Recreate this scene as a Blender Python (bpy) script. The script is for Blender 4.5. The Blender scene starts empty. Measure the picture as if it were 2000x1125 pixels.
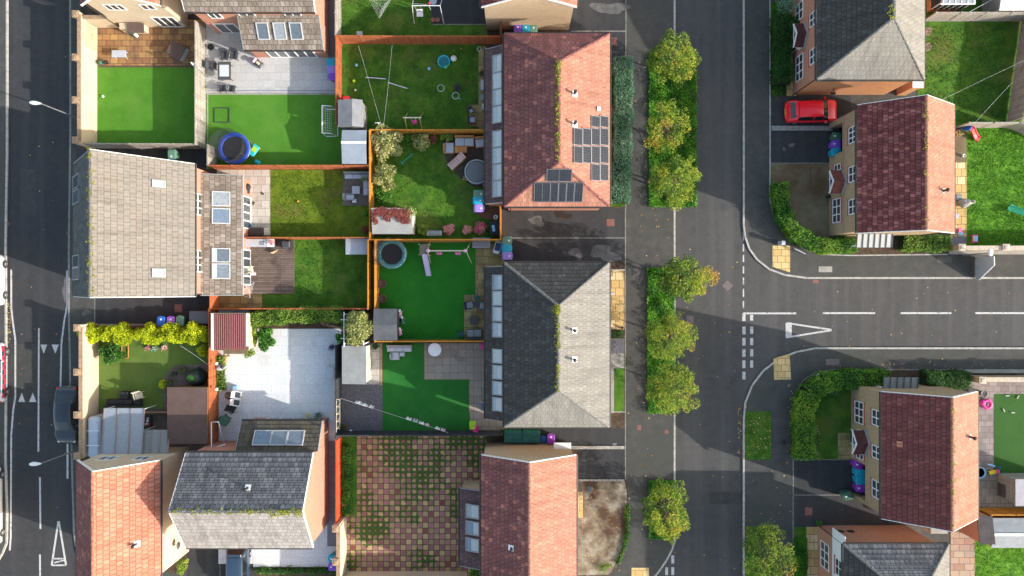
import bpy, math, random
import numpy as np
from mathutils import Vector, Matrix
random.seed(7)
RNG = np.random.default_rng(7)
R = math.radians
SC = bpy.context.scene
COL = SC.collection
CAMH = 55.0
# ---------------- camera ----------------
cam_d = bpy.data.cameras.new("camera"); cam = bpy.data.objects.new("camera", cam_d); COL.objects.link(cam)
cam.location = (0, 0, CAMH); cam.rotation_euler = (0, 0, 0)
cam_d.sensor_width = 36; cam_d.lens = 36 * CAMH / 80.0; cam_d.clip_end = 2000
SC.camera = cam
# ---------------- light ----------------
SUN_EL, SUN_AZ = 23.0, 109.0            # azimuth clockwise from north (+Y)
wd = bpy.data.worlds.new("World"); SC.world = wd; wd.use_nodes = True
wn = wd.node_tree.nodes; sky = wn.new("ShaderNodeTexSky"); sky.sky_type = 'NISHITA'
sky.sun_disc = False; sky.sun_elevation = R(SUN_EL); sky.sun_rotation = R(SUN_AZ)
sky.air_density = 1.0; sky.dust_density = 1.6; sky.ozone_density = 0.8
tint = wn.new("ShaderNodeMix"); tint.data_type = 'RGBA'; tint.blend_type = 'MULTIPLY'; tint.inputs[0].default_value = 1; tint.inputs[7].default_value = (1.07, 1.0, .87, 1)
wd.node_tree.links.new(sky.outputs[0], tint.inputs[6]); wd.node_tree.links.new(tint.outputs[2], wn["Background"].inputs[0]); wn["Background"].inputs[1].default_value = 0.15
sl = bpy.data.lights.new("sun", 'SUN'); sun = bpy.data.objects.new("sun", sl); COL.objects.link(sun)
sl.energy = 2.45; sl.angle = R(0.6); sl.color = (1.0, 0.935, 0.86)
SD = Vector((math.sin(R(SUN_AZ)) * math.cos(R(SUN_EL)), math.cos(R(SUN_AZ)) * math.cos(R(SUN_EL)), math.sin(R(SUN_EL))))
sun.rotation_euler = (-SD).to_track_quat('-Z', 'Y').to_euler(); sun.location = (60, -20, 40)
SC.view_settings.view_transform = 'Standard'; SC.view_settings.look = 'None'
SC.view_settings.exposure = 1.45; SC.view_settings.gamma = 1.0; SC.view_settings.use_curve_mapping = False

# ---------------- coordinates: survey points given at a scale of 25 per metre ----------------
def W(px, py, z=0.0):
    s = (CAMH - z) / CAMH / 25.0
    return Vector(((px - 1000) * s, (562.5 - py) * s, z))
def wr(x0, y0, x1, y1, z=0.0):
    a = W(x0, y1, z); b = W(x1, y0, z)
    return a.x, a.y, b.x, b.y
# ---------------- materials ----------------
MATS = {}
def _base(name):
    m = bpy.data.materials.new(name); m.use_nodes = True
    nt = m.node_tree; return m, nt, nt.nodes, nt.links, nt.nodes["Principled BSDF"]
def ramp(nt, stops, interp='LINEAR'):
    r = nt.nodes.new("ShaderNodeValToRGB"); cr = r.color_ramp; cr.interpolation = interp
    cr.elements[0].position = stops[0][0]; cr.elements[0].color = (*stops[0][1], 1)
    cr.elements[1].position = stops[-1][0]; cr.elements[1].color = (*stops[-1][1], 1)
    for p, c in stops[1:-1]:
        e = cr.elements.new(p); e.color = (*c, 1)
    return r
def noise(nt, vec, scale, detail=4, rough=.6):
    n = nt.nodes.new("ShaderNodeTexNoise"); n.inputs["Scale"].default_value = scale
    n.inputs["Detail"].default_value = detail; n.inputs["Roughness"].default_value = rough
    if vec is not None: nt.links.new(vec, n.inputs["Vector"])
    return n
def mix(nt, fac, a, b, mode='MIX'):
    m = nt.nodes.new("ShaderNodeMix"); m.data_type = 'RGBA'; m.blend_type = mode
    for s, v in ((m.inputs[0], fac), (m.inputs[6], a), (m.inputs[7], b)):
        if isinstance(v, (int, float)): s.default_value = v
        elif isinstance(v, tuple): s.default_value = (*v, 1)
        else: nt.links.new(v, s)
    return m.outputs[2]
def math_(nt, op, a, b=None, clamp=False):
    m = nt.nodes.new("ShaderNodeMath"); m.operation = op; m.use_clamp = clamp
    for s, v in ((m.inputs[0], a), (m.inputs[1], b)):
        if v is None: continue
        if isinstance(v, (int, float)): s.default_value = v
        else: nt.links.new(v, s)
    return m.outputs[0]
def bump(nt, h, strength, dist, bs):
    b = nt.nodes.new("ShaderNodeBump"); b.inputs["Strength"].default_value = strength; b.inputs["Distance"].default_value = dist
    nt.links.new(h, b.inputs["Height"]); nt.links.new(b.outputs[0], bs.inputs["Normal"])
def coords(nt, kind):
    if kind == 'world':
        return nt.nodes.new("ShaderNodeNewGeometry").outputs["Position"]
    return nt.nodes.new("ShaderNodeTexCoord").outputs["Object" if kind == 'object' else "UV"]
def nmat(name, cols, scale=3.0, rough=.9, bstr=.3, bscale=30, big=None, space='world', spec=.3, metal=0, fine=.25, bdist=.02, coat=0):
    """cols: list of colours along a noise ramp; big=(colour, scale, lo, hi) large patches"""
    if name in MATS: return MATS[name]
    m, nt, N, L, bs = _base(name); v = coords(nt, space)
    n1 = noise(nt, v, scale, 6, .65)
    k = len(cols)
    stops = [(0.32 + 0.36 * i / max(1, k - 1), c) for i, c in enumerate(cols)] if k > 1 else [(0, cols[0]), (1, cols[0])]
    c = ramp(nt, stops); L.new(n1.outputs[0], c.inputs[0]); out = c.outputs[0]
    if big:
        n2 = noise(nt, v, big[1], 5, .6)
        f = math_(nt, 'MULTIPLY', math_(nt, 'SUBTRACT', n2.outputs[0], big[2]), 1 / (big[3] - big[2]), True)
        out = mix(nt, f, out, big[0])
    n3 = noise(nt, v, bscale, 3, .7)
    if fine:
        g = ramp(nt, [(.3, (1 - fine,) * 3), (.7, (1 + fine,) * 3)]); L.new(n3.outputs[0], g.inputs[0])
        out = mix(nt, 1.0, out, g.outputs[0], 'MULTIPLY')
    L.new(out, bs.inputs["Base Color"]); bs.inputs["Roughness"].default_value = rough
    bs.inputs["Specular IOR Level"].default_value = spec; bs.inputs["Metallic"].default_value = metal
    bs.inputs["Coat Weight"].default_value = coat
    if bstr: bump(nt, n3.outputs[0], bstr, bdist, bs)
    MATS[name] = m; return m
def bmat(name, tiles, mortar, bw, rh, ms=.012, offset=.5, rough=.9, bstr=.5, stain=None, grime=None, freq=2, squash=1.0, noise_amt=.2, rot=False, spec=.3, msmooth=.1):
    """brick / tile / slab / board pattern in metres on the UV; tiles = ramp stops of per-tile random value"""
    if name in MATS: return MATS[name]
    m, nt, N, L, bs = _base(name); v = coords(nt, 'uv')
    if rot:
        mp = N.new("ShaderNodeMapping"); mp.inputs["Rotation"].default_value = (0, 0, R(90)); L.new(v, mp.inputs[0]); v = mp.outputs[0]
    b = N.new("ShaderNodeTexBrick"); L.new(v, b.inputs["Vector"])
    b.offset = offset; b.offset_frequency = freq; b.squash = squash
    b.inputs["Color1"].default_value = (0, 0, 0, 1); b.inputs["Color2"].default_value = (1, 1, 1, 1); b.inputs["Mortar"].default_value = (.5, .5, .5, 1)
    b.inputs["Scale"].default_value = 1; b.inputs["Mortar Size"].default_value = ms; b.inputs["Mortar Smooth"].default_value = msmooth
    b.inputs["Brick Width"].default_value = bw; b.inputs["Row Height"].default_value = rh; b.inputs["Bias"].default_value = 0
    r = ramp(nt, tiles); L.new(b.outputs["Color"], r.inputs[0]); out = r.outputs[0]
    n3 = noise(nt, v, 9, 5, .7)
    g = ramp(nt, [(.3, (1 - noise_amt,) * 3), (.7, (1 + noise_amt,) * 3)]); L.new(n3.outputs[0], g.inputs[0])
    out = mix(nt, 1.0, out, g.outputs[0], 'MULTIPLY')
    if stain:
        for (c, sc, lo, hi) in (stain if isinstance(stain, list) else [stain]):
            n2 = noise(nt, v, sc, 5, .65)
            f = math_(nt, 'MULTIPLY', math_(nt, 'SUBTRACT', n2.outputs[0], lo), 1 / (hi - lo), True)
            out = mix(nt, f, out, c)
    out = mix(nt, b.outputs["Fac"], out, mortar)
    if grime:
        c, sc, lo, hi = grime
        n2 = noise(nt, v, sc, 8, .75)
        f = math_(nt, 'MULTIPLY', math_(nt, 'SUBTRACT', n2.outputs[0], lo), 1 / (hi - lo), True)
        out = mix(nt, f, out, c)
    L.new(out, bs.inputs["Base Color"]); bs.inputs["Roughness"].default_value = rough; bs.inputs["Specular IOR Level"].default_value = spec
    inv = math_(nt, 'SUBTRACT', 1.0, b.outputs["Fac"])
    h = math_(nt, 'ADD', inv, math_(nt, 'MULTIPLY', n3.outputs[0], .4))
    bump(nt, h, bstr, .015, bs)
    MATS[name] = m; return m
def pmat(name, c, rough=.5, metal=0, spec=.5, coat=0, var=.08, alpha=1, trans=0):
    if name in MATS: return MATS[name]
    m, nt, N, L, bs = _base(name); v = coords(nt, 'object')
    n = noise(nt, v, 6, 5, .7); g = ramp(nt, [(.3, tuple(x * (1 - var) for x in c)), (.7, tuple(min(1, x * (1 + var)) for x in c))])
    L.new(n.outputs[0], g.inputs[0]); L.new(g.outputs[0], bs.inputs["Base Color"])
    rr = math_(nt, 'ADD', rough * .85, math_(nt, 'MULTIPLY', n.outputs[0], rough * .3)); L.new(rr, bs.inputs["Roughness"])
    bs.inputs["Metallic"].default_value = metal; bs.inputs["Specular IOR Level"].default_value = spec
    bs.inputs["Coat Weight"].default_value = coat; bs.inputs["Coat Roughness"].default_value = .05
    bs.inputs["Alpha"].default_value = alpha; bs.inputs["Transmission Weight"].default_value = trans
    MATS[name] = m; return m
def lmat(name, stops, trans=.3):
    """leaves: per-leaf random value picks the colour"""
    if name in MATS: return MATS[name]
    m, nt, N, L, bs = _base(name)
    a = N.new("ShaderNodeAttribute"); a.attribute_name = "rnd"
    r = ramp(nt, stops); L.new(a.outputs["Fac"], r.inputs[0])
    L.new(r.outputs[0], bs.inputs["Base Color"]); bs.inputs["Roughness"].default_value = .6; bs.inputs["Specular IOR Level"].default_value = .3
    t = N.new("ShaderNodeBsdfTranslucent"); L.new(r.outputs[0], t.inputs[0])
    mx = N.new("ShaderNodeMixShader"); mx.inputs[0].default_value = trans
    L.new(bs.outputs[0], mx.inputs[1]); L.new(t.outputs[0], mx.inputs[2]); L.new(mx.outputs[0], N["Material Output"].inputs[0])
    MATS[name] = m; return m

# ---------------- object helpers ----------------
def tag(o, label, cat=None, group=None, kind=None):
    if label: o["label"] = label
    if cat: o["category"] = cat
    if group: o["group"] = group
    if kind: o["kind"] = kind
    return o
def thing(name, label, cat, loc=(0, 0, 0), rz=0.0, group=None):
    o = bpy.data.objects.new(name, None); COL.objects.link(o); o.empty_display_size = .2
    o.location = loc; o.rotation_euler = (0, 0, rz); tag(o, label, cat, group); return o
def world_m(o):
    m = Matrix.Identity(4)
    while o is not None:
        m = Matrix.LocRotScale(o.location, o.rotation_euler, o.scale) @ m; o = o.parent
    return m
class MB:
    def __init__(s): s.v = []; s.f = []; s.uv = []; s.sm = []
    def poly(s, pts, uv=None, smooth=False):
        i = len(s.v); s.v += [tuple(p) for p in pts]; s.f.append(tuple(range(i, i + len(pts)))); s.uv.append(uv); s.sm.append(smooth)
    def quads(s, vs, fs, smooth=False):
        i = len(s.v); s.v += [tuple(p) for p in vs]
        for f in fs: s.f.append(tuple(i + k for k in f)); s.uv.append(None); s.sm.append(smooth)
    def hexa(s, c):   # c: 4 bottom, 4 top (ccw)
        s.quads(c, [(3, 2, 1, 0), (4, 5, 6, 7), (0, 1, 5, 4), (1, 2, 6, 5), (2, 3, 7, 6), (3, 0, 4, 7)])
    def box(s, x0, y0, z0, x1, y1, z1, tx=0, ty=0):
        s.hexa([(x0, y0, z0), (x1, y0, z0), (x1, y1, z0), (x0, y1, z0), (x0 + tx, y0 + ty, z1), (x1 - tx, y0 + ty, z1), (x1 - tx, y1 - ty, z1), (x0 + tx, y1 - ty, z1)])
    def cbox(s, cx, cy, cz, w, d, h, a=0.0):
        c, n = math.cos(a), math.sin(a); P = []
        for z in (cz - h / 2, cz + h / 2):
            for x, y in ((-w / 2, -d / 2), (w / 2, -d / 2), (w / 2, d / 2), (-w / 2, d / 2)):
                P.append((cx + x * c - y * n, cy + x * n + y * c, z))
        s.hexa(P)
    def rbox(s, cx, cy, cz, w, d, h, r=.04, a=0.0):   # box with chamfered edges
        ca, sa = math.cos(a), math.sin(a)
        def ring(ww, dd, z, rr):
            pts = [(-ww / 2 + rr, -dd / 2), (ww / 2 - rr, -dd / 2), (ww / 2, -dd / 2 + rr), (ww / 2, dd / 2 - rr), (ww / 2 - rr, dd / 2), (-ww / 2 + rr, dd / 2), (-ww / 2, dd / 2 - rr), (-ww / 2, -dd / 2 + rr)]
            return [(cx + x * ca - y * sa, cy + x * sa + y * ca, z) for x, y in pts]
        s.loft([ring(w - 2 * r, d - 2 * r, cz - h / 2, r * .5), ring(w, d, cz - h / 2 + r, r), ring(w, d, cz + h / 2 - r, r), ring(w - 2 * r, d - 2 * r, cz + h / 2, r * .5)])
    def prism(s, pts, z0, z1):
        n = len(pts); ar = sum(pts[i][0] * pts[(i + 1) % n][1] - pts[(i + 1) % n][0] * pts[i][1] for i in range(n))
        if ar < 0: pts = pts[::-1]
        s.poly([(p[0], p[1], z1) for p in pts]); s.poly([(p[0], p[1], z0) for p in pts[::-1]])
        for i in range(n):
            a, b = pts[i], pts[(i + 1) % n]
            s.poly([(a[0], a[1], z0), (b[0], b[1], z0), (b[0], b[1], z1), (a[0], a[1], z1)])
    def tube(s, pts, r, n=6, cap=True, r2=None):
        pts = [Vector(p) for p in pts]; rings = []
        for i, p in enumerate(pts):
            d = (pts[min(i + 1, len(pts) - 1)] - pts[max(i - 1, 0)]).normalized()
            a = d.cross(Vector((0, 0, 1))); a = Vector((1, 0, 0)) if a.length < 1e-3 else a.normalized(); b = a.cross(d)
            rr = r if r2 is None else r + (r2 - r) * i / (len(pts) - 1)
            rings.append([p + (a * math.cos(2 * math.pi * k / n) + b * math.sin(2 * math.pi * k / n)) * rr for k in range(n)])
        s.loft(rings, cap, n > 6)
    def loft(s, rings, cap=True, smooth=False):
        n = len(rings[0]); vs = [p for r in rings for p in r]; fs = []
        for i in range(len(rings) - 1):
            for k in range(n):
                a, b = i * n + k, i * n + (k + 1) % n; fs.append((a, b, b + n, a + n))
        s.quads(vs, fs, smooth)
        if cap:
            s.poly(list(rings[0])[::-1]); s.poly(rings[-1])
    def lathe(s, cx, cy, prof, n=20, smooth=True, cap=True):   # prof [(r,z)]
        s.loft([[(cx + r * math.cos(2 * math.pi * k / n), cy + r * math.sin(2 * math.pi * k / n), z) for k in range(n)] for r, z in prof], cap, smooth)
    def torus(s, cx, cy, cz, Rr, r, n=32, m=6, axis='z'):
        vs = []; fs = []
        for i in range(n):
            a = 2 * math.pi * i / n
            for j in range(m):
                b = 2 * math.pi * j / m; q = Rr + r * math.cos(b); h = r * math.sin(b)
                vs.append((cx + q * math.cos(a), cy + q * math.sin(a), cz + h) if axis == 'z' else (cx + q * math.cos(a), cy + h, cz + q * math.sin(a)))
        for i in range(n):
            for j in range(m): fs.append((i * m + j, ((i + 1) % n) * m + j, ((i + 1) % n) * m + (j + 1) % m, i * m + (j + 1) % m))
        s.quads(vs, fs, True)
    def blob(s, c, r, n=8, m=5, j=.15, sq=(1, 1, 1)):
        vs = []; fs = []
        for i in range(m + 1):
            t = math.pi * i / m
            for k in range(n):
                a = 2 * math.pi * k / n; q = r * (1 + random.uniform(-j, j))
                vs.append((c[0] + q * math.sin(t) * math.cos(a) * sq[0], c[1] + q * math.sin(t) * math.sin(a) * sq[1], c[2] + q * math.cos(t) * sq[2]))
        for i in range(m):
            for k in range(n): fs.append((i * n + k, (i + 1) * n + k, (i + 1) * n + (k + 1) % n, i * n + (k + 1) % n))
        s.quads(vs, fs, True)
    def build(s, name, mat, parent=None, world=False, label=None, bevel=0):
        me = bpy.data.meshes.new(name); V = s.v
        if parent is not None and world:
            mi = world_m(parent).inverted(); V = [tuple(mi @ Vector(p)) for p in V]
        me.from_pydata(V, [], s.f); me.materials.append(mat)
        uvl = me.uv_layers.new(name="uv"); data = []
        for p, f, uv in zip(me.polygons, s.f, s.uv):
            if uv is not None:
                for q in uv: data += [q[0], q[1]]
                continue
            n = p.normal
            if abs(n.z) > .98: u = Vector((1, 0, 0)); w = Vector((0, 1, 0))
            else:
                u = Vector((0, 0, 1)).cross(n).normalized(); w = n.cross(u)
            for k in f:
                q = Vector(s.v[k]); data += [q.dot(u), q.dot(w)]
        uvl.data.foreach_set("uv", data)
        me.polygons.foreach_set("use_smooth", s.sm)
        o = bpy.data.objects.new(name, me); COL.objects.link(o)
        if parent is not None: o.parent = parent
        if label: o["label"] = label
        if bevel:
            b = o.modifiers.new("bevel", 'BEVEL'); b.width = bevel; b.segments = 2; b.limit_method = 'ANGLE'
        return o
def slab(name, pts, z, mat, kind='structure', z0=-.25, label=None, raw=False):
    """ground surface: prism whose top lies at z; pts at survey scale"""
    b = MB(); P = pts if raw else [W(*p)[:2] for p in pts]
    b.prism([tuple(p)[:2] for p in P], z0, z); o = b.build(name, mat); o["kind"] = kind
    if label: o["label"] = label
    return o
def rslab(name, x0, y0, x1, y1, z, mat, **k): return slab(name, [(x0, y0), (x1, y0), (x1, y1), (x0, y1)], z, mat, **k)
def strip_pts(pts, w):
    """offset polyline (world xy) into a closed strip"""
    P = [Vector(p[:2]) for p in pts]; Lf = []; Rt = []
    for i, p in enumerate(P):
        d = (P[min(i + 1, len(P) - 1)] - P[max(i - 1, 0)]).normalized(); n = Vector((-d.y, d.x))
        Lf.append(p + n * w / 2); Rt.append(p - n * w / 2)
    return Lf, Rt
def strip(name, pts, w, z, mat, z0=-.25, seg=None, kind='structure', gap=.012):
    """kerb / painted line along survey points; seg = stone length"""
    b = MB(); P = [W(*p) for p in pts]
    if seg:   # resample to stones
        Q = [P[0]]
        for a, c in zip(P, P[1:]):
            n = max(1, round((c - a).length / seg))
            for k in range(1, n + 1): Q.append(a.lerp(c, k / n))
        P = Q
    L_, R_ = strip_pts(P, w)
    for i in range(len(P) - 1):
        a, b2, c, d = R_[i], R_[i + 1], L_[i + 1], L_[i]
        if seg:
            t = min(.4, gap / max(.05, (b2 - a).length)); a, b2 = a.lerp(b2, t), b2.lerp(a, t); d, c = d.lerp(c, t), c.lerp(d, t)
        b.hexa([(*a, z0), (*b2, z0), (*c, z0), (*d, z0), (*a, z), (*b2, z), (*c, z), (*d, z)])
    o = b.build(name, mat); o["kind"] = kind; return o
# ---------------- leaves ----------------
def leafmesh(name, P, size, rnd, mat, parent=None, world=True, up=.5, kind=None):
    """P: Nx3 centres, each leaf one quad with its own direction"""
    P = np.asarray(P, dtype=np.float64); n = len(P)
    if parent is not None and world: P = P - np.array(world_m(parent).translation)
    size = np.broadcast_to(np.asarray(size, dtype=float), (n,)) * RNG.uniform(.6, 1.3, n)
    N = RNG.normal(size=(n, 3)); N /= np.linalg.norm(N, axis=1)[:, None]; N[:, 2] = np.abs(N[:, 2]) + up; N /= np.linalg.norm(N, axis=1)[:, None]
    A = np.cross(N, RNG.normal(size=(n, 3))); A /= np.linalg.norm(A, axis=1)[:, None]; B = np.cross(N, A)
    a = A * size[:, None] * .5; b = B * size[:, None] * .32
    V = np.stack([P - a, P + b - a * .1, P + a, P - b - a * .1], 1).reshape(-1, 3)
    me = bpy.data.meshes.new(name); me.vertices.add(4 * n); me.vertices.foreach_set("co", V.ravel())
    me.loops.add(4 * n); me.loops.foreach_set("vertex_index", np.arange(4 * n, dtype=np.int32))
    me.polygons.add(n); me.polygons.foreach_set("loop_start", np.arange(0, 4 * n, 4, dtype=np.int32)); me.polygons.foreach_set("loop_total", np.full(n, 4, dtype=np.int32))
    me.update(calc_edges=True); me.materials.append(mat)
    at = me.attributes.new("rnd", 'FLOAT', 'FACE'); at.data.foreach_set("value", np.clip(np.broadcast_to(rnd, (n,)), 0, 1).astype(np.float32))
    o = bpy.data.objects.new(name, me); COL.objects.link(o)
    if parent is not None: o.parent = parent
    if kind: o["kind"] = kind
    return o
def clump_points(centres, radii, per, squash=.8):
    out = []; cid = []
    for i, (c, r) in enumerate(zip(centres, radii)):
        k = int(per * (r / .5) ** 2) if r > 0 else per
        d = RNG.normal(size=(k, 3)); d /= np.linalg.norm(d, axis=1)[:, None]; q = r * RNG.uniform(.35, 1, k) ** .5
        pts = np.array(c) + d * q[:, None] * np.array([1, 1, squash]); out.append(pts); cid.append(np.full(k, i))
    return np.concatenate(out), np.concatenate(cid)
# ---------------- material library ----------------
ASPH = nmat('road_asphalt', [(.060, .059, .059), (.086, .083, .080)], 1.5, .92, .5, 60, big=((.048, .048, .050), .12, .45, .7), fine=.35)
ASPD = nmat('dark_asphalt', [(.030, .031, .034), (.046, .046, .048)], 1.2, .9, .5, 70, big=((.060, .055, .050), .25, .55, .75), fine=.3)
def road_mat(name, c0, c1, track, axis):
    m, nt, N, L, bs = _base(name); v = coords(nt, 'world'); n1 = noise(nt, v, 1.5, 6, .7); r = ramp(nt, [(.3, c0), (.7, c1)]); L.new(n1.outputs[0], r.inputs[0])
    mp = N.new("ShaderNodeMapping"); L.new(v, mp.inputs[0]); mp.inputs["Scale"].default_value = (1.1, .035, 1) if axis == 'y' else (.035, 1.1, 1)
    n2 = noise(nt, mp.outputs[0], 1.0, 3, .5); f = math_(nt, 'MULTIPLY', math_(nt, 'SUBTRACT', n2.outputs[0], .46), 5, True); out = mix(nt, math_(nt, 'MULTIPLY', f, .55), r.outputs[0], track)
    vo = N.new("ShaderNodeTexVoronoi"); vo.feature = 'DISTANCE_TO_EDGE'; vo.inputs["Scale"].default_value = .16; n4 = noise(nt, v, .9, 6, .7)
    wv = N.new("ShaderNodeVectorMath"); wv.operation = 'ADD'; L.new(v, wv.inputs[0]); L.new(n4.outputs["Color"], wv.inputs[1]); L.new(wv.outputs[0], vo.inputs["Vector"])
    cr = math_(nt, 'LESS_THAN', vo.outputs["Distance"], .0045); n5 = noise(nt, v, .12, 2, .5); cr = math_(nt, 'MULTIPLY', cr, math_(nt, 'GREATER_THAN', n5.outputs[0], .52)); out = mix(nt, math_(nt, 'MULTIPLY', cr, .12), out, (.02, .02, .02))
    n6 = noise(nt, v, .5, 4, .7); f = math_(nt, 'MULTIPLY', math_(nt, 'SUBTRACT', n6.outputs[0], .60), 6, True); out = mix(nt, math_(nt, 'MULTIPLY', f, .5), out, tuple(x * .6 for x in c0))
    n3 = noise(nt, v, 45, 3, .8); g = ramp(nt, [(.3, (.68,) * 3), (.7, (1.32,) * 3)]); L.new(n3.outputs[0], g.inputs[0]); out = mix(nt, 1.0, out, g.outputs[0], 'MULTIPLY')
    L.new(out, bs.inputs["Base Color"]); bs.inputs["Roughness"].default_value = .9; bs.inputs["Specular IOR Level"].default_value = .3; bump(nt, n3.outputs[0], .5, .02, bs); return m
ASPH = road_mat('road_asphalt_worn', (.060, .059, .058), (.082, .080, .077), (.105, .102, .098), 'y')
ASPD = road_mat('back_road_asphalt', (.034, .035, .038), (.050, .050, .052), (.062, .062, .062), 'y')
PAVE = nmat('footpath_asphalt', [(.055, .055, .053), (.086, .084, .077)], 1.3, .92, .5, 55, big=((.062, .066, .056), .2, .45, .7), fine=.35)
DRIED = nmat('dried_patch', [(.075, .075, .073), (.15, .15, .148)], 2.5, .9, .3, 60)
KERB = nmat('kerb_stone', [(.30, .29, .26), (.50, .48, .44)], 3, .9, .3, 20, fine=.2)
EDGE = nmat('edging_stone', [(.16, .155, .14), (.28, .27, .24)], 3, .9, .3, 20)
PAINT = nmat('road_paint', [(.42, .415, .41), (.66, .65, .64)], 5, .8, .2, 40, big=((.20, .20, .20), 5, .50, .66), fine=.3)
SOIL = nmat('soil', [(.045, .030, .020), (.11, .075, .05)], 3, .95, .8, 25)
EARTH = nmat('ground_earth', [(.06, .05, .04), (.10, .09, .07)], .5, .95, .4, 20)
DRYG = nmat('dry_grass', [(.10, .072, .05), (.23, .185, .13), (.36, .33, .28)], 1.1, .97, .9, 22, big=((.085, .05, .032), .35, .48, .6), fine=.4)
TURF = nmat('artificial_turf', [(.055, .185, .013), (.080, .235, .020)], .7, .9, .5, 70, fine=.25, big=((.095, .225, .028), .45, .50, .75))
TURF2 = nmat('artificial_turf_deep', [(.014, .125, .016), (.024, .165, .024)], .6, .9, .5, 70, fine=.25, big=((.035, .165, .03), .5, .50, .75))
TURF3 = nmat('artificial_turf_olive', [(.085, .145, .026), (.120, .185, .036)], .9, .9, .5, 60, fine=.2)
LAWN = nmat('lawn_grass', [(.030, .095, .008), (.055, .150, .012), (.105, .205, .018)], 1.0, .95, 1.0, 28, big=((.115, .150, .028), .35, .50, .68), fine=.45, bdist=.05)
LAWNY = nmat('lawn_grass_yellow', [(.060, .115, .006), (.110, .175, .010), (.165, .215, .018)], 1.3, .95, 1.0, 26, big=((.15, .14, .03), .6, .52, .7), fine=.45, bdist=.05)
LAWNB = nmat('lawn_grass_bright', [(.030, .120, .006), (.075, .22, .010), (.150, .34, .022)], 2.2, .95, 1.0, 18, fine=.5, bdist=.08)
COVER = nmat('cover_soil', [(.010, .035, .006), (.025, .070, .010)], 2.0, .95, 1.0, 15, fine=.5)
GRAVEL = nmat('slate_gravel', [(.09, .085, .10), (.17, .165, .185)], 9, .9, 1.0, 24, fine=.6, bdist=.05)
WHITEPV = bmat('white_paving', [(0, (.62, .64, .65)), (1, (.68, .70, .71))], (.52, .535, .55), .75, .75, .011, stain=((.46, .46, .45), .5, .55, .8))
GREYPV = bmat('grey_paving', [(0, (.44, .44, .435)), (1, (.50, .50, .495))], (.33, .33, .33), .9, .6, .010, stain=((.38, .38, .37), .5, .52, .75))
TANPV = bmat('tan_paving', [(0, (.28, .235, .19)), (1, (.34, .29, .24))], (.13, .11, .09), .6, .6, .012, offset=0, stain=((.15, .13, .11), .6, .55, .75))
SANDPV = bmat('sand_paving', [(0, (.46, .31, .11)), (.6, (.58, .40, .17)), (1, (.70, .55, .32))], (.18, .12, .06), .62, .62, .02, stain=((.30, .21, .09), 1.2, .55, .75))
SANDDK = bmat('weathered_sand_paving', [(0, (.26, .20, .08)), (1, (.40, .31, .14))], (.12, .10, .05), .9, .62, .02, stain=((.16, .13, .06), 1.0, .45, .7))
ORGPV = bmat('rustic_paving', [(0, (.23, .12, .06)), (.5, (.33, .18, .08)), (1, (.42, .26, .10))], (.10, .06, .04), .62, .46, .022, stain=((.11, .07, .06), .5, .48, .66))
CREAMPV = bmat('cream_paving', [(0, (.42, .38, .33)), (1, (.55, .50, .44))], (.25, .22, .19), .62, .62, .014, stain=((.27, .22, .16), 1.1, .55, .75))
BROWNPV = bmat('brown_block_paving', [(0, (.13, .10, .085)), (1, (.19, .15, .125))], (.09, .07, .06), .6, .45, .012, stain=((.22, .18, .15), .7, .55, .75))
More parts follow.
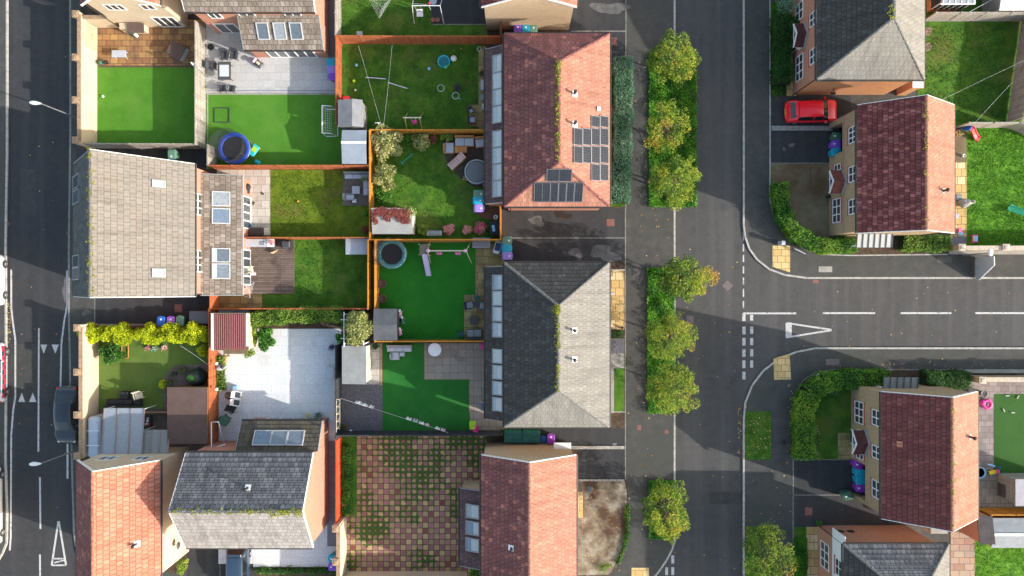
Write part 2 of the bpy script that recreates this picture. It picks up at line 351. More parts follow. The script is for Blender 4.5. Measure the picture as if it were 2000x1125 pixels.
def check_mat():
    m, nt, N, L, bs = _base('chequered_paving'); v = coords(nt, 'world'); k = 1 / .435
    mp = N.new("ShaderNodeVectorMath"); mp.operation = 'SCALE'; L.new(v, mp.inputs[0]); mp.inputs["Scale"].default_value = k
    ck = N.new("ShaderNodeTexChecker"); ck.inputs["Scale"].default_value = 1; L.new(mp.outputs[0], ck.inputs["Vector"])
    fr = N.new("ShaderNodeVectorMath"); fr.operation = 'FRACTION'; L.new(mp.outputs[0], fr.inputs[0])
    fl = N.new("ShaderNodeVectorMath"); fl.operation = 'FLOOR'; L.new(mp.outputs[0], fl.inputs[0])
    wn_ = N.new("ShaderNodeTexWhiteNoise"); wn_.noise_dimensions = '2D'; L.new(fl.outputs[0], wn_.inputs["Vector"])
    sp = N.new("ShaderNodeSeparateXYZ"); L.new(fr.outputs[0], sp.inputs[0])
    ax = math_(nt, 'ABSOLUTE', math_(nt, 'SUBTRACT', sp.outputs[0], .5)); ay = math_(nt, 'ABSOLUTE', math_(nt, 'SUBTRACT', sp.outputs[1], .5))
    dmax = math_(nt, 'MAXIMUM', ax, ay); d4 = math_(nt, 'POWER', math_(nt, 'ADD', math_(nt, 'POWER', ax, 4), math_(nt, 'POWER', ay, 4)), .25)
    a = ramp(nt, [(0, (.26, .110, .112)), (.8, (.36, .175, .175)), (1, (.19, .05, .045))]); L.new(wn_.outputs[0], a.inputs[0])
    b = ramp(nt, [(0, (.28, .205, .10)), (1, (.47, .34, .16))]); L.new(wn_.outputs[0], b.inputs[0])
    n0 = noise(nt, v, 6, 5, .7); out = mix(nt, ck.outputs["Fac"], a.outputs[0], b.outputs[0]); g = ramp(nt, [(.3, (.8,) * 3), (.7, (1.15,) * 3)]); L.new(n0.outputs[0], g.inputs[0]); out = mix(nt, 1.0, out, g.outputs[0], 'MULTIPLY')
    jm = math_(nt, 'GREATER_THAN', dmax, .44); out = mix(nt, jm, out, (.095, .060, .042))
    n1 = noise(nt, v, .30, 4, .6); n2 = noise(nt, v, 5, 5, .7)
    gy = N.new("ShaderNodeSeparateXYZ"); L.new(v, gy.inputs[0]); gr = math_(nt, 'MULTIPLY', math_(nt, 'ADD', gy.outputs[1], 17.0), .028)
    pw = math_(nt, 'ADD', math_(nt, 'MULTIPLY', math_(nt, 'SUBTRACT', n1.outputs[0], .5), 1.9), gr)
    th = math_(nt, 'ADD', math_(nt, 'SUBTRACT', .40, pw), math_(nt, 'MULTIPLY', math_(nt, 'SUBTRACT', .5, n2.outputs[0]), .7))
    mm = math_(nt, 'MULTIPLY', math_(nt, 'SUBTRACT', d4, th), 12, True)
    mc = ramp(nt, [(.3, (.028, .060, .008)), (.7, (.075, .125, .018))]); L.new(n2.outputs[0], mc.inputs[0]); out = mix(nt, mm, out, mc.outputs[0])
    L.new(out, bs.inputs["Base Color"]); bs.inputs["Roughness"].default_value = .95; bump(nt, math_(nt, 'ADD', math_(nt, 'SUBTRACT', 1.0, jm), mm), .5, .02, bs)
    MATS['chequered_paving'] = m; return m
CHECK = check_mat()
CONC = nmat('mossy_concrete', [(.150, .120, .066), (.235, .195, .120)], .8, .95, .4, 40, big=((.130, .080, .042), .3, .45, .65), fine=.3)
CONCL = nmat('pale_concrete', [(.26, .25, .22), (.36, .35, .32)], 1.5, .95, .4, 40, fine=.3)
RANDPV = bmat('mixed_stone_paving', [(0, (.30, .15, .10)), (.5, (.40, .32, .24)), (1, (.42, .27, .18))], (.14, .10, .08), .85, .5, .02, stain=((.28, .25, .22), .8, .5, .7))
DECK = bmat('deck_boards', [(0, (.12, .090, .075)), (1, (.19, .145, .12))], (.035, .025, .02), 3.6, .145, .012, stain=((.085, .060, .050), .8, .5, .7))
# roofs; sun-facing and shaded slopes get lit and shaded tile colours
def rooftile(name, tiles, mortar, bw=.30, rh=.34, stain=None, bstr=.8, ms=.014):
    new = name not in MATS; m = bmat(name, tiles, mortar, bw, rh, ms, .5, .92, bstr, stain=stain, noise_amt=.22, msmooth=.3)
    if new:
        nt = m.node_tree; bs = nt.nodes["Principled BSDF"]; src = bs.inputs["Base Color"].links[0].from_socket
        mp = nt.nodes.new("ShaderNodeMapping"); mp.inputs["Scale"].default_value = (2.6, .22, 1); nt.links.new(coords(nt, 'uv'), mp.inputs[0]); n = noise(nt, mp.outputs[0], 1.0, 5, .7)
        g = ramp(nt, [(.30, (.70,) * 3), (.5, (1.0,) * 3), (.7, (1.12,) * 3)]); nt.links.new(n.outputs[0], g.inputs[0]); nt.links.new(mix(nt, 1.0, src, g.outputs[0], 'MULTIPLY'), bs.inputs["Base Color"])
    return m
R_RED = rooftile('red_roof_tile', [(0, (.185, .068, .064)), (.72, (.225, .085, .078)), (.88, (.27, .10, .085)), (1, (.44, .16, .12))], (.06, .03, .03), stain=[((.36, .17, .13), 1.3, .56, .70), ((.12, .055, .055), .35, .50, .72)])  # red tile in the tone of slopes turned from the sun
R_RED_LIT = rooftile('sunlit_red_roof_tile', [(0, (.33, .155, .108)), (.6, (.37, .176, .124)), (1, (.41, .205, .145))], (.21, .090, .062), stain=((.31, .135, .096), .9, .50, .72))  # red tile with the sunlight of east and south slopes in its colour
R_ORG = rooftile('orange_roof_tile', [(0, (.40, .145, .092)), (.6, (.46, .175, .115)), (1, (.50, .215, .145))], (.17, .065, .045), bw=.32, rh=.42, ms=.02, stain=((.45, .215, .155), .5, .50, .70))  # sunlit tone of red-tiled east slopes; also one odd patch tile
R_BRN_SHADE = rooftile('shaded_brown_roof_tile', [(0, (.135, .035, .036)), (.50, (.175, .047, .045)), (.72, (.25, .075, .066)), (1, (.37, .13, .11))], (.035, .02, .02), stain=((.26, .10, .085), 2.2, .56, .68), bw=.24)  # mottled tile with the shade of west slopes put into its colour
R_GRY = rooftile('grey_roof_tile', [(0, (.212, .203, .182)), (.7, (.230, .220, .198)), (1, (.25, .24, .215))], (.135, .128, .114), stain=[((.18, .172, .155), .6, .5, .75)])  # grey tile in its sunlit tone
R_GRY_SHADE = rooftile('shaded_grey_roof_tile', [(0, (.052, .049, .045)), (.8, (.065, .061, .056)), (1, (.085, .08, .073))], (.032, .030, .028), stain=((.10, .096, .09), 1.2, .56, .72))  # same grey tile, darkened for slopes facing away from the sun
R_BEIGE = rooftile('beige_roof_tile', [(0, (.172, .160, .144)), (.7, (.184, .172, .155)), (1, (.196, .184, .166))], (.112, .102, .092), bw=.42, rh=.40, ms=.018, stain=((.19, .165, .14), .6, .50, .75))
R_SLATE = rooftile('weathered_slate_tile', [(0, (.105, .105, .115)), (.6, (.15, .15, .16)), (1, (.21, .21, .22))], (.04, .04, .045), bw=.34, rh=.36, ms=.022, stain=((.19, .19, .20), .8, .54, .72))
R_TAUPE = rooftile('taupe_roof_tile', [(0, (.17, .145, .12)), (.6, (.23, .195, .165)), (1, (.30, .265, .23))], (.09, .075, .06), bw=.33, rh=.36, ms=.02, stain=((.12, .09, .06), .6, .52, .7))
# walls
BR_RED = bmat('red_brick', [(0, (.40, .155, .095)), (1, (.52, .22, .14))], (.42, .30, .24), .225, .075, .010, stain=((.48, .22, .15), .7, .55, .75))
BR_ORG = bmat('orange_sunlit_brick', [(0, (.50, .22, .09)), (1, (.62, .30, .14))], (.45, .30, .20), .225, .075, .010, stain=((.40, .17, .09), .5, .52, .75))
BR_CREAM = bmat('cream_brick', [(0, (.50, .37, .23)), (1, (.60, .46, .30))], (.42, .34, .25), .225, .075, .010, stain=((.42, .31, .20), .6, .55, .75))
BR_TAN = bmat('tan_brick', [(0, (.34, .23, .135)), (1, (.46, .33, .20))], (.34, .27, .19), .225, .075, .010)
CREAM = nmat('cream_render', [(.52, .42, .30), (.60, .49, .36)], .8, .9, .2, 30, fine=.08)
WREND = nmat('white_render', [(.70, .70, .69), (.78, .78, .77)], .8, .9, .2, 30, fine=.05)
COPE = nmat('coping_stone', [(.28, .18, .11), (.42, .30, .20)], 4, .9, .5, 25, fine=.3)
STONEW = nmat('stone_coping_pale', [(.42, .34, .26), (.58, .50, .40)], 3, .9, .4, 20, fine=.2)
REDSILL = pmat('red_sill', (.42, .07, .06), .7)
WHITE = pmat('white_upvc', (.80, .80, .80), .35); WHITEM = pmat('white_metal', (.72, .73, .74), .4)
GLASS = pmat('window_glass', (.045, .055, .065), .06, spec=.9, coat=.6)
SKYG = pmat('rooflight_sky_glass', (.17, .205, .24), .10, spec=.9, coat=1.0, var=.2)  # bluish base colour stands in for reflected sky
SKYB = pmat('rooflight_blind', (.36, .41, .44), .5, coat=1.0, var=.06)
SKYGS = [pmat('rooflight_sky_glass_%s' % n_, c_, .08, spec=.9, coat=1.0, var=.3) for n_, c_ in (('dark', (.10, .125, .15)), ('mid', (.16, .19, .22)), ('blue', (.13, .18, .24)), ('pale', (.24, .27, .29)))]  # pane tints with the sky reflection painted into the glass
RLF = pmat('rooflight_frame', (.44, .45, .46), .5)
LEAD = nmat('lead_flashing', [(.17, .18, .19), (.25, .26, .27)], 3, .6, .3, 15)
GREYTRIM = pmat('grey_frame', (.26, .28, .29), .5); BLACKP = pmat('black_plastic', (.018, .018, .02), .5)
GUTTER = pmat('dark_gutter', (.030, .028, .028), .5)
# timber
def fencemat(name, a, b, mortar, rot=True, w=.10): return bmat(name, [(0, a), (1, b)], mortar, 1.85 if not rot else 2.1, w, .008, 0, .9, .6, noise_amt=.3, rot=rot, stain=(tuple(x * .7 for x in a), 1.2, .5, .75))
F_ORG = fencemat('orange_stained_fence', (.34, .105, .038), (.46, .155, .060), (.20, .05, .02))
F_YEL = fencemat('golden_stained_fence', (.50, .21, .03), (.64, .29, .05), (.28, .10, .02))
F_RED = fencemat('scarlet_stained_fence', (.62, .075, .022), (.75, .105, .035), (.25, .03, .015))
F_GRY = fencemat('weathered_grey_fence', (.30, .275, .235), (.44, .41, .36), (.16, .14, .12))
F_DRK = fencemat('dark_painted_fence', (.040, .044, .050), (.065, .070, .078), (.02, .02, .025))
F_BRN = fencemat('brown_fence', (.13, .060, .030), (.22, .10, .045), (.05, .03, .02))
WOODL = pmat('pale_timber', (.50, .34, .19), .7, var=.2); WOODO = pmat('orange_timber', (.55, .22, .06), .7, var=.2); WOODD = pmat('dark_timber', (.10, .06, .04), .8, var=.25)
FELT = nmat('grey_roof_felt', [(.19, .195, .205), (.26, .265, .275)], 1.5, .9, .5, 50, fine=.25)
FELTL = nmat('pale_roof_felt', [(.25, .255, .25), (.34, .34, .325)], 1.5, .9, .5, 50, big=((.28, .28, .26), .8, .5, .7), fine=.2)
FELTD = nmat('dark_roof_felt', [(.075, .082, .092), (.115, .122, .132)], 1.5, .9, .5, 50, fine=.25)
FELTB = nmat('brown_roof_felt', [(.095, .062, .055), (.125, .085, .074)], 1.2, .9, .5, 45, fine=.2)
CORR = pmat('maroon_corrugated', (.22, .075, .075), .6, var=.15)
POLY = pmat('polycarbonate', (.34, .385, .43), .25, spec=.6, coat=.5, var=.12, alpha=.82)
POLYC = pmat('clear_polycarbonate', (.30, .33, .32), .2, spec=.6, coat=.5, var=.15, alpha=.62)
# small things
def P(name, c, rough=.5, **k): return pmat(name, c, rough, **k)
C = dict(grey=P('grey_plastic', (.22, .23, .25)), dgrey=P('dark_grey_plastic', (.055, .06, .07)), black=P('black_rattan', (.022, .022, .026), .8),
         charcoal=P('charcoal_fabric', (.06, .062, .068), .9), lgrey=P('light_grey_cushion', (.42, .45, .50), .9), white=P('white_plastic', (.75, .75, .76)),
         green=P('green_bin_plastic', (.045, .13, .085)), lgreen=P('sage_bin_plastic', (.12, .24, .17)), teal=P('teal_bin_plastic', (.01, .32, .47)), purple=P('purple_bin_plastic', (.20, .07, .50)),
         violet=P('violet_bin_plastic', (.24, .035, .38)), blue=P('blue_bin_plastic', (.02, .14, .55)), lblue=P('pale_blue_plastic', (.25, .52, .75)), sky=P('turquoise_plastic', (.02, .50, .55)),
         dteal=P('dark_teal_plastic', (.01, .20, .22)), aqua=P('aqua_plastic', (.02, .40, .42)), pink=P('pink_plastic', (.75, .15, .38)), magenta=P('magenta_plastic', (.70, .03, .28)), lpink=P('pale_pink_plastic', (.75, .45, .55)),
         red=P('red_plastic', (.65, .02, .04)), yellow=P('yellow_plastic', (.70, .60, .02)), lime=P('lime_plastic', (.40, .65, .03)), orange=P('orange_plastic', (.75, .30, .06)), lilac=P('lilac_plastic', (.52, .45, .62)),
         royal=P('royal_blue_pad', (.02, .08, .52), .6), mint=P('mint_plastic', (.10, .62, .30)), cream=P('cream_fabric', (.60, .54, .42), .9), terracotta=P('terracotta', (.32, .13, .08), .9), brown=P('brown_rattan', (.10, .065, .055), .9),
         galv=P('galvanised_steel', (.36, .38, .39), .45, metal=.6), chrome=P('chrome', (.6, .6, .6), .2, metal=1), rust=P('rusty_brown', (.20, .07, .05), .8), tan=P('tan_wicker', (.42, .20, .07), .8), tarp=P('green_grey_tarpaulin', (.035, .055, .050), .5, var=.3))
NET = pmat('safety_net', (.03, .035, .04), .8, alpha=.35)
# leaves
def lv(*c): return [(i / (len(c) - 1), x) for i, x in enumerate(c)]
L_TREE = lmat('street_tree_leaf', lv((.045, .10, .012), (.10, .19, .018), (.20, .30, .026), (.33, .40, .035), (.48, .40, .05), (.52, .18, .035)))
L_COVER = lmat('ground_cover_leaf', lv((.02, .09, .006), (.045, .18, .008), (.09, .29, .012), (.16, .40, .02), (.34, .33, .03)))
L_HEDGE = lmat('hedge_leaf', lv((.015, .07, .010), (.045, .17, .016), (.11, .29, .025), (.25, .43, .035), (.46, .48, .05)))
L_SILVER = lmat('silver_hedge_leaf', lv((.04, .13, .07), (.10, .25, .14), (.23, .40, .26), (.48, .62, .44)))
L_DARK = lmat('dark_hedge_leaf', lv((.012, .05, .008), (.025, .10, .012), (.045, .15, .02), (.08, .21, .03)))
L_GOLD = lmat('golden_conifer_leaf', lv((.16, .24, .008), (.40, .50, .010), (.60, .68, .014), (.75, .78, .03)))
L_CREAM = lmat('variegated_leaf', lv((.10, .15, .03), (.27, .30, .08), (.46, .46, .17), (.66, .60, .30)))
L_LIME = lmat('lime_shrub_leaf', lv((.05, .14, .015), (.14, .26, .03), (.28, .38, .05), (.42, .44, .10)))
L_GREEN = lmat('green_shrub_leaf', lv((.02, .09, .01), (.05, .18, .02), (.10, .30, .03), (.2, .4, .05)))
L_RED = lmat('red_creeper_leaf', lv((.14, .03, .03), (.26, .06, .05), (.38, .13, .10), (.20, .16, .06)))
L_PINK = lmat('flower_petal', lv((.60, .05, .15), (.75, .20, .30), (.80, .45, .40), (.70, .55, .35)))
L_MOSS = lmat('moss', lv((.10, .12, .02), (.24, .26, .02), (.42, .40, .03)), .1)
L_FALL = lmat('fallen_leaf', lv((.30, .12, .04), (.48, .24, .06), (.60, .45, .15), (.55, .50, .30)), .1)
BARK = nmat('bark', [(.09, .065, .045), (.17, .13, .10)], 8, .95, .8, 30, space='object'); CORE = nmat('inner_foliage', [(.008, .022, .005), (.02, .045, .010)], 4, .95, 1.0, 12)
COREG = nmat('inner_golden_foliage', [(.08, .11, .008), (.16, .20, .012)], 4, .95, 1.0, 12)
# ---------------- planes ----------------
class Plane:
    """frame on a wall or roof slope: p + u*a + v*b, n outward"""
    def __init__(s, p, u, v): s.p = Vector(p); s.u = Vector(u).normalized(); s.v = Vector(v).normalized(); s.n = s.u.cross(s.v).normalized()
    def at(s, a, b, d=0): return s.p + s.u * a + s.v * b + s.n * d
    def hit(s, px, py):
        g = W(px, py); o = Vector((0, 0, CAMH)); d = g - o; t = (s.p - o).dot(s.n) / d.dot(s.n); q = o + d * t - s.p
        return q.dot(s.u), q.dot(s.v)
    def rect(s, x0, y0, x1, y1):
        a = s.hit(x0, y0); b = s.hit(x1, y1)
        return min(a[0], b[0]), min(a[1], b[1]), max(a[0], b[0]), max(a[1], b[1])
def obox(mb, pl, a0, b0, a1, b1, d0, d1):
    mb.hexa([pl.at(a0, b0, d0), pl.at(a1, b0, d0), pl.at(a1, b1, d0), pl.at(a0, b1, d0), pl.at(a0, b0, d1), pl.at(a1, b0, d1), pl.at(a1, b1, d1), pl.at(a0, b1, d1)])
def clip(poly, v0, v1):
    def half(P, f):
        out = []
        for i in range(len(P)):
            a, b = P[i], P[(i + 1) % len(P)]; fa, fb = f(a), f(b)
            if fa >= 0: out.append(a)
            if (fa >= 0) != (fb >= 0):
                t = fa / (fa - fb); out.append((a[0] + (b[0] - a[0]) * t, a[1] + (b[1] - a[1]) * t))
        return out
    P = half(poly, lambda q: q[1] - v0 + 1e-7)
    return half(P, lambda q: v1 - q[1] + 1e-7) if len(P) > 2 else []
def slope(mb, pts, course=.34, lift=.030, under=.10):
    """one roof slope laid in overlapping courses; returns its Plane (origin on the eave)"""
    P = [Vector(p) for p in pts]; n = (P[1] - P[0]).cross(P[2] - P[1]).normalized()
    if n.z < 0: n = -n; P = P[::-1]
    u = Vector((0, 0, 1)).cross(n).normalized(); v = n.cross(u)
    low = min(P, key=lambda p: p.z); pl = Plane(low, u, v)
    q = [((p - low).dot(u), (p - low).dot(v)) for p in P]; vm = max(b for a, b in q)
    k = max(1, round(vm / course)); ch = vm / k; off = random.uniform(0, 9)
    for i in range(k):
        c = clip(q, i * ch, (i + 1) * ch)
        if len(c) < 3: continue
        d = lambda b: .012 + lift * (1 - (b - i * ch) / ch)
        mb.poly([pl.at(a, b, d(b)) for a, b in c], uv=[(a + off, (i + (b - i * ch) / ch) * course) for a, b in c])
        e = sorted([a for a, b in c if abs(b - i * ch) < 1e-4])
        if len(e) >= 2: mb.poly([pl.at(e[0], i * ch, -.01), pl.at(e[-1], i * ch, -.01), pl.at(e[-1], i * ch, d(i * ch)), pl.at(e[0], i * ch, d(i * ch))], uv=[(0, 0)] * 4)
    mb.poly([p - n * under for p in P[::-1]])
    for a, b in zip(P, P[1:] + P[:1]): mb.poly([a - n * under, b - n * under, b + n * .01, a + n * .01])
    return pl
def ridge(mb, a, b, r=.11, seg=.42):
    a, b = Vector(a), Vector(b); n = max(1, round((b - a).length / seg)); d = (b - a).normalized(); s = d.cross(Vector((0, 0, 1))).normalized(); w = s.cross(d)
    for i in range(n):
        p, q = a.lerp(b, (i + .03) / n), a.lerp(b, (i + .97) / n)
        rg = []
        for c, rr in ((p, r), (q, r * .93)):
            rg.append([c + s * math.cos(t) * rr * 1.2 + w * (math.sin(t) * rr * .9 - .02) for t in (0, .6, 1.2, math.pi - 1.2, math.pi - .6, math.pi)])
        mb.loft(rg, True, False)
def window(parent, pl, a0, b0, a1, b1, cols=2, rows=1, sill=None, frame=None, glass=None, fw=.06, depth=.05, mw=.05):
    m = MB(); F = frame or WHITE
    obox(m, pl, a0, b0, a1, b0 + fw, .0, depth); obox(m, pl, a0, b1 - fw, a1, b1, .0, depth)
    obox(m, pl, a0, b0 + fw, a0 + fw, b1 - fw, .0, depth); obox(m, pl, a1 - fw, b0 + fw, a1, b1 - fw, .0, depth)
    for i in range(1, cols): c = a0 + (a1 - a0) * i / cols; obox(m, pl, c - mw / 2, b0 + fw, c + mw / 2, b1 - fw, .003, depth - .004)
    for j in range(1, rows): c = b0 + (b1 - b0) * j / rows; obox(m, pl, a0 + fw, c - mw / 2, a1 - fw, c + mw / 2, .006, depth - .008)
    w = m.build('window', F, parent, True)
    g = MB(); obox(g, pl, a0 + fw, b0 + fw, a1 - fw, b1 - fw, .004, .018); g.build('pane', glass or GLASS, w, True)
    if sill:
        s = MB(); obox(s, pl, a0 - .06, b0 - .13, a1 + .06, b0 - .003, .0, .075); s.build('sill', sill, w, True)
        s = MB(); obox(s, pl, a0 - .06, b1 + .003, a1 + .06, b1 + .15, .0, .022); s.build('lintel', sill, w, True)
    return w
def rooflight(parent, pl, a0, b0, a1, b1, blind=0.0, frame=None, n=1, bar='u'):
    """opening roof windows standing proud of the slope; glass a sub-part"""
    for i in range(n):
        if bar == 'u': c0, c1, e0, e1 = a0 + (a1 - a0) * i / n + .012, a0 + (a1 - a0) * (i + 1) / n - .012, b0, b1
        else: c0, c1, e0, e1 = a0, a1, b0 + (b1 - b0) * i / n + .012, b0 + (b1 - b0) * (i + 1) / n - .012
        m = MB(); f = .07
        obox(m, pl, c0, e0, c1, e0 + f, -.02, .13); obox(m, pl, c0, e1 - f, c1, e1, -.02, .14)
        obox(m, pl, c0, e0 + f, c0 + f, e1 - f, -.02, .135); obox(m, pl, c1 - f, e0 + f, c1, e1 - f, -.02, .135)
        w = m.build('rooflight', frame or GREYTRIM, parent, True)
        g = MB(); obox(g, pl, c0 + f, e0 + f, c1 - f, e1 - f, -.01, .10); g.build('pane', random.choice(SKYGS), w, True)
        if blind > 0:
            g = MB(); obox(g, pl, c0 + f + .01, e0 + f + (e1 - e0 - 2 * f) * (1 - blind), c1 - f - .01, e1 - f - .01, .101, .106); g.build('blind', SKYB, w, True)
def vent(parent, pl, a, b, h=.55, base=WHITE):
    p = pl.at(a, b, .03); m = MB(); m.tube([p, p + Vector((0, 0, h))], .075, 10); m.lathe(p.x, p.y, [(.075, p.z + h), (.13, p.z + h + .03), (.13, p.z + h + .10), (.03, p.z + h + .15)], 10)
    o = m.build('vent_pipe', BLACKP, parent, True)
    m = MB(); obox(m, pl, a - .20, b - .22, a + .20, b + .20, .0, .058); m.build('flashing', base, o, True)
def moss_line(parent, a, b, n, spread=.25, side=None):
    a, b = Vector(a), Vector(b); pts = []; s = (b - a).cross(Vector((0, 0, 1))).normalized()
    for i in range(n):
        t = random.random(); c = a.lerp(b, t); k = random.uniform(-1, 1) if side is None else side * random.random() ** 1.5
        c = c + s * spread * k; c.z += .06 - abs(k) * spread * .75
        for j in range(10): pts.append(c + Vector((random.gauss(0, .06), random.gauss(0, .06), random.gauss(0, .012) + .03)))
    leafmesh('moss', pts, .10, RNG.random(len(pts)), L_MOSS, parent, True, up=2.5, kind='stuff')
def gutter(mb, a, b, out):
    a, b, o = Vector(a), Vector(b), Vector(out).normalized()
    a = a + o * .07; b = b + o * .07
    mb.tube([a + Vector((0, 0, -.06)), b + Vector((0, 0, -.06))], .065, 8)
def house(label, cat, name, eave, ze, zr, axis, wall, roofs, oh=.25, hips=(0, 0), inset_end=None, rt=None, verge=True, notch=None, gut=GUTTER, course=.34, barge=WHITE, baseZ=.1, ridge_off=0, ridge_mat=None, wallmats=None):
    """eave = world rectangle of the roof edge; roofs = material per slope dict n,s,e,w; returns root, planes"""
    x0, y0, x1, y1 = eave; cx, cy = (x0 + x1) / 2, (y0 + y1) / 2
    root = thing(name, label, cat, (cx, cy, 0))
    ie = oh if inset_end is None else inset_end
    pl = {}; h0, h1 = hips
    if axis == 'y':
        rx = cx + ridge_off; A = (rx, y0 + h0, zr); B = (rx, y1 - h1, zr)
        faces = {'w': [(x0, y1, ze), (x0, y0, ze), A, B], 'e': [(x1, y0, ze), (x1, y1, ze), B, A]}
        if h0: faces['s'] = [(x0, y0, ze), (x1, y0, ze), A]
        if h1: faces['n'] = [(x1, y1, ze), (x0, y1, ze), B]
        wx0, wx1 = x0 + oh, x1 - oh; wy0 = y0 + (oh if h0 else ie); wy1 = y1 - (oh if h1 else ie)
        sl = (zr - ze) / (rx - x0)
    else:
        ry = cy + ridge_off; A = (x0 + h0, ry, zr); B = (x1 - h1, ry, zr)
        faces = {'s': [(x0, y0, ze), (x1, y0, ze), B, A], 'n': [(x1, y1, ze), (x0, y1, ze), A, B]}
        if h0: faces['w'] = [(x0, y1, ze), (x0, y0, ze), A]
        if h1: faces['e'] = [(x1, y0, ze), (x1, y1, ze), B]
        wy0, wy1 = y0 + oh, y1 - oh; wx0 = x0 + (oh if h0 else ie); wx1 = x1 - (oh if h1 else ie)
        sl = (zr - ze) / (ry - y0)
    # walls with gables
    m = MB(); zt = ze + oh * sl - .16
    c = [(wx0, wy0), (wx1, wy0), (wx1, wy1), (wx0, wy1)]
    sides = {'s': (0, 1), 'e': (1, 2), 'n': (2, 3), 'w': (3, 0)}
    mbs = {}
    for k, (i, j) in sides.items():
        a, b = c[i], c[j]; P = [(*a, baseZ - .2)]
        if notch and notch[0] == k:
            _, n0, n1, nh, nd = notch; u_ = (Vector(b) - Vector(a)).normalized(); o_ = Vector((-u_.y, u_.x)); A_, B_ = Vector(a) + u_ * n0, Vector(a) + u_ * n1; A2, B2 = A_ + o_ * nd, B_ + o_ * nd
            P += [(*A_, baseZ - .2), (*A_, nh), (*B_, nh), (*B_, baseZ - .2)]; r_ = MB(); z_ = baseZ - .2
            r_.poly([(*A_, z_), (*A2, z_), (*A2, nh), (*A_, nh)]); r_.poly([(*B2, z_), (*B_, z_), (*B_, nh), (*B2, nh)]); r_.poly([(*A2, nh), (*B2, nh), (*B_, nh), (*A_, nh)]); r_.build('garage_recess', wall, root, True)
            r_ = MB(); r_.poly([(*A2, z_), (*B2, z_), (*B2, nh), (*A2, nh)]); r_.build('garage_door', pmat('garage_void_dark', (.012, .014, .03), .4), root, True)  # near-black colour paints the dark void of the garage
        P += [(*b, baseZ - .2), (*b, zt)]
        if axis == 'y' and ((k == 's' and not h0) or (k == 'n' and not h1)): P.append((cx + ridge_off, a[1], zr - .17))
        if axis == 'x' and ((k == 'w' and not h0) or (k == 'e' and not h1)): P.append((a[0], cy + ridge_off, zr - .17))
        P.append((*a, zt)); wm = (wallmats or {}).get(k, wall); mbs.setdefault(wm.name, (MB(), wm))[0].poly(P)
    for mb_, wm in mbs.values(): mb_.build('wall', wm, root, True)
    # roof: one part, the slopes toned apart as lit or shaded are laid as parts of their own
    by = {}
    for k, f in faces.items():
        mt = roofs.get(k) or roofs.get('*') or list(roofs.values())[-1]; by.setdefault(mt.name, (MB(), mt, []))[2].append(k)
        pl[k] = slope(by[mt.name][0], f, course)
    first = None
    for nm, (mb_, mt, ks) in by.items():
        o = mb_.build('roof', mt, root, True)
        if first is None: first = o
        for k in ks: pl[k].roof = o
    rm = MB(); ridge(rm, A, B)
    for k, P0 in (('0', (x0, y0)), ('1', (x1, y0)), ('2', (x1, y1)), ('3', (x0, y1))):
        if axis == 'y':
            if k in '01' and h0: ridge(rm, (*P0, ze + .03), A, .08)
            if k in '23' and h1: ridge(rm, (*P0, ze + .03), B, .08)
        else:
            if k in '03' and h0: ridge(rm, (*P0, ze + .03), A, .08)
            if k in '12' and h1: ridge(rm, (*P0, ze + .03), B, .08)
    rm.build('ridge_tiles', rt or roofs.get('e', roofs.get('*', roofs.get('s'))), first, True)
    # verges
    if verge:
        def board(p, q, out):
            vb = MB()
            p, q, o = Vector(p), Vector(q), Vector(out); dn = Vector((0, 0, -1))
            vb.hexa([p + dn * .22 - o * .01, q + dn * .22 - o * .01, q + dn * .22 + o * .03, p + dn * .22 + o * .03, p + dn * -.045 - o * .01, q + dn * -.045 - o * .01, q + dn * -.045 + o * .03, p + dn * -.045 + o * .03]); vb.build('barge_board', barge, root, True)
        if axis == 'y':
            for h, y, o in ((h0, y0, -1), (h1, y1, 1)):
                if not h:
                    board((x0, y, ze), (cx + ridge_off, y, zr), (0, o, 0)); board((cx + ridge_off, y, zr), (x1, y, ze), (0, o, 0))
        else:
            for h, x, o in ((h0, x0, -1), (h1, x1, 1)):
                if not h:
                    board((x, y0, ze), (x, cy + ridge_off, zr), (o, 0, 0)); board((x, cy + ridge_off, zr), (x, y1, ze), (o, 0, 0))
    class G_:
        def tube(s, *a, **k): g = MB(); g.tube(*a, **k); g.build('gutter', gut, root, True)
    g = G_()
    if axis == 'y' or h0: gutter(g, (x0, y0, ze), (x0, y1, ze), (-1, 0, 0))
    if axis == 'y' or h1: gutter(g, (x1, y0, ze), (x1, y1, ze), (1, 0, 0))
    if axis == 'x' or h0: gutter(g, (x0, y0, ze), (x1, y0, ze), (0, -1, 0))
    if axis == 'x' or h1: gutter(g, (x0, y1, ze), (x1, y1, ze), (0, 1, 0))
    walls = {'s': Plane((wx0, wy0, 0), (1, 0, 0), (0, 0, 1)), 'e': Plane((wx1, wy0, 0), (0, 1, 0), (0, 0, 1)), 'n': Plane((wx1, wy1, 0), (-1, 0, 0), (0, 0, 1)), 'w': Plane((wx0, wy1, 0), (0, -1, 0), (0, 0, 1))}
    return root, pl, walls, (A, B)
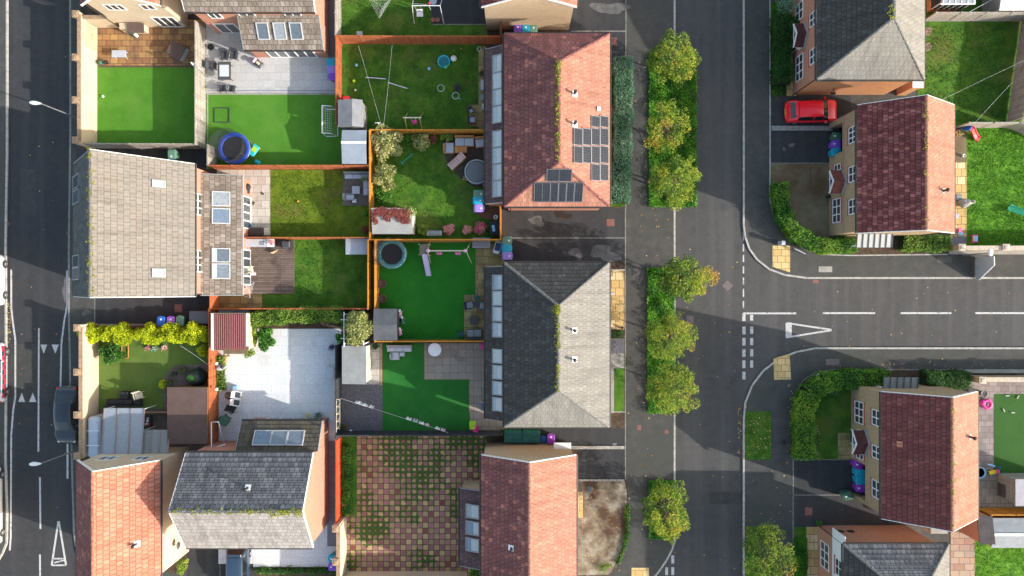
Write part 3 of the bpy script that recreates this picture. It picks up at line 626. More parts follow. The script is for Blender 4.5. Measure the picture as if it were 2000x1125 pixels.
def leanto(root, rect, side, zlow, zhigh, wall, roof, oh=.2, endoh=.08, barge=GREYTRIM, gut=GUTTER, base=.0, name='extension'):
    """single-storey addition: rect = world outline of its roof; side = where the low eave is"""
    x0, y0, x1, y1 = rect
    F = {'w': [(x0, y1, zlow), (x0, y0, zlow), (x1, y0, zhigh), (x1, y1, zhigh)], 'e': [(x1, y0, zlow), (x1, y1, zlow), (x0, y1, zhigh), (x0, y0, zhigh)],
         's': [(x0, y0, zlow), (x1, y0, zlow), (x1, y1, zhigh), (x0, y1, zhigh)], 'n': [(x1, y1, zlow), (x0, y1, zlow), (x0, y0, zhigh), (x1, y0, zhigh)]}[side]
    m = MB()
    dx0, dy0, dx1, dy1 = (oh if side == 'w' else 0 if side == 'e' else endoh, oh if side == 's' else 0 if side == 'n' else endoh,
                          oh if side == 'e' else 0 if side == 'w' else endoh, oh if side == 'n' else 0 if side == 's' else endoh)
    a0, b0, a1, b1 = x0 + dx0, y0 + dy0, x1 - dx1, y1 - dy1
    pl0 = Plane(F[0], Vector(F[1]) - Vector(F[0]), Vector(F[2]) - Vector(F[1])); n = pl0.n if pl0.n.z > 0 else -pl0.n
    def zt(x, y): q = Vector(F[0]); return q.z - ((x - q.x) * n.x + (y - q.y) * n.y) / n.z - .13
    c = [(a0, b0), (a1, b0), (a1, b1), (a0, b1)]
    for i in range(4):
        a, b = c[i], c[(i + 1) % 4]; m.poly([(*a, -.1), (*b, -.1), (*b, zt(*b)), (*a, zt(*a))])
    e = m.build(name, wall, root, True)
    r = MB(); pl = slope(r, F, .34); ro = r.build('roof', roof, root, True); pl.roof = ro
    g = MB()
    o = {'w': (-1, 0, 0), 'e': (1, 0, 0), 's': (0, -1, 0), 'n': (0, 1, 0)}[side]; gutter(g, F[0], F[1], o); g.build('gutter', gut, root, True)
    if side in 'we':
        for y, k in ((y0, -1), (y1, 1)):
            f = MB(); f.hexa([(x0, y - .02, F[0][2 if 0 else 2] - .2 if side == 'w' else zhigh - .2), (x1, y - .02, (zhigh if side == 'w' else zlow) - .2), (x1, y + .02, (zhigh if side == 'w' else zlow) - .2), (x0, y + .02, (zlow if side == 'w' else zhigh) - .2),
                                               (x0, y - .02, (zlow if side == 'w' else zhigh) + .05), (x1, y - .02, (zhigh if side == 'w' else zlow) + .05), (x1, y + .02, (zhigh if side == 'w' else zlow) + .05), (x0, y + .02, (zlow if side == 'w' else zhigh) + .05)]); f.build('barge_board', barge, root, True)
    else:
        for x in (x0, x1):
            f = MB()
            za, zb = (zlow, zhigh) if side == 's' else (zhigh, zlow)
            f.hexa([(x - .02, y0, za - .2), (x + .02, y0, za - .2), (x + .02, y1, zb - .2), (x - .02, y1, zb - .2), (x - .02, y0, za + .05), (x + .02, y0, za + .05), (x + .02, y1, zb + .05), (x - .02, y1, zb + .05)]); f.build('barge_board', barge, root, True)
    W_ = {'s': Plane((a0, b0, 0), (1, 0, 0), (0, 0, 1)), 'e': Plane((a1, b0, 0), (0, 1, 0), (0, 0, 1)), 'n': Plane((a1, b1, 0), (-1, 0, 0), (0, 0, 1)), 'w': Plane((a0, b1, 0), (0, -1, 0), (0, 0, 1))}
    return pl, W_
def downpipe(root, x, y, z0, z1, mat=GUTTER):
    m = MB(); m.tube([(x, y, z0), (x, y, z1)], .04, 8); m.build('downpipe', mat, root, True)
def porch(root, X, ya, yb, z0, z1, dep, roofmat, sidewall=LEAD):
    """small gabled door canopy on a west-facing wall at x=X"""
    ym = (ya + yb) / 2; m = MB()
    slope(m, [(X, yb, z0), (X - dep, yb, z0), (X - dep, ym, z1), (X, ym, z1)], .25); slope(m, [(X - dep, ya, z0), (X, ya, z0), (X, ym, z1), (X - dep, ym, z1)], .25)
    p = m.build('porch_roof', roofmat, root, True)
    m = MB()
    for a, b in ((ya, z0), (yb, z0)):
        m.hexa([(X - dep - .04, a, z0 - .16), (X - dep, a, z0 - .16), (X - dep, ym, z1 - .16), (X - dep - .04, ym, z1 - .16), (X - dep - .04, a, z0 + .05), (X - dep, a, z0 + .05), (X - dep, ym, z1 + .05), (X - dep - .04, ym, z1 + .05)])
    m.box(X - dep, ya + .05, z0 - .12, X - dep + .05, yb - .05, z0 - .04)
    for a in (ya + .1, yb - .15): m.hexa([(X - .06, a, z0 - .9), (X, a, z0 - .9), (X, a + .06, z0 - .9), (X - .06, a + .06, z0 - .9), (X - dep + .02, a, z0 - .12), (X, a, z0 - .1), (X, a + .06, z0 - .1), (X - dep + .02, a + .06, z0 - .12)])
    m.build('porch_bracket', WHITE, p, True)
    m = MB(); m.hexa([(X - .02, ya - .12, z0 - .02), (X, ya - .12, z0 - .02), (X, ym, z1), (X - .02, ym, z1), (X - .14, ya - .12, z0 + .03), (X - .02, ya - .12, z0 + .14), (X - .02, ym, z1 + .16), (X - .14, ym, z1 + .06)])
    m.hexa([(X - .02, yb + .12, z0 - .02), (X, yb + .12, z0 - .02), (X, ym, z1), (X - .02, ym, z1), (X - .14, yb + .12, z0 + .03), (X - .02, yb + .12, z0 + .14), (X - .02, ym, z1 + .16), (X - .14, ym, z1 + .06)])
    m.build('flashing', LEAD, p, True)
    d = MB(); w = Plane((X, yb, 0), (0, -1, 0), (0, 0, 1)); wd_ = yb - ya; obox(d, w, wd_ * .22, .14, wd_ * .78, 2.15, .0, .05); do = d.build('door', P('dark_blue_door', (.02, .03, .06), .4), root, True)
    f = MB(); obox(f, w, wd_ * .22 - .07, .12, wd_ * .22, 2.22, 0, .07); obox(f, w, wd_ * .78, .12, wd_ * .78 + .07, 2.22, 0, .07); obox(f, w, wd_ * .22, 2.15, wd_ * .78, 2.22, 0, .07); f.build('door_frame', WHITE, do, True)
    return p
# ---------------- boundaries ----------------
def fence(label, pts, h, mat, cat='fence', bay=1.83, post=None, z=.12, th=.045, lean=None, cap=True, name='fence', group=None, world=False):
    Q = [Vector(p[:2]) if world else Vector(W(*p)[:2]) for p in pts]
    root = thing(name, label, cat, (Q[0].x, Q[0].y, z), 0, group); post = post or mat
    done = set()
    def pst(p, d):
        k = (round(p.x, 2), round(p.y, 2))
        if k in done: return
        done.add(k); m = MB(); m.cbox(p.x, p.y, z + (h + .05) / 2, .10, .10, h + .05, math.atan2(d.y, d.x)); m.build('post', post, root, True)
    for a, b in zip(Q, Q[1:]):
        L_ = (b - a).length; n = max(1, round(L_ / bay)); d = (b - a).normalized(); ang = math.atan2(d.y, d.x)
        for i in range(n):
            p, q = a.lerp(b, i / n), a.lerp(b, (i + 1) / n); pst(p, d)
            w = (q - p).length - .10; c = (p + q) / 2; hh = h + random.uniform(-.012, .012); dz = random.uniform(-.01, .01)
            m = MB(); m.cbox(c.x, c.y, z + .05 + (hh - .08) / 2, w, th, hh - .08, ang + random.uniform(-.004, .004))
            if cap: m.cbox(c.x, c.y, z + hh - .01 + dz, w, th + .035, .03, ang)
            nrm = Vector((-d.y, d.x)) * (th / 2 + .018)
            for s in (-1, 1):
                for hz in ((.35, .95, 1.5) if s == 1 else (.35, 1.5)):
                    if hz < h - .1: m.cbox(c.x + nrm.x * s, c.y + nrm.y * s, z + hz, w, .035, .06, ang)
            m.build('fence_panel', mat, root, True)
        pst(b, d)
    return root
def brick_wall(label, pts, h, face, cap, piers=(), th=.23, z=.1, pier=.44, name='garden_wall', ph=.12):
    Q = [Vector(W(*p)[:2]) for p in pts]; root = thing(name, label, 'wall', (Q[0].x, Q[0].y, z))
    m = MB(); c = MB()
    for a, b in zip(Q, Q[1:]):
        d = (b - a); L_ = d.length; ang = math.atan2(d.y, d.x); mid = (a + b) / 2
        m.cbox(mid.x, mid.y, z - .1 + (h + .1) / 2, L_ + th * (.5 if len(Q) > 2 else 0), th, h + .1, ang); 
        k = max(1, round(L_ / .45))
        for i in range(k):
            p = a.lerp(b, (i + .5) / k); c.cbox(p.x, p.y, z + h + .035 + .002 * (i % 2), L_ / k - .012, th + .05, .07, ang)
    m.build('wall', face, root, True); c.build('coping', cap, root, True)
    for p in piers:
        q = W(*p); m = MB(); m.cbox(q.x, q.y, z + (h + ph) / 2 - .05, pier, pier, h + ph + .1); pr = m.build('pier', face, root, True)
        m = MB(); m.box(q.x - pier / 2 - .04, q.y - pier / 2 - .04, z + h + ph, q.x + pier / 2 + .04, q.y + pier / 2 + .04, z + h + ph + .07); m.box(q.x - pier / 2, q.y - pier / 2, z + h + ph + .07, q.x + pier / 2, q.y + pier / 2, z + h + ph + .12, .12, .12); m.build('pier_cap', cap, pr, True)
    return root
# ---------------- planting ----------------
def bush(label, px, py, r, h, mat, n=900, leaf=.09, cat='shrub', name='shrub', group=None, clumps=9, core=None, sq=1.0, rx=None, z=.12, rb=.0, rspread=.8, squash=.8, grad=.35, blobr=.45):
    """r in metres; at = ground point"""
    p = W(px, py, z + h * .5); x, y = p.x, p.y; root = thing(name, label, cat, (x, y, z), 0, group); rx = rx or r
    cs = []; rs = []
    for i in range(clumps):
        a = i * 2.4 + random.random(); q = math.sqrt((i + .5) / clumps) * (1 - blobr * .75)
        cs.append((x + math.cos(a) * rx * q, y + math.sin(a) * r * q, z + h * (.42 + .30 * (1 - q) + random.uniform(-.08, .12)))); rs.append(min(r, rx) * blobr * random.uniform(.8, 1.15))
    pts, cid = clump_points(cs, rs, 1, squash)
    per = max(20, n // clumps); P_ = []; I_ = []
    for i in range(clumps):
        a, b = clump_points([cs[i]], [.5], per, squash); a = (a - np.array(cs[i])) * np.array([rs[i] / .5, rs[i] / .5, max(.6, h * .9 / max(r, .2)) * rs[i] / .5]) + np.array(cs[i]); P_.append(a); I_.append(np.full(len(a), i))
    P_ = np.concatenate(P_); I_ = np.concatenate(I_); P_[:, 2] = np.maximum(P_[:, 2], z + .03)
    cl = RNG.uniform(0, 1, clumps); rnd = RNG.random(len(P_)) * rspread + cl[I_] * grad - grad * .3 + rb
    leafmesh('foliage', P_, leaf, rnd, mat, root)
    m = MB()
    for c in cs: m.tube([(x, y, z), (x * .6 + c[0] * .4, y * .6 + c[1] * .4, z + (c[2] - z) * .55), c], .035, 5, r2=.01)
    m.build('stem', BARK, root, True)
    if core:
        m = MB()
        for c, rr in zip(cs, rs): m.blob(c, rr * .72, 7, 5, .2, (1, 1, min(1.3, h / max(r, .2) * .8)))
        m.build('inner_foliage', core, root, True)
    return root
def hedge(label, pts, w, h, mat, dens=420, leaf=.085, z=.12, cat='hedge', name='hedge', core=CORE, yel=None, var=.12, group=None, rb=0.0):
    Q = [W(*p) for p in pts]; root = thing(name, label, cat, (Q[0].x, Q[0].y, z), 0, group)
    # core
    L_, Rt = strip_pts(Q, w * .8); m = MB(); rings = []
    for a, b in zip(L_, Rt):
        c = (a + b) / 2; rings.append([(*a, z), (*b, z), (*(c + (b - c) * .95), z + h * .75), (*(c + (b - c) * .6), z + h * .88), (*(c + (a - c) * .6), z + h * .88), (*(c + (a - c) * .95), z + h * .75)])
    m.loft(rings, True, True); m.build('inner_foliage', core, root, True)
    P_ = []; Rn = []
    tot = 0
    for a, b in zip(Q, Q[1:]):
        l = (b - a).length; n = int(l * (w + 2 * h) * dens); d = (b - a).normalized(); s = Vector((-d.y, d.x, 0))
        t = RNG.random(n) * (l + .1) - .05; q = RNG.uniform(-1, 1, n) * (w / 2 + h); lump = .10 * np.sin((t + tot) * 3.1) + .07 * np.sin((t + tot) * 7.7 + 1) + var * .5 * np.sin(q * 5 + (t + tot) * 2.3)
        top = np.abs(q) < w / 2
        off = np.where(top, q, np.sign(q) * (w / 2 + lump * .6)) ; zz = np.where(top, h + lump * .6 - (np.abs(q) / (w / 2)) ** 4 * .12, h - (np.abs(q) - w / 2))
        j = RNG.normal(0, .045, (n, 3)); pos = np.array(a)[None, :2] + np.outer(t, np.array(d)[:2]) + np.outer(off, np.array(s)[:2])
        P_.append(np.column_stack([pos, z + np.maximum(zz, .05)]) + j); 
        r = RNG.random(n) * .75 + .12 * np.sin((t + tot) * 2.1) + .08 * np.sin((t + tot) * 5 + q * 4) + rb
        if yel is not None: r = r + yel((tot + t))
        Rn.append(r); tot += l
    leafmesh('foliage', np.concatenate(P_), leaf, np.concatenate(Rn), mat, root)
    return root
def tree(label, px, py, h, rx, ry, n=60, per=95, hue=None, off=(0, 0), leaf=.13, seed=1, group=None, mat=None, rb=0, zc=None):
    """px,py: trunk foot at ground; crown ellipse radii in metres"""
    global RNG
    keep = RNG; RNG = np.random.default_rng(seed); random.seed(seed)
    f = W(px, py, .1); root = thing('street_tree', label, 'tree', (f.x, f.y, .1), 0, group)
    zc = zc or h * .66; rz = (h - 1.5) * .5; cx, cy = f.x + off[0], f.y + off[1]
    cs = []; rs = []; k = 0
    while len(cs) < n and k < 4000:
        k += 1; d = RNG.normal(size=3); d /= np.linalg.norm(d); q = RNG.uniform(.25, 1) ** .45
        c = np.array([cx + d[0] * rx * q * RNG.uniform(.75, 1.03), cy + d[1] * ry * q * RNG.uniform(.75, 1.03), zc + d[2] * rz * q])
        if any(np.linalg.norm(c - o) < .36 for o in cs): continue
        cs.append(c); rs.append(RNG.uniform(.26, .50))
    P_, I_ = clump_points(cs, rs, per, .75)
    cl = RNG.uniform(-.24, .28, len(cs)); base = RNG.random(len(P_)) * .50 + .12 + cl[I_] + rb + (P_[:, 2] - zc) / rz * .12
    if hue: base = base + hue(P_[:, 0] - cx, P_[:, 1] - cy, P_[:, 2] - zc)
    leafmesh('crown', P_, leaf, base, mat or L_TREE, root)
    m = MB(); top = Vector((cx, cy, zc + rz * .4)); mid = Vector((f.x * .7 + cx * .3, f.y * .7 + cy * .3, 1.9))
    m.tube([f, f.lerp(mid, .5) + Vector((.03, .02, 0)), mid, mid.lerp(top, .5), top], .10, 8, r2=.025)
    for i, c in enumerate(cs):
        if i % 2: continue
        s = mid.lerp(top, random.uniform(.05, .8)); e = Vector(c); m.tube([s, s.lerp(e, .5) + Vector((0, 0, .12)), e], .028, 5, r2=.007)
    m.build('trunk', BARK, root, True)
    RNG = keep; return root
def plant_pot(label, px, py, r=.22, h=.35, pot=None, leaf=None, z=.14, ph=.35, name='potted_plant', group=None, n=160):
    p = W(px, py, z + h); t = thing(name, label, 'plant pot', (p.x, p.y, z), 0, group)
    m = MB(); m.lathe(0, 0, [(r * .7, 0), (r, h), (r * 1.06, h), (r * 1.06, h - .03), (r * .9, h - .035), (.01, h - .05)], 14); m.build('pot', pot or C['terracotta'], t)
    m = MB(); m.lathe(0, 0, [(r * .88, h - .06), (.01, h - .03)], 12); m.build('compost', SOIL, t)
    if leaf:
        pts, _ = clump_points([(0, 0, h + ph * .4), (r * .5, .05, h + ph * .3), (-r * .4, -.1, h + ph * .35)], [max(.2, r * 1.1)] * 3, n, ph / max(r, .2) * .6)
        leafmesh('foliage', pts, .09, RNG.random(len(pts)), leaf, t, False)
    return t
# ---------------- street and garden things ----------------
def wheelie(label, px, py, col, rz=0.0, sticker=True, group='wheeled bins', z=.125):
    group = group or 'wheeled bins'; p = W(px, py, 1.0); t = thing('wheeled_bin', label, 'bin', (p.x, p.y, z), R(rz), group)
    mt = C[col] if isinstance(col, str) else col
    m = MB(); m.hexa([(-.20, -.22, .08), (.20, -.22, .08), (.22, .26, .08), (-.22, .26, .08), (-.27, -.31, .93), (.27, -.31, .93), (.27, .33, .93), (-.27, .33, .93)])
    m.box(-.29, -.34, .90, .29, .35, .96); m.tube([(-.22, .40, .95), (.22, .40, .95)], .018, 6); m.box(-.24, .33, .93, -.2, .42, .97); m.box(.2, .33, .93, .24, .42, .97)
    m.build('body', mt, t, bevel=.015)
    m = MB(); rg = []
    for y, w, a, b in ((-.37, .27, .96, .98), (-.33, .29, .955, 1.02), (-.05, .295, .96, 1.06), (.22, .295, .96, 1.075), (.34, .28, .96, 1.05), (.38, .26, .97, 1.01)):
        rg.append([(-w, y, a), (w, y, a), (w, y, b - .02), (w * .8, y, b), (-w * .8, y, b), (-w, y, b - .02)])
    m.loft(rg); m.box(-.15, -.42, .965, .15, -.36, .99); l = m.build('lid', mt, t, bevel=.008)
    if sticker:
        m = MB(); m.hexa([(-.07, -.24, 1.015), (.05, -.24, 1.015), (.05, -.10, 1.03), (-.07, -.10, 1.03), (-.07, -.24, 1.046), (.05, -.24, 1.046), (.05, -.10, 1.062), (-.07, -.10, 1.062)]); m.build('sticker', C['white'], l)
    for s in (-1, 1):
        m = MB(); m.loft([[(s * q, .27 + r_ * math.cos(k * .524), .1 + r_ * math.sin(k * .524)) for k in range(12)] for q, r_ in ((.19, .08), (.19, .1), (.24, .1), (.24, .07))]); m.build('wheel', BLACKP, t)
    return t
def chair(label, px, py, rz, mat, cush=None, w=.55, d=.55, name='garden_chair', cat='chair', group=None, z=.15, slats=0):
    p = W(px, py, z + .5); t = thing(name, label, cat, (p.x, p.y, z), R(rz), group)
    m = MB(); m.box(-w / 2, -d / 2, .36, w / 2, d / 2, .42); m.build('seat', mat, t, bevel=.01)
    m = MB(); m.hexa([(-w / 2, d / 2 - .05, .42), (w / 2, d / 2 - .05, .42), (w / 2, d / 2, .42), (-w / 2, d / 2, .42), (-w / 2, d / 2 + .07, .9), (w / 2, d / 2 + .07, .9), (w / 2, d / 2 + .12, .9), (-w / 2, d / 2 + .12, .9)]); m.build('backrest', mat, t, bevel=.01)
    for sx in (-1, 1):
        m = MB(); m.box(sx * w / 2 - .03, -d / 2, .60, sx * w / 2 + .03, d / 2 + .05, .64); m.box(sx * w / 2 - .02, -d / 2 + .02, .42, sx * w / 2 + .02, -d / 2 + .06, .60); m.build('armrest', mat, t)
        for sy in (-1, 1):
            m = MB(); m.tube([(sx * (w / 2 - .03), sy * (d / 2 - .03), 0), (sx * (w / 2 - .04), sy * (d / 2 - .04), .37)], .02, 6); m.build('leg', mat, t)
    if cush:
        m = MB(); m.rbox(0, -.01, .47, w - .1, d - .08, .1, .03); m.build('cushion', cush, t)
    return t
def table(label, px, py, w, d, mat, rz=0, h=.72, top=None, round_=False, z=.15, name='garden_table', glass=None):
    p = W(px, py, z + h); t = thing(name, label, 'table', (p.x, p.y, z), R(rz))
    m = MB()
    if round_: m.lathe(0, 0, [(w / 2 - .02, h - .04), (w / 2, h - .03), (w / 2, h - .01), (w / 2 - .01, h)], 32)
    else: m.rbox(0, 0, h - .02, w, d, .045, .01)
    o = m.build('tabletop', top or mat, t)
    if glass: m = MB(); m.box(-w * .36, -d * .32, h + .003, w * .36, d * .32, h + .012); m.build('glass_inset', glass, o)
    q = .7 if round_ else .9
    for sx in (-1, 1):
        for sy in (-1, 1):
            m = MB(); m.tube([(sx * w / 2 * q * .9, sy * d / 2 * q * .9, 0), (sx * w / 2 * q * .8, sy * d / 2 * q * .8, h - .04)], .025, 6); m.build('leg', mat, t)
    return t
def sofa(label, px, py, segs, frame, cush, rz=0, z=.15, name='garden_sofa', hs=.68, group=None, cat='sofa'):
    """segs: list of (x0,y0,x1,y1,back side letters) local metres"""
    p = W(px, py, z + .5); t = thing(name, label, cat, (p.x, p.y, z), R(rz), group)
    fr = MB(); 
    for k, (x0, y0, x1, y1, back) in enumerate(segs):
        fr.box(x0, y0, .03, x1, y1, .30 - .003 * k)
    fr.build('base', frame, t, bevel=.015)
    b = MB()
    for k, (x0, y0, x1, y1, back) in enumerate(segs):
        T = .14; e = .004 * k
        if 'n' in back: b.box(x0 + e, y1 - T, .302, x1 - e, y1 - e, hs + e)
        if 's' in back: b.box(x0 + e, y0 + e, .302, x1 - e, y0 + T, hs + e)
        if 'w' in back: b.box(x0 + e, y0 + T, .302, x0 + T, y1 - T, hs - .01 + e)
        if 'e' in back: b.box(x1 - T, y0 + T, .302, x1 - e, y1 - T, hs - .01 + e)
    if b.v: b.build('backrest', frame, t)
    for (x0, y0, x1, y1, back) in segs:
        a0 = x0 + (.16 if 'w' in back else .03); a1 = x1 - (.16 if 'e' in back else .03); c0 = y0 + (.16 if 's' in back else .03); c1 = y1 - (.16 if 'n' in back else .03)
        m = MB(); n = max(1, round((a1 - a0) / .65)) if (a1 - a0) > (c1 - c0) else 1; k = max(1, round((c1 - c0) / .65)) if n == 1 else 1
        for i in range(n):
            for j in range(k):
                ww, dd = (a1 - a0) / n - .015, (c1 - c0) / k - .015
                m.rbox(a0 + (a1 - a0) * (i + .5) / n, c0 + (c1 - c0) * (j + .5) / k, .37, ww, dd, .13, .035)
        m.build('cushion', cush, t)
    return t
def shed(label, x0, y0, x1, y1, h, mats, kind='flat', rise=.25, name='shed', oh=.08, cat='shed', z=.13, seams=0, door=None, ridge_strip=None, split=.5, rolled=False):
    """px outline of its roof edge seen at eave height h"""
    a0, b0, a1, b1 = wr(x0, y0, x1, y1, z + h); wm, rm = mats; cx, cy = (a0 + a1) / 2, (b0 + b1) / 2
    t = thing(name, label, cat, (cx, cy, z)); m = MB(); m.box(a0 + oh, b0 + oh, z - .05, a1 - oh, b1 - oh, z + h - .04); m.build('wall', wm, t, True)
    m = MB(); zz = z + h
    if kind == 'flat': m.hexa([(a0, b0, zz - .03), (a1, b0, zz - .03), (a1, b1, zz - .03), (a0, b1, zz - .03), (a0, b0, zz + .03), (a1, b0, zz + .03 + rise * 0), (a1, b1, zz + .03), (a0, b1, zz + .03)])
    elif kind in ('me', 'mw', 'mn', 'ms'):   # mono-pitch, high side named
        hz = {'me': (0, 1, 1, 0), 'mw': (1, 0, 0, 1), 'mn': (0, 0, 1, 1), 'ms': (1, 1, 0, 0)}[kind]
        C4 = [(a0, b0), (a1, b0), (a1, b1), (a0, b1)]
        m.hexa([(c[0], c[1], zz - .04 + rise * k) for c, k in zip(C4, hz)] + [(c[0], c[1], zz + .02 + rise * k) for c, k in zip(C4, hz)])
        w2 = MB(); w2.hexa([(c[0] + (oh if c[0] == a0 else -oh), c[1] + (oh if c[1] == b0 else -oh), zz - .04) for c in C4] + [(c[0] + (oh if c[0] == a0 else -oh), c[1] + (oh if c[1] == b0 else -oh), zz - .035 + rise * k * .93) for c, k in zip(C4, hz)]); w2.build('wall', wm, t, True)
    elif kind == 'gx':   # ridge along x
        cc = b0 + (b1 - b0) * split
        m.hexa([(a0, b0, zz - .04), (a1, b0, zz - .04), (a1, cc, zz + rise - .04), (a0, cc, zz + rise - .04), (a0, b0, zz), (a1, b0, zz), (a1, cc, zz + rise), (a0, cc, zz + rise)])
        m.hexa([(a0, cc, zz + rise - .04), (a1, cc, zz + rise - .04), (a1, b1, zz - .04), (a0, b1, zz - .04), (a0, cc, zz + rise), (a1, cc, zz + rise), (a1, b1, zz), (a0, b1, zz)])
        for xx in (a0 + oh, a1 - oh - .04):
            w2 = MB(); w2.poly([(xx, b0 + oh, zz - .05), (xx, b1 - oh, zz - .05), (xx, cc, zz + rise - .05)]); w2.poly([(xx + .04, b1 - oh, zz - .05), (xx + .04, b0 + oh, zz - .05), (xx + .04, cc, zz + rise - .05)]); w2.build('gable', wm, t, True)
    elif kind == 'gy':
        cc = a0 + (a1 - a0) * split
        m.hexa([(a0, b0, zz - .04), (cc, b0, zz + rise - .04), (cc, b1, zz + rise - .04), (a0, b1, zz - .04), (a0, b0, zz), (cc, b0, zz + rise), (cc, b1, zz + rise), (a0, b1, zz)])
        m.hexa([(cc, b0, zz + rise - .04), (a1, b0, zz - .04), (a1, b1, zz - .04), (cc, b1, zz + rise - .04), (cc, b0, zz + rise), (a1, b0, zz), (a1, b1, zz), (cc, b1, zz + rise)])
        for yy in (b0 + oh, b1 - oh - .04):
            w2 = MB(); w2.poly([(a0 + oh, yy, zz - .05), (a1 - oh, yy, zz - .05), (cc, yy, zz + rise - .05)]); w2.poly([(a1 - oh, yy + .04, zz - .05), (a0 + oh, yy + .04, zz - .05), (cc, yy + .04, zz + rise - .05)]); w2.build('gable', wm, t, True)
    r = m.build('roof', rm, t, True)
    if seams and kind == 'flat':
        s = MB()
        for i in range(1, seams): q = a0 + (a1 - a0) * i / seams; s.box(q - .02, b0 + .01, zz + .03, q + .02, b1 - .01, zz + .045)
        s.build('seam', rm, r, True)
    if ridge_strip:
        s = MB()
        if kind == 'gx': s.box(a0 - .01, cc - .09, zz + rise - .03, a1 + .01, cc + .09, zz + rise + .035)
        else: s.box(cc - .09, b0 - .01, zz + rise - .03, cc + .09, b1 + .01, zz + rise + .035)
        s.build('ridge_strip', ridge_strip, r, True)
    # edge trim
    tr = MB()
    if kind == 'flat':
        for (p, q, u_, v_) in ((a0 - .02, b0 - .02, a1 + .02, b0 + .0), (a0 - .02, b1, a1 + .02, b1 + .02), (a0 - .02, b0, a0, b1), (a1, b0, a1 + .02, b1)): tr.box(p, q, zz - .10, u_, v_, zz + .045)
        tr.build('fascia', wm, t, True)
    if door:   # side letter
        dm = MB(); k = door
        if k == 'e': dm.box(a1 - oh, cy - .4, z + .05, a1 - oh + .03, cy + .4, z + 1.85)
        if k == 's': dm.box(cx - .4, b0 + oh - .03, z + .05, cx + .4, b0 + oh, z + 1.85)
        if k == 'n': dm.box(cx - .4, b1 - oh, z + .05, cx + .4, b1 - oh + .03, z + 1.85)
        if k == 'w': dm.box(a0 + oh - .03, cy - .4, z + .05, a0 + oh, cy + .4, z + 1.85)
        dm.build('door', wm, t, True)
    return t, (a0, b0, a1, b1, zz)
def trampoline(label, px, py, r, pad, lean=True, z=.14, h=.75, net_h=1.6, pattern=None):
    p = W(px, py, z + h); t = thing('trampoline', label, 'trampoline', (p.x, p.y, z))
    m = MB(); m.lathe(0, 0, [(r - .25, h - .02), (.3, h - .05), (.01, h - .06)], 36, True, False); m.build('mat', C['black'], t)
    m = MB(); m.lathe(0, 0, [(r - .30, h + .0), (r - .28, h + .05), (r - .02, h + .06), (r + .02, h + .02), (r, h - .03), (r - .28, h - .02)], 40, True, False); m.build('pad', pad, t)
    m = MB(); m.torus(0, 0, h - .06, r, .025); m.build('ring', C['galv'], t)
    for k in range(3):
        a = k * 2.094 + .3; m = MB(); q1, q2 = (math.cos(a - .3) * r, math.sin(a - .3) * r), (math.cos(a + .3) * r, math.sin(a + .3) * r)
        m.tube([(*q1, h - .05), (*q1, .02), (*q2, .02), (*q2, h - .05)], .022, 6); m.build('leg', C['galv'], t)
    for k in range(6):
        a = k * math.pi / 3 + .5; m = MB(); m.tube([(math.cos(a) * (r + .03), math.sin(a) * (r + .03), .1), (math.cos(a) * (r + .04), math.sin(a) * (r + .04), h + net_h)], .02, 6); m.build('net_pole', C['dgrey'], t)
    m = MB(); m.lathe(0, 0, [(r - .28, h + .06), (r, h + .7), (r + .02, h + net_h)], 36, True, False); m.build('net', NET, t)
    return t
def street_lamp(label, bx, by, tx, ty, h=5.0, group=None):
    b = W(bx, by, .1); t = thing('street_lamp', label, 'street lamp', tuple(b), 0, group)
    m = MB(); m.tube([(0, 0, 0), (0, 0, 1.2)], .07, 10); m.tube([(0, 0, 1.2), (0, 0, h)], .05, 10, r2=.035); m.build('pole', C['galv'], t)
    m = MB(); d = Vector((tx, ty, 0)).normalized(); a = math.atan2(d.y, d.x); rg = []
    for x, w, z0, z1 in ((-.05, .05, 0, .06), (.1, .09, -.02, .09), (.35, .15, -.04, .12), (.6, .15, -.04, .11), (.78, .07, -.01, .06)):
        rg.append([(x * d.x - q * d.y, x * d.y + q * d.x, h + zz) for q, zz in ((-w, z0 + .02), (-w * .5, z0), (w * .5, z0), (w, z0 + .02), (w * .8, z1 * .8), (w * .3, z1), (-w * .3, z1), (-w * .8, z1 * .8))])
    m.loft(rg, True, True); m.build('lamp_head', WHITEM, t)
    return t
def cable(label, pts, r=.008, mat=None, name='washing_line', cat='washing line', sag=.15):
    P0 = []
    for a, b in zip(pts, pts[1:]):
        a, b = Vector(a), Vector(b)
        for k in range(9): s = k / 8; q = a.lerp(b, s); q.z -= sag * 4 * s * (1 - s); P0.append(q) if not P0 or (P0[-1] - q).length > .01 else None
    m = MB(); m.tube(P0, r, 5); o = m.build(name, mat or C['white']); tag(o, label, cat); return o
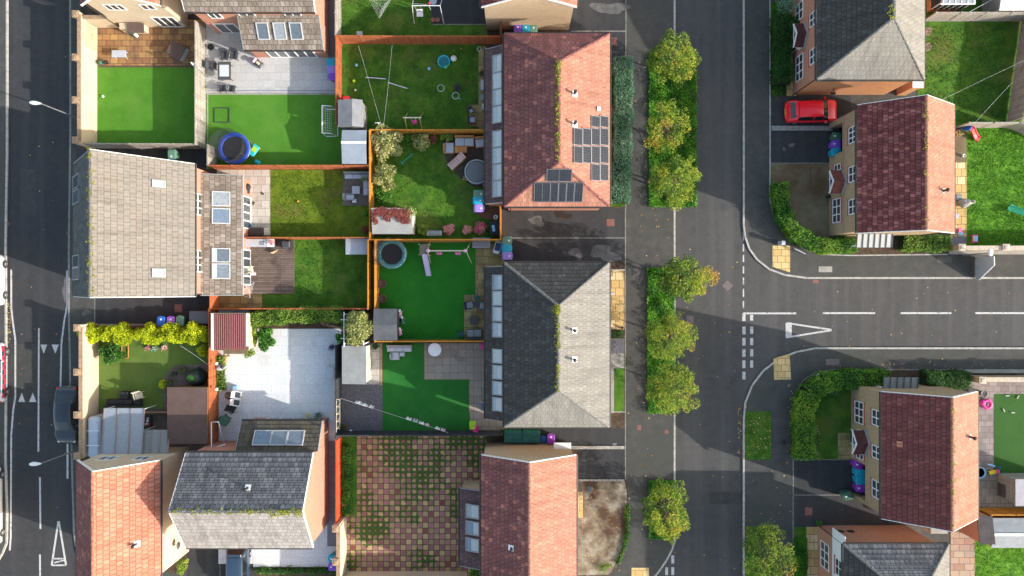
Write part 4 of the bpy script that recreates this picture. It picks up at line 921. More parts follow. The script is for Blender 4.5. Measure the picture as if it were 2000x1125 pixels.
def car(label, x, y, rz, Lc, wd_, ht, paint, kind='hatch', cat='car', name='parked_car', livery=False, plate=True, z=.0):
    """local x forward"""
    t = thing(name, label, cat, (x, y, z), R(rz)); h = Lc / 2; w = wd_ / 2
    # station: x, half width at belt, belt z, roof z, roof half width, bottom z
    if kind == 'hatch':
        S = [(-h, .80, .50, .52, .70, .42), (-h + .05, .92, .72, .75, .80, .30), (-h + .22, .97, .90, .95, .84, .25), (-h + .42, .985, .93, 1.15, .78, .22), (-h + .72, .99, .93, .965 * ht, .70, .2), (-h + 1.2, 1, .91, ht, .70, .2), (-.05, 1, .90, ht * 1.0, .70, .2), (.35, 1, .895, ht * .985, .69, .2), (.62, .995, .89, ht * .93, .70, .2), (1.12, .985, .90, .99, .80, .2), (1.22, .98, .885, .955, .86, .2), (1.6, .96, .84, .90, .84, .22), (h - .18, .90, .74, .78, .78, .25), (h - .04, .78, .58, .62, .66, .3), (h, .66, .5, .52, .55, .38)]
        ws, rs = (8, 9), (2, 4); side = (4, 9)
    elif kind == 'saloon':
        S = [(-h, .60, .52, .54, .50, .42), (-h + .05, .80, .74, .80, .68, .32), (-h + .14, .90, .84, .90, .76, .28), (-h + .28, .96, .90, .96, .84, .25), (-h + .55, .985, .93, 1.00, .84, .22), (-h + 1.15, .99, .93, .955 * ht, .70, .2), (-h + 1.6, 1, .91, ht * .995, .69, .2), (-.2, 1, .90, ht, .69, .2), (.1, 1, .895, ht * .99, .69, .2), (.40, .995, .89, ht * .94, .69, .2), (1.08, .985, .90, .99, .80, .2), (1.2, .98, .885, .955, .86, .2), (1.6, .95, .84, .91, .82, .22), (h - .32, .87, .76, .83, .74, .25), (h - .15, .76, .68, .73, .62, .28), (h - .05, .62, .58, .62, .5, .3), (h, .42, .5, .52, .35, .38)]
        ws, rs = (9, 10), (4, 5); side = (5, 10)
    else:   # van
        S = [(-h, .92, .60, ht * .92, .84, .35), (-h + .04, .98, 1.0, ht * .97, .88, .28), (-h + .12, 1, 1.05, ht, .88, .22), (-h + .8, 1, 1.05, ht, .88, .2), (-.6, 1, 1.05, ht, .88, .2), (.2, 1, 1.05, ht, .88, .2), (.8, 1, 1.05, ht * .995, .88, .2), (1.0, 1, 1.05, ht * .985, .87, .2), (1.15, .995, 1.05, ht * .94, .85, .2), (h - .85, .98, 1.08, 1.22, .85, .2), (h - .75, .97, 1.05, 1.14, .86, .2), (h - .45, .94, .98, 1.04, .82, .22), (h - .18, .90, .85, .92, .78, .25), (h - .05, .82, .6, .66, .7, .3), (h, .72, .5, .54, .6, .38)]
        ws, rs = (8, 9), (0, 1); side = (7, 9)
    wi = S[ws[0]]
    def ring(s):
        X, wb, zb, zr, wr_, zl = s; H = []
        wb *= w; wr_ = wr_ * w; up = zr - zb
        zr2 = zr
        H = [(0, zl), (wb * .9, zl), (wb * .985, zl + .08), (wb * 1.0, (zl + zb) * .52), (wb * .975, zb - .05), (wb * .94, zb), (wb * .94 + (wr_ - wb * .94) * .86, zb + up * .86), (wr_ * .93, zb + up * .955), (wr_ * .55, zr2 - .005), (0, zr2 + .012)]
        return [(X, a, b) for a, b in H], [(X, -a, b) for a, b in H]
    G = [ring(s) for s in S]; body = MB(); wsm = MB(); rwm = MB(); sw = [MB(), MB()]
    nr = len(G[0][0]) - 1
    for i in range(len(S) - 1):
        for sd in (0, 1):
            for k in range(nr):
                q = [G[i][sd][k], G[i + 1][sd][k], G[i + 1][sd][k + 1], G[i][sd][k + 1]]
                if sd: q = q[::-1]
                tgt = body
                if ws[0] <= i < ws[1] and k >= 6: tgt = wsm
                elif rs[0] <= i < rs[1] and k >= 7 and kind != 'van': tgt = rwm
                elif side[0] <= i < side[1] and k == 5: tgt = sw[sd]
                tgt.poly(q, smooth=True)
    for i, e in ((0, 0), (len(S) - 1, 1)):
        c = G[i][0] + G[i][1][::-1][0:]; body.poly([p for p in G[i][0]] + [p for p in G[i][1][::-1]] if e else ([p for p in G[i][0]] + [p for p in G[i][1][::-1]])[::-1])
    def merge(o, d=.002):
        import bmesh
        bm = bmesh.new(); bm.from_mesh(o.data); bmesh.ops.remove_doubles(bm, verts=bm.verts, dist=d); bm.to_mesh(o.data); bm.free()
    bo = body.build('body', paint, t); merge(bo)
    CG = pmat('car_glass', (.012, .015, .018), .08, spec=.5, coat=.3)
    for m, nm in ((wsm, 'windscreen'), (rwm, 'rear_window'), (sw[0], 'side_window'), (sw[1], 'side_window')):
        if m.v: o = m.build(nm, CG, t); merge(o)
    # pillars
    if kind != 'van':
        for sd in (0, 1):
            m = MB(); m.tube([Vector(G[ws[0] - 2][sd][5]) + Vector((0, 0, -.01)), Vector(G[ws[0] - 2][sd][6])], .03, 5); m.build('pillar', paint, t)
    # wheels
    tyre = pmat('tyre_rubber', (.018, .018, .018), .9); rim = pmat('alloy_rim', (.55, .56, .58), .35, metal=.7)
    for sx in (-1, 1):
        for s in (-1, 1):
            X = sx * (h - .78) + (.06 if sx > 0 else 0); Y = s * (w - .10); m = MB(); cyl = lambda r, y0, y1: [[(X + r_ * math.cos(k * math.pi / 12), yy, .31 + r_ * math.sin(k * math.pi / 12)) for k in range(24)] for r_, yy in ((r * .9, y0), (r, y0 + .03 * s), (r, y1 - .03 * s), (r * .9, y1))]
            m.loft(cyl(.31, Y - .10 * s, Y + .115 * s), True, True); wh = m.build('wheel', tyre, t)
            m = MB(); yy = Y + .118 * s; m.loft([[(X + r_ * math.cos(k * math.pi / 10), q, .31 + r_ * math.sin(k * math.pi / 10)) for k in range(20)] for r_, q in ((.21, yy - .02 * s), (.205, yy + .004 * s), (.17, yy - .01 * s), (.05, yy + .006 * s))], True, False); m.build('rim', rim, wh)
    # lights, mirrors, bumpers
    for s in (-1, 1):
        m = MB(); m.rbox(h - .24, s * w * .66, .70, .22, .24, .10, .04, -s * .6); m.build('headlight', pmat('headlight_glass', (.75, .76, .78), .1, coat=1), t)
        m = MB(); m.rbox(-h + .10, s * w * .78, .80, .16, .20, .22, .04, s * .25); m.build('tail_light', pmat('tail_light_red', (.55, .01, .015), .2, coat=1), t)
        m = MB(); mx = wi[0] + .28; m.rbox(mx, s * (w + .10), .98, .12, .20, .13, .035, -s * .15); m.box(mx - .03, min(s * w * .95, s * (w + .05)), .93, mx + .03, max(s * w * .95, s * (w + .05)), .96); m.build('wing_mirror', paint, t)
    m = MB(); m.rbox(-h + .02, 0, .45, .10, w * 1.25, .16, .03); m.build('rear_bumper', paint if kind != 'van' else BLACKP, t)
    m = MB(); m.box(h - .01, -w * .5, .36, h + .025, w * .5, .48); m.build('grille', BLACKP, t)
    if plate:
        m = MB(); m.box(-h - .045, -.26, .48, -h - .03, .26, .59); m.build('number_plate', pmat('plate_yellow', (.65, .5, .05), .5), t)
    m = MB(); m.tube([(wi[0] + .62, -w * .55, 1.00), (wi[0] + .66, -w * .1, 1.02)], .012, 5); m.tube([(wi[0] + .62, w * .05, 1.00), (wi[0] + .66, w * .5, 1.02)], .012, 5); m.build('wiper', BLACKP, t)
    if kind == 'hatch' and not livery:
        m = MB(); m.rbox(-h + .55, 0, ht * .985, .22, w * 1.28, .03, .01); m.build('spoiler', paint, t)
    if livery:
        reds = MB(); dk = MB(); k = 0; X = -h + .35
        while X < h - .5:
            for row in (0, 1):
                for s in (-1, 1):
                    zz = .42 + row * .2; Y = s * (w * 1.0 + .004)
                    tgt = reds if (k + row) % 2 else dk
                    tgt.box(X, min(Y, Y + .006 * s), zz, X + .36, max(Y, Y + .006 * s), zz + .2)
            X += .363; k += 1
        reds.build('livery_block', pmat('livery_red', (.70, .02, .03), .4), t); dk.build('livery_block', pmat('livery_dark', (.02, .05, .07), .4), t)
        m = MB(); m.rbox(.1, 0, ht + .07, .28, w * 1.1, .11, .04); m.build('roof_light_bar', pmat('light_bar_blue', (.02, .08, .5), .2, coat=1), t)
    return t
# =============== SETTING: ground, roads, pavements ===============
b = MB(); b.poly([(-300, -300, -.3), (300, -300, -.3), (300, 300, -.3), (-300, 300, -.3)]); b.build('ground', EARTH)["kind"] = 'structure'
slab('main_road', [(1235, -250), (1560, -250), (1560, 480), (2600, 480), (2600, 740), (1560, 740), (1560, 1400), (1100, 1400), (1100, 1120), (1235, 1120)], 0, ASPH)
slab('back_road', [(-60, -250), (175, -250), (175, 1400), (-60, 1400)], 0, ASPD)
KR = [(1452, -250), (1452, 440), (1455, 463), (1463, 486), (1478, 507), (1502, 526), (1532, 537), (1575, 543), (2600, 543)]
slab('footpath', KR + [(2600, -250)], .10, PAVE); strip('kerb', KR, .14, .106, KERB, seg=.915)
KL = [(2600, 680), (1592, 680), (1555, 687), (1520, 701), (1490, 724), (1468, 753), (1455, 786), (1452, 820), (1452, 1400)]
slab('footpath', KL + [(2600, 1400)], .10, PAVE); strip('kerb', KL, .14, .106, KERB, seg=.915)
KM = [(1317, -250), (1317, 1058), (1312, 1073), (1301, 1094), (1286, 1116), (1262, 1145), (1230, 1170), (1180, 1190), (1090, 1196)]
for k, (x0, y0, x1, y1) in enumerate(((1385, 960, 1449, 985), (40, 330, 70, 420))): rslab('road_patch', x0, y0, x1, y1, .0022, nmat('patched_asphalt', [(.045, .044, .044), (.066, .065, .064)], 2, .9, .5, 60, fine=.35), z0=-.05)
KB = [(138, -250), (139, 250), (136, 480), (136, 620), (138, 700), (139, 800), (143, 940), (146, 1040), (152, 1078), (166, 1100), (200, 1118), (260, 1126)]
slab('footpath', KM + [(260, 1196)] + KB[::-1], .10, PAVE); strip('kerb', KM, .14, .106, KERB, seg=.915); strip('kerb', KB, .15, .106, EDGE, seg=.915)
KA = [(15, -250), (15, 300), (12, 480), (13, 700), (12, 900), (15, 1000), (14, 1060), (6, 1080), (-12, 1110), (-60, 1160)]
slab('footpath', KA + [(-300, 1160), (-300, -250)], .10, PAVE); strip('kerb', KA, .14, .106, KERB, seg=.915)
slab('plot_ground', [(160, -250), (1221, -250), (1221, 935), (1226, 960), (1225, 1040), (1212, 1085), (1190, 1125), (1180, 1180), (172, 1105), (158, 1075), (158, 630)], .112, SOIL)
strip('edging', [(1222, -250), (1222, 410)], .08, .125, EDGE, seg=.9); strip('edging', [(1221, 462), (1221, 936)], .08, .126, EDGE, seg=.9); strip('edging', [(1221, 405), (1221, 463)], .08, .128, EDGE, seg=.9)
strip('edging', [(1503, -250), (1503, 345), (1502, 372), (1503, 392), (1510, 420), (1524, 446), (1545, 470), (1572, 488), (1605, 497), (1660, 499), (1850, 497)], .09, .124, KERB, seg=.9)
strip('edging', [(1548, 1130), (1548, 897), (1547, 800), (1552, 770), (1568, 742), (1592, 727), (1630, 721), (1880, 722)], .08, .124, EDGE, seg=.9)
# painted markings
def dashes(name, pts, w): return strip(name, pts, w, .006, PAINT, z0=-.02)
for y0, y1 in ((453, 470), (477, 491), (498, 512), (520, 534), (542, 556), (564, 580), (588, 602)): dashes('road_marking', [(1452, y0), (1452, y1)], .10)
for y0 in (612, 638, 660, 682, 704, 726):
    dashes('road_marking', [(1453, y0), (1453, y0 + 15)], .24)
    if y0 < 720: dashes('road_marking', [(1468, y0 + (3 if y0 == 612 else 0)), (1468, y0 + 14)], .24)
strip('road_marking', [(1452, 612), (1555, 612)], .14, .010, PAINT, z0=-.02)
for a, c in ((1607, 1709), (1759, 1858), (1905, 2010), (2060, 2160)): strip('road_marking', [(a, 611.5), (c, 611.5)], .14, .008, PAINT, z0=-.02)
def tri_marking(P, name='give_way_triangle'):
    for (a, c, w) in P: strip(name, [a, c], w, .006 + .004 * random.random(), PAINT, z0=-.02)
tri_marking([((1537, 630), (1537, 660), .20), ((1543, 630), (1543, 658), .26), ((1536, 631), (1624, 644), .13), ((1536, 659), (1624, 645), .13)])
tri_marking([((101, 1104), (129, 1104), .12), ((106, 1091), (126, 1091), .12), ((101, 1104), (114, 1018), .14), ((129, 1104), (115, 1018), .14), ((106, 1099), (126, 1094), .10)])
for x0, x1 in ((79, 92), (101, 115)): slab('give_way_triangle', [(x0, 673), (x1, 673), ((x0 + x1) / 2, 691)], .006, PAINT, z0=-.02)
for x0, x1 in ((36, 49), (57, 71)): slab('give_way_triangle', [(x0, 785), (x1, 785), ((x0 + x1) / 2, 767)], .006, PAINT, z0=-.02)
slab('raised_table', [(14, 672), (136, 672), (138, 786), (14, 786)], .003, nmat('table_asphalt', [(.045, .047, .045), (.062, .064, .060)], 1.5, .9, .5, 60), z0=-.1)
strip('road_marking', [(22, 526), (22, 600), (25, 628), (30, 664), (30, 775), (26, 800), (22, 850), (21, 1050), (19, 1075)], .13, .009, PAINT, z0=-.02)
strip('road_marking', [(131, 528), (131, 598), (125, 630), (120, 672), (118, 765)], .13, .009, PAINT, z0=-.02)
strip('road_marking', [(132, 850), (132, 935)], .15, .009, PAINT, z0=-.02); strip('road_marking', [(76, 641), (75, 882)], .13, .008, PAINT, z0=-.02)
for a, c in ((932, 1033), (1083, 1190), (-60, -30)): dashes('road_marking', [(78, a), (79, c)], .13)
for x, y0, y1 in ((1314, 1085, 1101), (1302, 1108, 1123), (1314, 1108, 1123), (1302, 1130, 1145), (1314, 1130, 1145)): dashes('road_marking', [(x, y0), (x, y1)], .22)
# manholes, patches, tactile slabs
IRON = nmat('iron_cover', [(.13, .10, .10), (.20, .16, .16)], 5, .8, .6, 30); IRONR = nmat('rusty_cover', [(.17, .075, .06), (.27, .13, .11)], 5, .9, .6, 30)
def cover(px, py, w, h, mat=IRON, z=.114, a=0, name='manhole_cover'):
    p = W(px, py); m = MB(); m.cbox(p.x, p.y, z / 2, w, h, z, a); m.build(name, mat)["kind"] = 'structure'
    m = MB()
cover(1421, 558, .62, .62, IRON, .008, .785); cover(1348, 624, .55, .60, IRON, .008); cover(1192, 435, .62, .55, IRONR, .135); cover(1198, 82, .5, .6, IRONR, .135); cover(350, 602, .6, .6, IRONR, .135); cover(1578, 998, .58, .62, IRONR, .135)
cover(1611, 526, 1.05, .45, CONCL, .108); cover(1625, 707, 1.05, .48, IRON, .108); cover(1709, 688, 1.1, .5, PAVE, .109); cover(1248, 835, .3, .42, IRONR, .108); cover(1301, 843, .3, .25, IRONR, .108); cover(1593, 550, .45, .25, IRONR, .008)
cover(1843, 507, 1.1, .5, nmat('pavement_repair', [(.085, .085, .075), (.12, .12, .105)], 3, .9, .4, 40), .107); cover(1200, 868, .3, .25, EDGE, .135); cover(15, 437, .25, .25, IRONR, .007); cover(133, 456, .25, .25, IRONR, .007)
TACT = bmat('sand_tactile_paving', [(0, (.56, .38, .15)), (1, (.68, .49, .23))], (.22, .15, .08), .6, .5, .02, stain=((.40, .28, .12), 1.0, .55, .75))
slab('tactile_paving', [(1508, 480), (1542, 480), (1542, 532), (1508, 521)], .108, TACT); slab('tactile_paving', [(1510, 700), (1541, 691), (1544, 741), (1511, 741)], .108, TACT); rslab('tactile_paving', 1233, 1108, 1267, 1140, .108, TACT)
# ---- drives, patios, lawns ----
rslab('driveway', 980, 407, 1220, 512, .120, ASPD); rslab('driveway', 1108, -60, 1221, 62, .119, ASPD); rslab('driveway', 1190, 62, 1221, 122, .118, ASPD)
strip('edging', [(1000, 465), (1221, 465)], .07, .125, EDGE, seg=.9); strip('edging', [(1115, 62), (1221, 62)], .09, .124, EDGE, seg=.9)
rslab('driveway', 985, 836, 1220, 872, .120, ASPD); rslab('driveway', 1128, 872, 1220, 936, .119, ASPD)
rslab('driveway', 187, 578, 410, 636, .120, ASPD); rslab('driveway', 142, 290, 187, 636, .1155, PAVE); rslab('driveway', 150, 292, 405, 330, .120, ASPD); strip('edging', [(187, 578), (187, 634)], .06, .122, EDGE); strip('edging', [(185, 634), (405, 634)], .14, .123, CONCL, seg=1.2)
rslab('driveway', 368, 1065, 432, 1200, .120, ASPD); rslab('driveway', 432, 1065, 500, 1200, .119, ASPD); strip('edging', [(431, 1070), (431, 1160)], .05, .123, EDGE)
rslab('driveway', 1504, 187, 1660, 248, .120, ASPD); rslab('driveway', 1504, 256, 1640, 319, .120, ASPD); rslab('driveway', 1548, 897, 1735, 1028, .120, ASPD)
strip('edging', [(1505, 319), (1625, 319)], .06, .124, EDGE, seg=.9); strip('edging', [(1549, 966), (1650, 966)], .06, .124, EDGE, seg=.9); strip('edging', [(1548, 897), (1668, 897)], .06, .123, EDGE)
m = MB(); a = W(1505, 256); c = W(1624, 247); m.box(a.x, a.y, 0, c.x, c.y, .24); tag(m.build('low_wall', nmat('rough_concrete', [(.18, .18, .17), (.33, .33, .31)], 4, .95, .8, 20, fine=.4)), 'low rough concrete kerb wall between the red car drive and the empty drive', 'low wall')
def blotch(px, py, rx, ry, z, mat=DRIED, n=22, name='dried_patch', seed=0):
    rr = random.Random(seed); pts = []
    ph = [rr.uniform(0, 6.3) for _ in range(4)]
    for i in range(n):
        a = 2 * math.pi * i / n; q = 1 + .28 * math.sin(2 * a + ph[0]) + .18 * math.sin(3 * a + ph[1]) + .10 * math.sin(5 * a + ph[2]) + rr.uniform(-.06, .06)
        pts.append((px + rx * q * math.cos(a), py + ry * q * math.sin(a)))
    slab(name, pts, z, mat, z0=z - .02)
for k, q in enumerate(((1048, 432, 16, 8), (1124, 494, 11, 11), (1180, 495, 27, 15), (1192, 17, 30, 13), (1165, 14, 9, 4), (1545, 284, 7, 3), (1530, 292, 4, 3), (170, 610, 7, 7))): blotch(*q, .127 + k * .0004, seed=k)
blotch(1098, 420, 16, 7, .127, nmat('oil_stain', [(.022, .015, .010), (.035, .022, .014)], 3, .7, .2, 30), seed=31); blotch(128, 565, 6, 20, .004, nmat('pale_road_wear', [(.10, .10, .10), (.15, .15, .15)], 3, .9, .3, 40), seed=5)
# upper left gardens
rslab('patio', 190, 40, 404, 133, .132, ORGPV); rslab('lawn', 190, 131, 404, 290, .140, TURF); strip('edging', [(195, 131), (403, 131)], .14, .150, WOODD)
rslab('patio', 404, 30, 668, 186, .132, WHITEPV if 0 else GREYPV); rslab('lawn', 404, 184, 668, 330, .140, TURF); strip('edging', [(406, 184), (666, 184)], .16, .150, CONCL, seg=1); strip('edging', [(406, 178), (666, 178)], .10, .148, GREYTRIM, seg=1.1); strip('edging', [(407, 184), (407, 330)], .10, .149, CONCL, seg=1)
rslab('side_path', 642, -60, 668, 120, .133, nmat('blue_grey_paving', [(.17, .18, .21), (.24, .25, .28)], 2, .8, .3, 30))
rslab('lawn', 667, -80, 952, 88, .140, LAWN); rslab('driveway', 843, -80, 950, 49, .150, ASPD); strip('edging', [(845, 49), (950, 49)], .06, .155, EDGE)
rslab('lawn', 668, 88, 948, 263, .140, LAWN); rslab('patio', 935, 92, 950, 262, .150, SANDDK); rslab('patio', 917, 205, 950, 248, .151, SANDDK)
rslab('lawn', 731, 263, 980, 470, .140, LAWNB if 0 else LAWN)
TERR = [(948, 262)] + [(865, 268), (864, 290), (872, 315), (888, 338), (908, 355), (928, 366), (950, 368)]
slab('garden_terrace', TERR, .150, SOIL if 0 else nmat('brown_bark_chippings', [(.055, .036, .030), (.10, .070, .058)], 4, .95, .7, 30)); slab('soil_bed', [(925, 405), (980, 405), (980, 462), (958, 430), (940, 425), (928, 415)], .149, nmat('rust_soil', [(.12, .06, .035), (.20, .10, .06)], 4, .95, .7, 30))
rslab('lawn', 735, 470, 975, 664, .140, TURF2 if 0 else nmat('artificial_turf_bright', [(.014, .135, .010), (.022, .185, .014)], .6, .9, .5, 70, fine=.2)); rslab('patio', 929, 473, 985, 664, .150, SANDDK); rslab('patio', 907, 576, 930, 664, .151, SANDDK); rslab('gravel_strip', 745, 467, 930, 474, .152, nmat('straw_soil', [(.20, .12, .05), (.34, .22, .10)], 6, .95, .6, 30))
rslab('lawn', 748, 670, 948, 846, .140, TURF2); rslab('patio', 830, 670, 985, 740, .150, TANPV); rslab('patio', 918, 738, 985, 846, .151, TANPV); rslab('gravel_bed', 665, 750, 748, 846, .150, GRAVEL); rslab('shed_path', 716, 670, 742, 750, .151, CREAMPV); strip('edging', [(745, 670), (745, 752)], .18, .165, COPE); strip('edging', [(830, 670), (830, 740), (917, 740), (917, 805)], .06, .158, COPE)
rslab('shed_ground', 665, 668, 745, 752, .145, nmat('dark_ground', [(.03, .03, .035), (.06, .06, .06)], 2, .9, .3, 30))
# white patio garden, chequered garden
rslab('patio', 428, 605, 667, 1100, .132, WHITEPV); rslab('side_path', 640, 860, 668, 1070, .137, nmat('blue_grey_paving', [(.2, .2, .2)] * 2)); rslab('planting_bed', 490, 604, 728, 642, .142, SOIL)
rslab('patio', 676, 850, 950, 1122, .140, CHECK); rslab('grass_strip', 668, 850, 698, 1006, .150, LAWN)
rslab('patio', 496, 1066, 662, 1106, .146, WHITEPV)
# middle left gardens
rslab('patio', 425, 332, 531, 463, .140, CREAMPV); rslab('lawn', 529, 332, 730, 467, .145, LAWNY); rslab('deck', 670, 337, 722, 402, .20, nmat('deck_grey_brown', [(.12, .10, .085), (.17, .145, .125)], 3, .9, .3, 30))
rslab('lawn', 430, 468, 732, 602, .145, LAWN); rslab('deck', 425, 470, 576, 574, .26, DECK); rslab('patio', 430, 574, 513, 602, .152, SANDDK)
# lower left garden
rslab('lawn', 192, 637, 428, 800, .140, TURF3); slab('patio', [(322, 800), (322, 740), (333, 722), (345, 712), (385, 712), (428, 704), (428, 885), (322, 885)], .150, BROWNPV); rslab('patio', 192, 798, 330, 890, .151, BROWNPV); rslab('planting_bed', 165, 638, 428, 662, .152, SOIL)
# strips in front of the twin houses
rslab('lawn', 1188, 124, 1221, 404, .140, LAWN); rslab('stepping_slab', 1190, 208, 1202, 229, .150, SANDDK); rslab('stepping_slab', 1190, 296, 1202, 318, .150, SANDDK)
rslab('front_patio', 1184, 527, 1219, 643, .140, SANDPV); rslab('planting_bed', 1184, 643, 1219, 662, .138, SOIL); rslab('gravel_bed', 1184, 661, 1219, 690, .139, GRAVEL); rslab('path', 1184, 690, 1219, 720, .141, CREAMPV if 0 else CONCL); rslab('path', 1184, 720, 1199, 806, .142, CONCL); rslab('lawn', 1199, 719, 1219, 803, .150, LAWN); strip('edging', [(1192, 804), (1220, 804)], .06, .155, KERB); strip('edging', [(1190, 527), (1220, 527)], .07, .150, KERB)
slab('front_garden', [(1127, 938), (1219, 938), (1224, 960), (1223, 1040), (1210, 1085), (1190, 1122), (1127, 1122)], .140, DRYG)
slab('path', [(1127, 938), (1137, 938), (1137, 962), (1127, 962)], .150, BROWNPV); rslab('path', 1124, 960, 1138, 1010, .151, SANDPV); strip('edging', [(1129, 937), (1219, 937)], .14, .16, nmat('loose_stone', [(.2, .19, .17), (.45, .43, .4)], 8, .9, .6, 20), seg=.3)
m = MB(); a = W(1109, 876); c = W(1219, 870); m.box(a.x, a.y, 0, c.x, c.y, .22); tag(m.build('low_wall', nmat('loose_stone', [(.2, .2, .2)] * 2)), 'low pale stone edging wall behind the green storage boxes', 'low wall')
# right side gardens
slab('front_yard', [(1504, 320), (1628, 320), (1628, 480), (1600, 488), (1572, 483), (1545, 462), (1520, 430), (1510, 400), (1505, 370)], .122, CONC); strip('edging', [(1582, 322), (1582, 379), (1622, 379)], .05, .126, WOODD)
slab('lawn', [(1560, 897), (1553, 790), (1575, 755), (1600, 740), (1680, 735), (1680, 897)], .122, LAWN); rslab('path', 1635, 845, 1672, 895, .130, SANDDK)
rslab('verge', 1455, 803, 1505, 897, .125, LAWN); slab('verge', [(1455, 1027), (1497, 1027), (1500, 1050), (1520, 1080), (1520, 1200), (1455, 1200)], .125, LAWN)
rslab('verge', 1549, 1028, 1574, 1200, .125, LAWN); rslab('path', 1573, 1028, 1598, 1200, .128, SANDPV); rslab('path', 1535, 20, 1553, 188, .128, SANDPV); rslab('planting_bed', 1505, 20, 1537, 188, .121, COVER); strip('edging', [(1598, 1030), (1598, 1200)], .2, .131, GRAVEL)
rslab('lawn', 1790, -80, 1996, 248, .125, LAWN); rslab('patio', 1855, 250, 1888, 478, .130, SANDPV); rslab('patio', 1855, 250, 1888, 318, .134, CONC); rslab('lawn', 1886, 250, 2200, 482, .135, LAWNB)
rslab('patio', 1850, 462, 1886, 486, .137, nmat('slate_paving', [(.17, .18, .21), (.24, .25, .28)], 2, .8, .3, 30))
rslab('planting_bed', 1650, 458, 1845, 497, .121, SOIL)
rslab('patio', 1890, 742, 2200, 990, .130, bmat('mauve_paving', [(0, (.22, .185, .18)), (1, (.30, .26, .25))], (.12, .10, .10), .6, .45, .016, stain=((.17, .15, .14), .5, .5, .7))); rslab('patio', 1890, 922, 2200, 990, .134, bmat('buff_paving', [(0, (.25, .225, .19)), (1, (.33, .30, .26))], (.14, .12, .10), .6, .6, .016, stain=((.16, .17, .10), .9, .55, .7))); rslab('lawn', 1939, 769, 2200, 924, .140, nmat('artificial_turf_dark', [(.022, .085, .012), (.030, .110, .016)], .6, .9, .5, 60, fine=.2))
rslab('planting_bed', 1670, 722, 1885, 760, .121, SOIL)
rslab('patio', 1855, 1000, 1902, 1200, .130, RANDPV); rslab('lawn', 1900, 990, 2200, 1200, .128, LAWNB)
# leafy ground cover of the street planting strips, many small leaves
def cover_leaves(label, x0, y0, x1, y1, h, n, leaf=.11, mat=None):
    rslab('planting_strip', x0, y0, x1, y1, .16, COVER); a, b_, c, d = wr(x0, y0, x1, y1)
    X = RNG.uniform(a - .05, c + .05, n); Y = RNG.uniform(b_ - .05, d + .05, n); Z = .15 + h * RNG.random(n) * (.6 + .4 * np.sin(X * 3.1 + np.sin(Y * 2.3)) * np.cos(Y * 2.7))
    rnd = np.clip(RNG.random(n) * .65 + .15 * np.sin(X * 4 + Y * 2) + .1 * np.sin(Y * 5), 0, 1)
    o = leafmesh('ground_cover', np.column_stack([X, Y, Z]), leaf, rnd, mat or L_COVER, None, up=.9); tag(o, label, 'ground cover', None, 'stuff')
cover_leaves('leafy green ground cover under the three upper street trees', 1267, 108, 1358, 404, .55, 26000)
cover_leaves('leafy green ground cover strip along the path under the middle street trees', 1264, 524, 1315, 805, .6, 15000)
cover_leaves('leafy green ground cover under the lone lower street tree', 1267, 938, 1315, 1050, .5, 6000)
cover_leaves('bright green ground cover beside the sand path of the bottom right house', 1549, 1050, 1573, 1140, .45, 3500)
cover_leaves('dark leafy bed in front of the brick house at the top right', 1505, 8, 1537, 40, .5, 1500)
# fallen leaves
pts = []
rr = random.Random(3)
def scat(n, x0, y0, x1, y1, z=.11):
    for _ in range(n): p = W(rr.uniform(x0, x1), rr.uniform(y0, y1)); pts.append((p.x, p.y, z))
scat(60, 1225, 400, 1316, 1060); scat(35, 1318, 400, 1450, 1120, .012); scat(70, 1440, 790, 1460, 900, .115); scat(90, 1455, 805, 1505, 897, .16); scat(60, 1455, 1027, 1500, 1125, .16); scat(25, 1460, 820, 1545, 1120); scat(25, 1560, 560, 1990, 680, .012); scat(60, 1262, 560, 1268, 820, .11); scat(30, 1600, 700, 1990, 722); scat(70, 1560, 830, 1600, 897, .15); scat(50, 1538, 750, 1552, 890, .12); scat(50, 1448, 1000, 1456, 1125, .11); scat(60, 14, 590, 22, 670, .02); scat(90, 1320, 105, 1362, 400, .4); scat(40, 1225, 100, 1316, 400); scat(20, 1503, 900, 1550, 1120); scat(40, 1130, 1080, 1215, 1125, .15); scat(30, 1130, 940, 1215, 1060, .16); scat(20, 20, 0, 130, 1000, .012)
tag(leafmesh('fallen_leaves', pts, .12, RNG.random(len(pts)), L_FALL, None, up=3), 'scattered dry fallen leaves lying on the paths, verges and roads', 'leaves', None, 'stuff')
# =============== HOUSES ===============
# house 7: red hipped roof with solar panels
t, pl, wl, (A, B) = house('hipped house with a mossy red roof, black solar panels and rear rooflights', 'house', 'house', wr(985, 66, 1190.5, 403, 5), 5, 7.2, 'y', BR_RED, {'w': R_RED, 'n': R_RED, 'e': R_RED_LIT, 's': R_RED_LIT}, hips=(2.75, 2.66), rt=R_RED)
HT7 = t
for y in (184, 243): vent(pl['w'].roof if 0 else t, pl['e'], *pl['e'].hit(1122, y))
m = MB(); a_, b_ = pl['e'].hit(1168, 213); obox(m, pl['e'], a_ - .14, b_ - .14, a_ + .14, b_ + .14, .03, .14); m.build('roof_cowl', WHITE, t, True)
PV = pmat('solar_cell', (.018, .022, .035), .25, spec=.7, coat=.8, var=.2); PVL = pmat('solar_frame', (.22, .23, .25), .4, metal=.5); PVB = bmat('solar_cell_grid', [(0, (.014, .016, .024)), (1, (.022, .025, .036))], (.05, .055, .065), .175, .175, .012, offset=0, rough=.35, bstr=.05, noise_amt=.15, spec=.25)
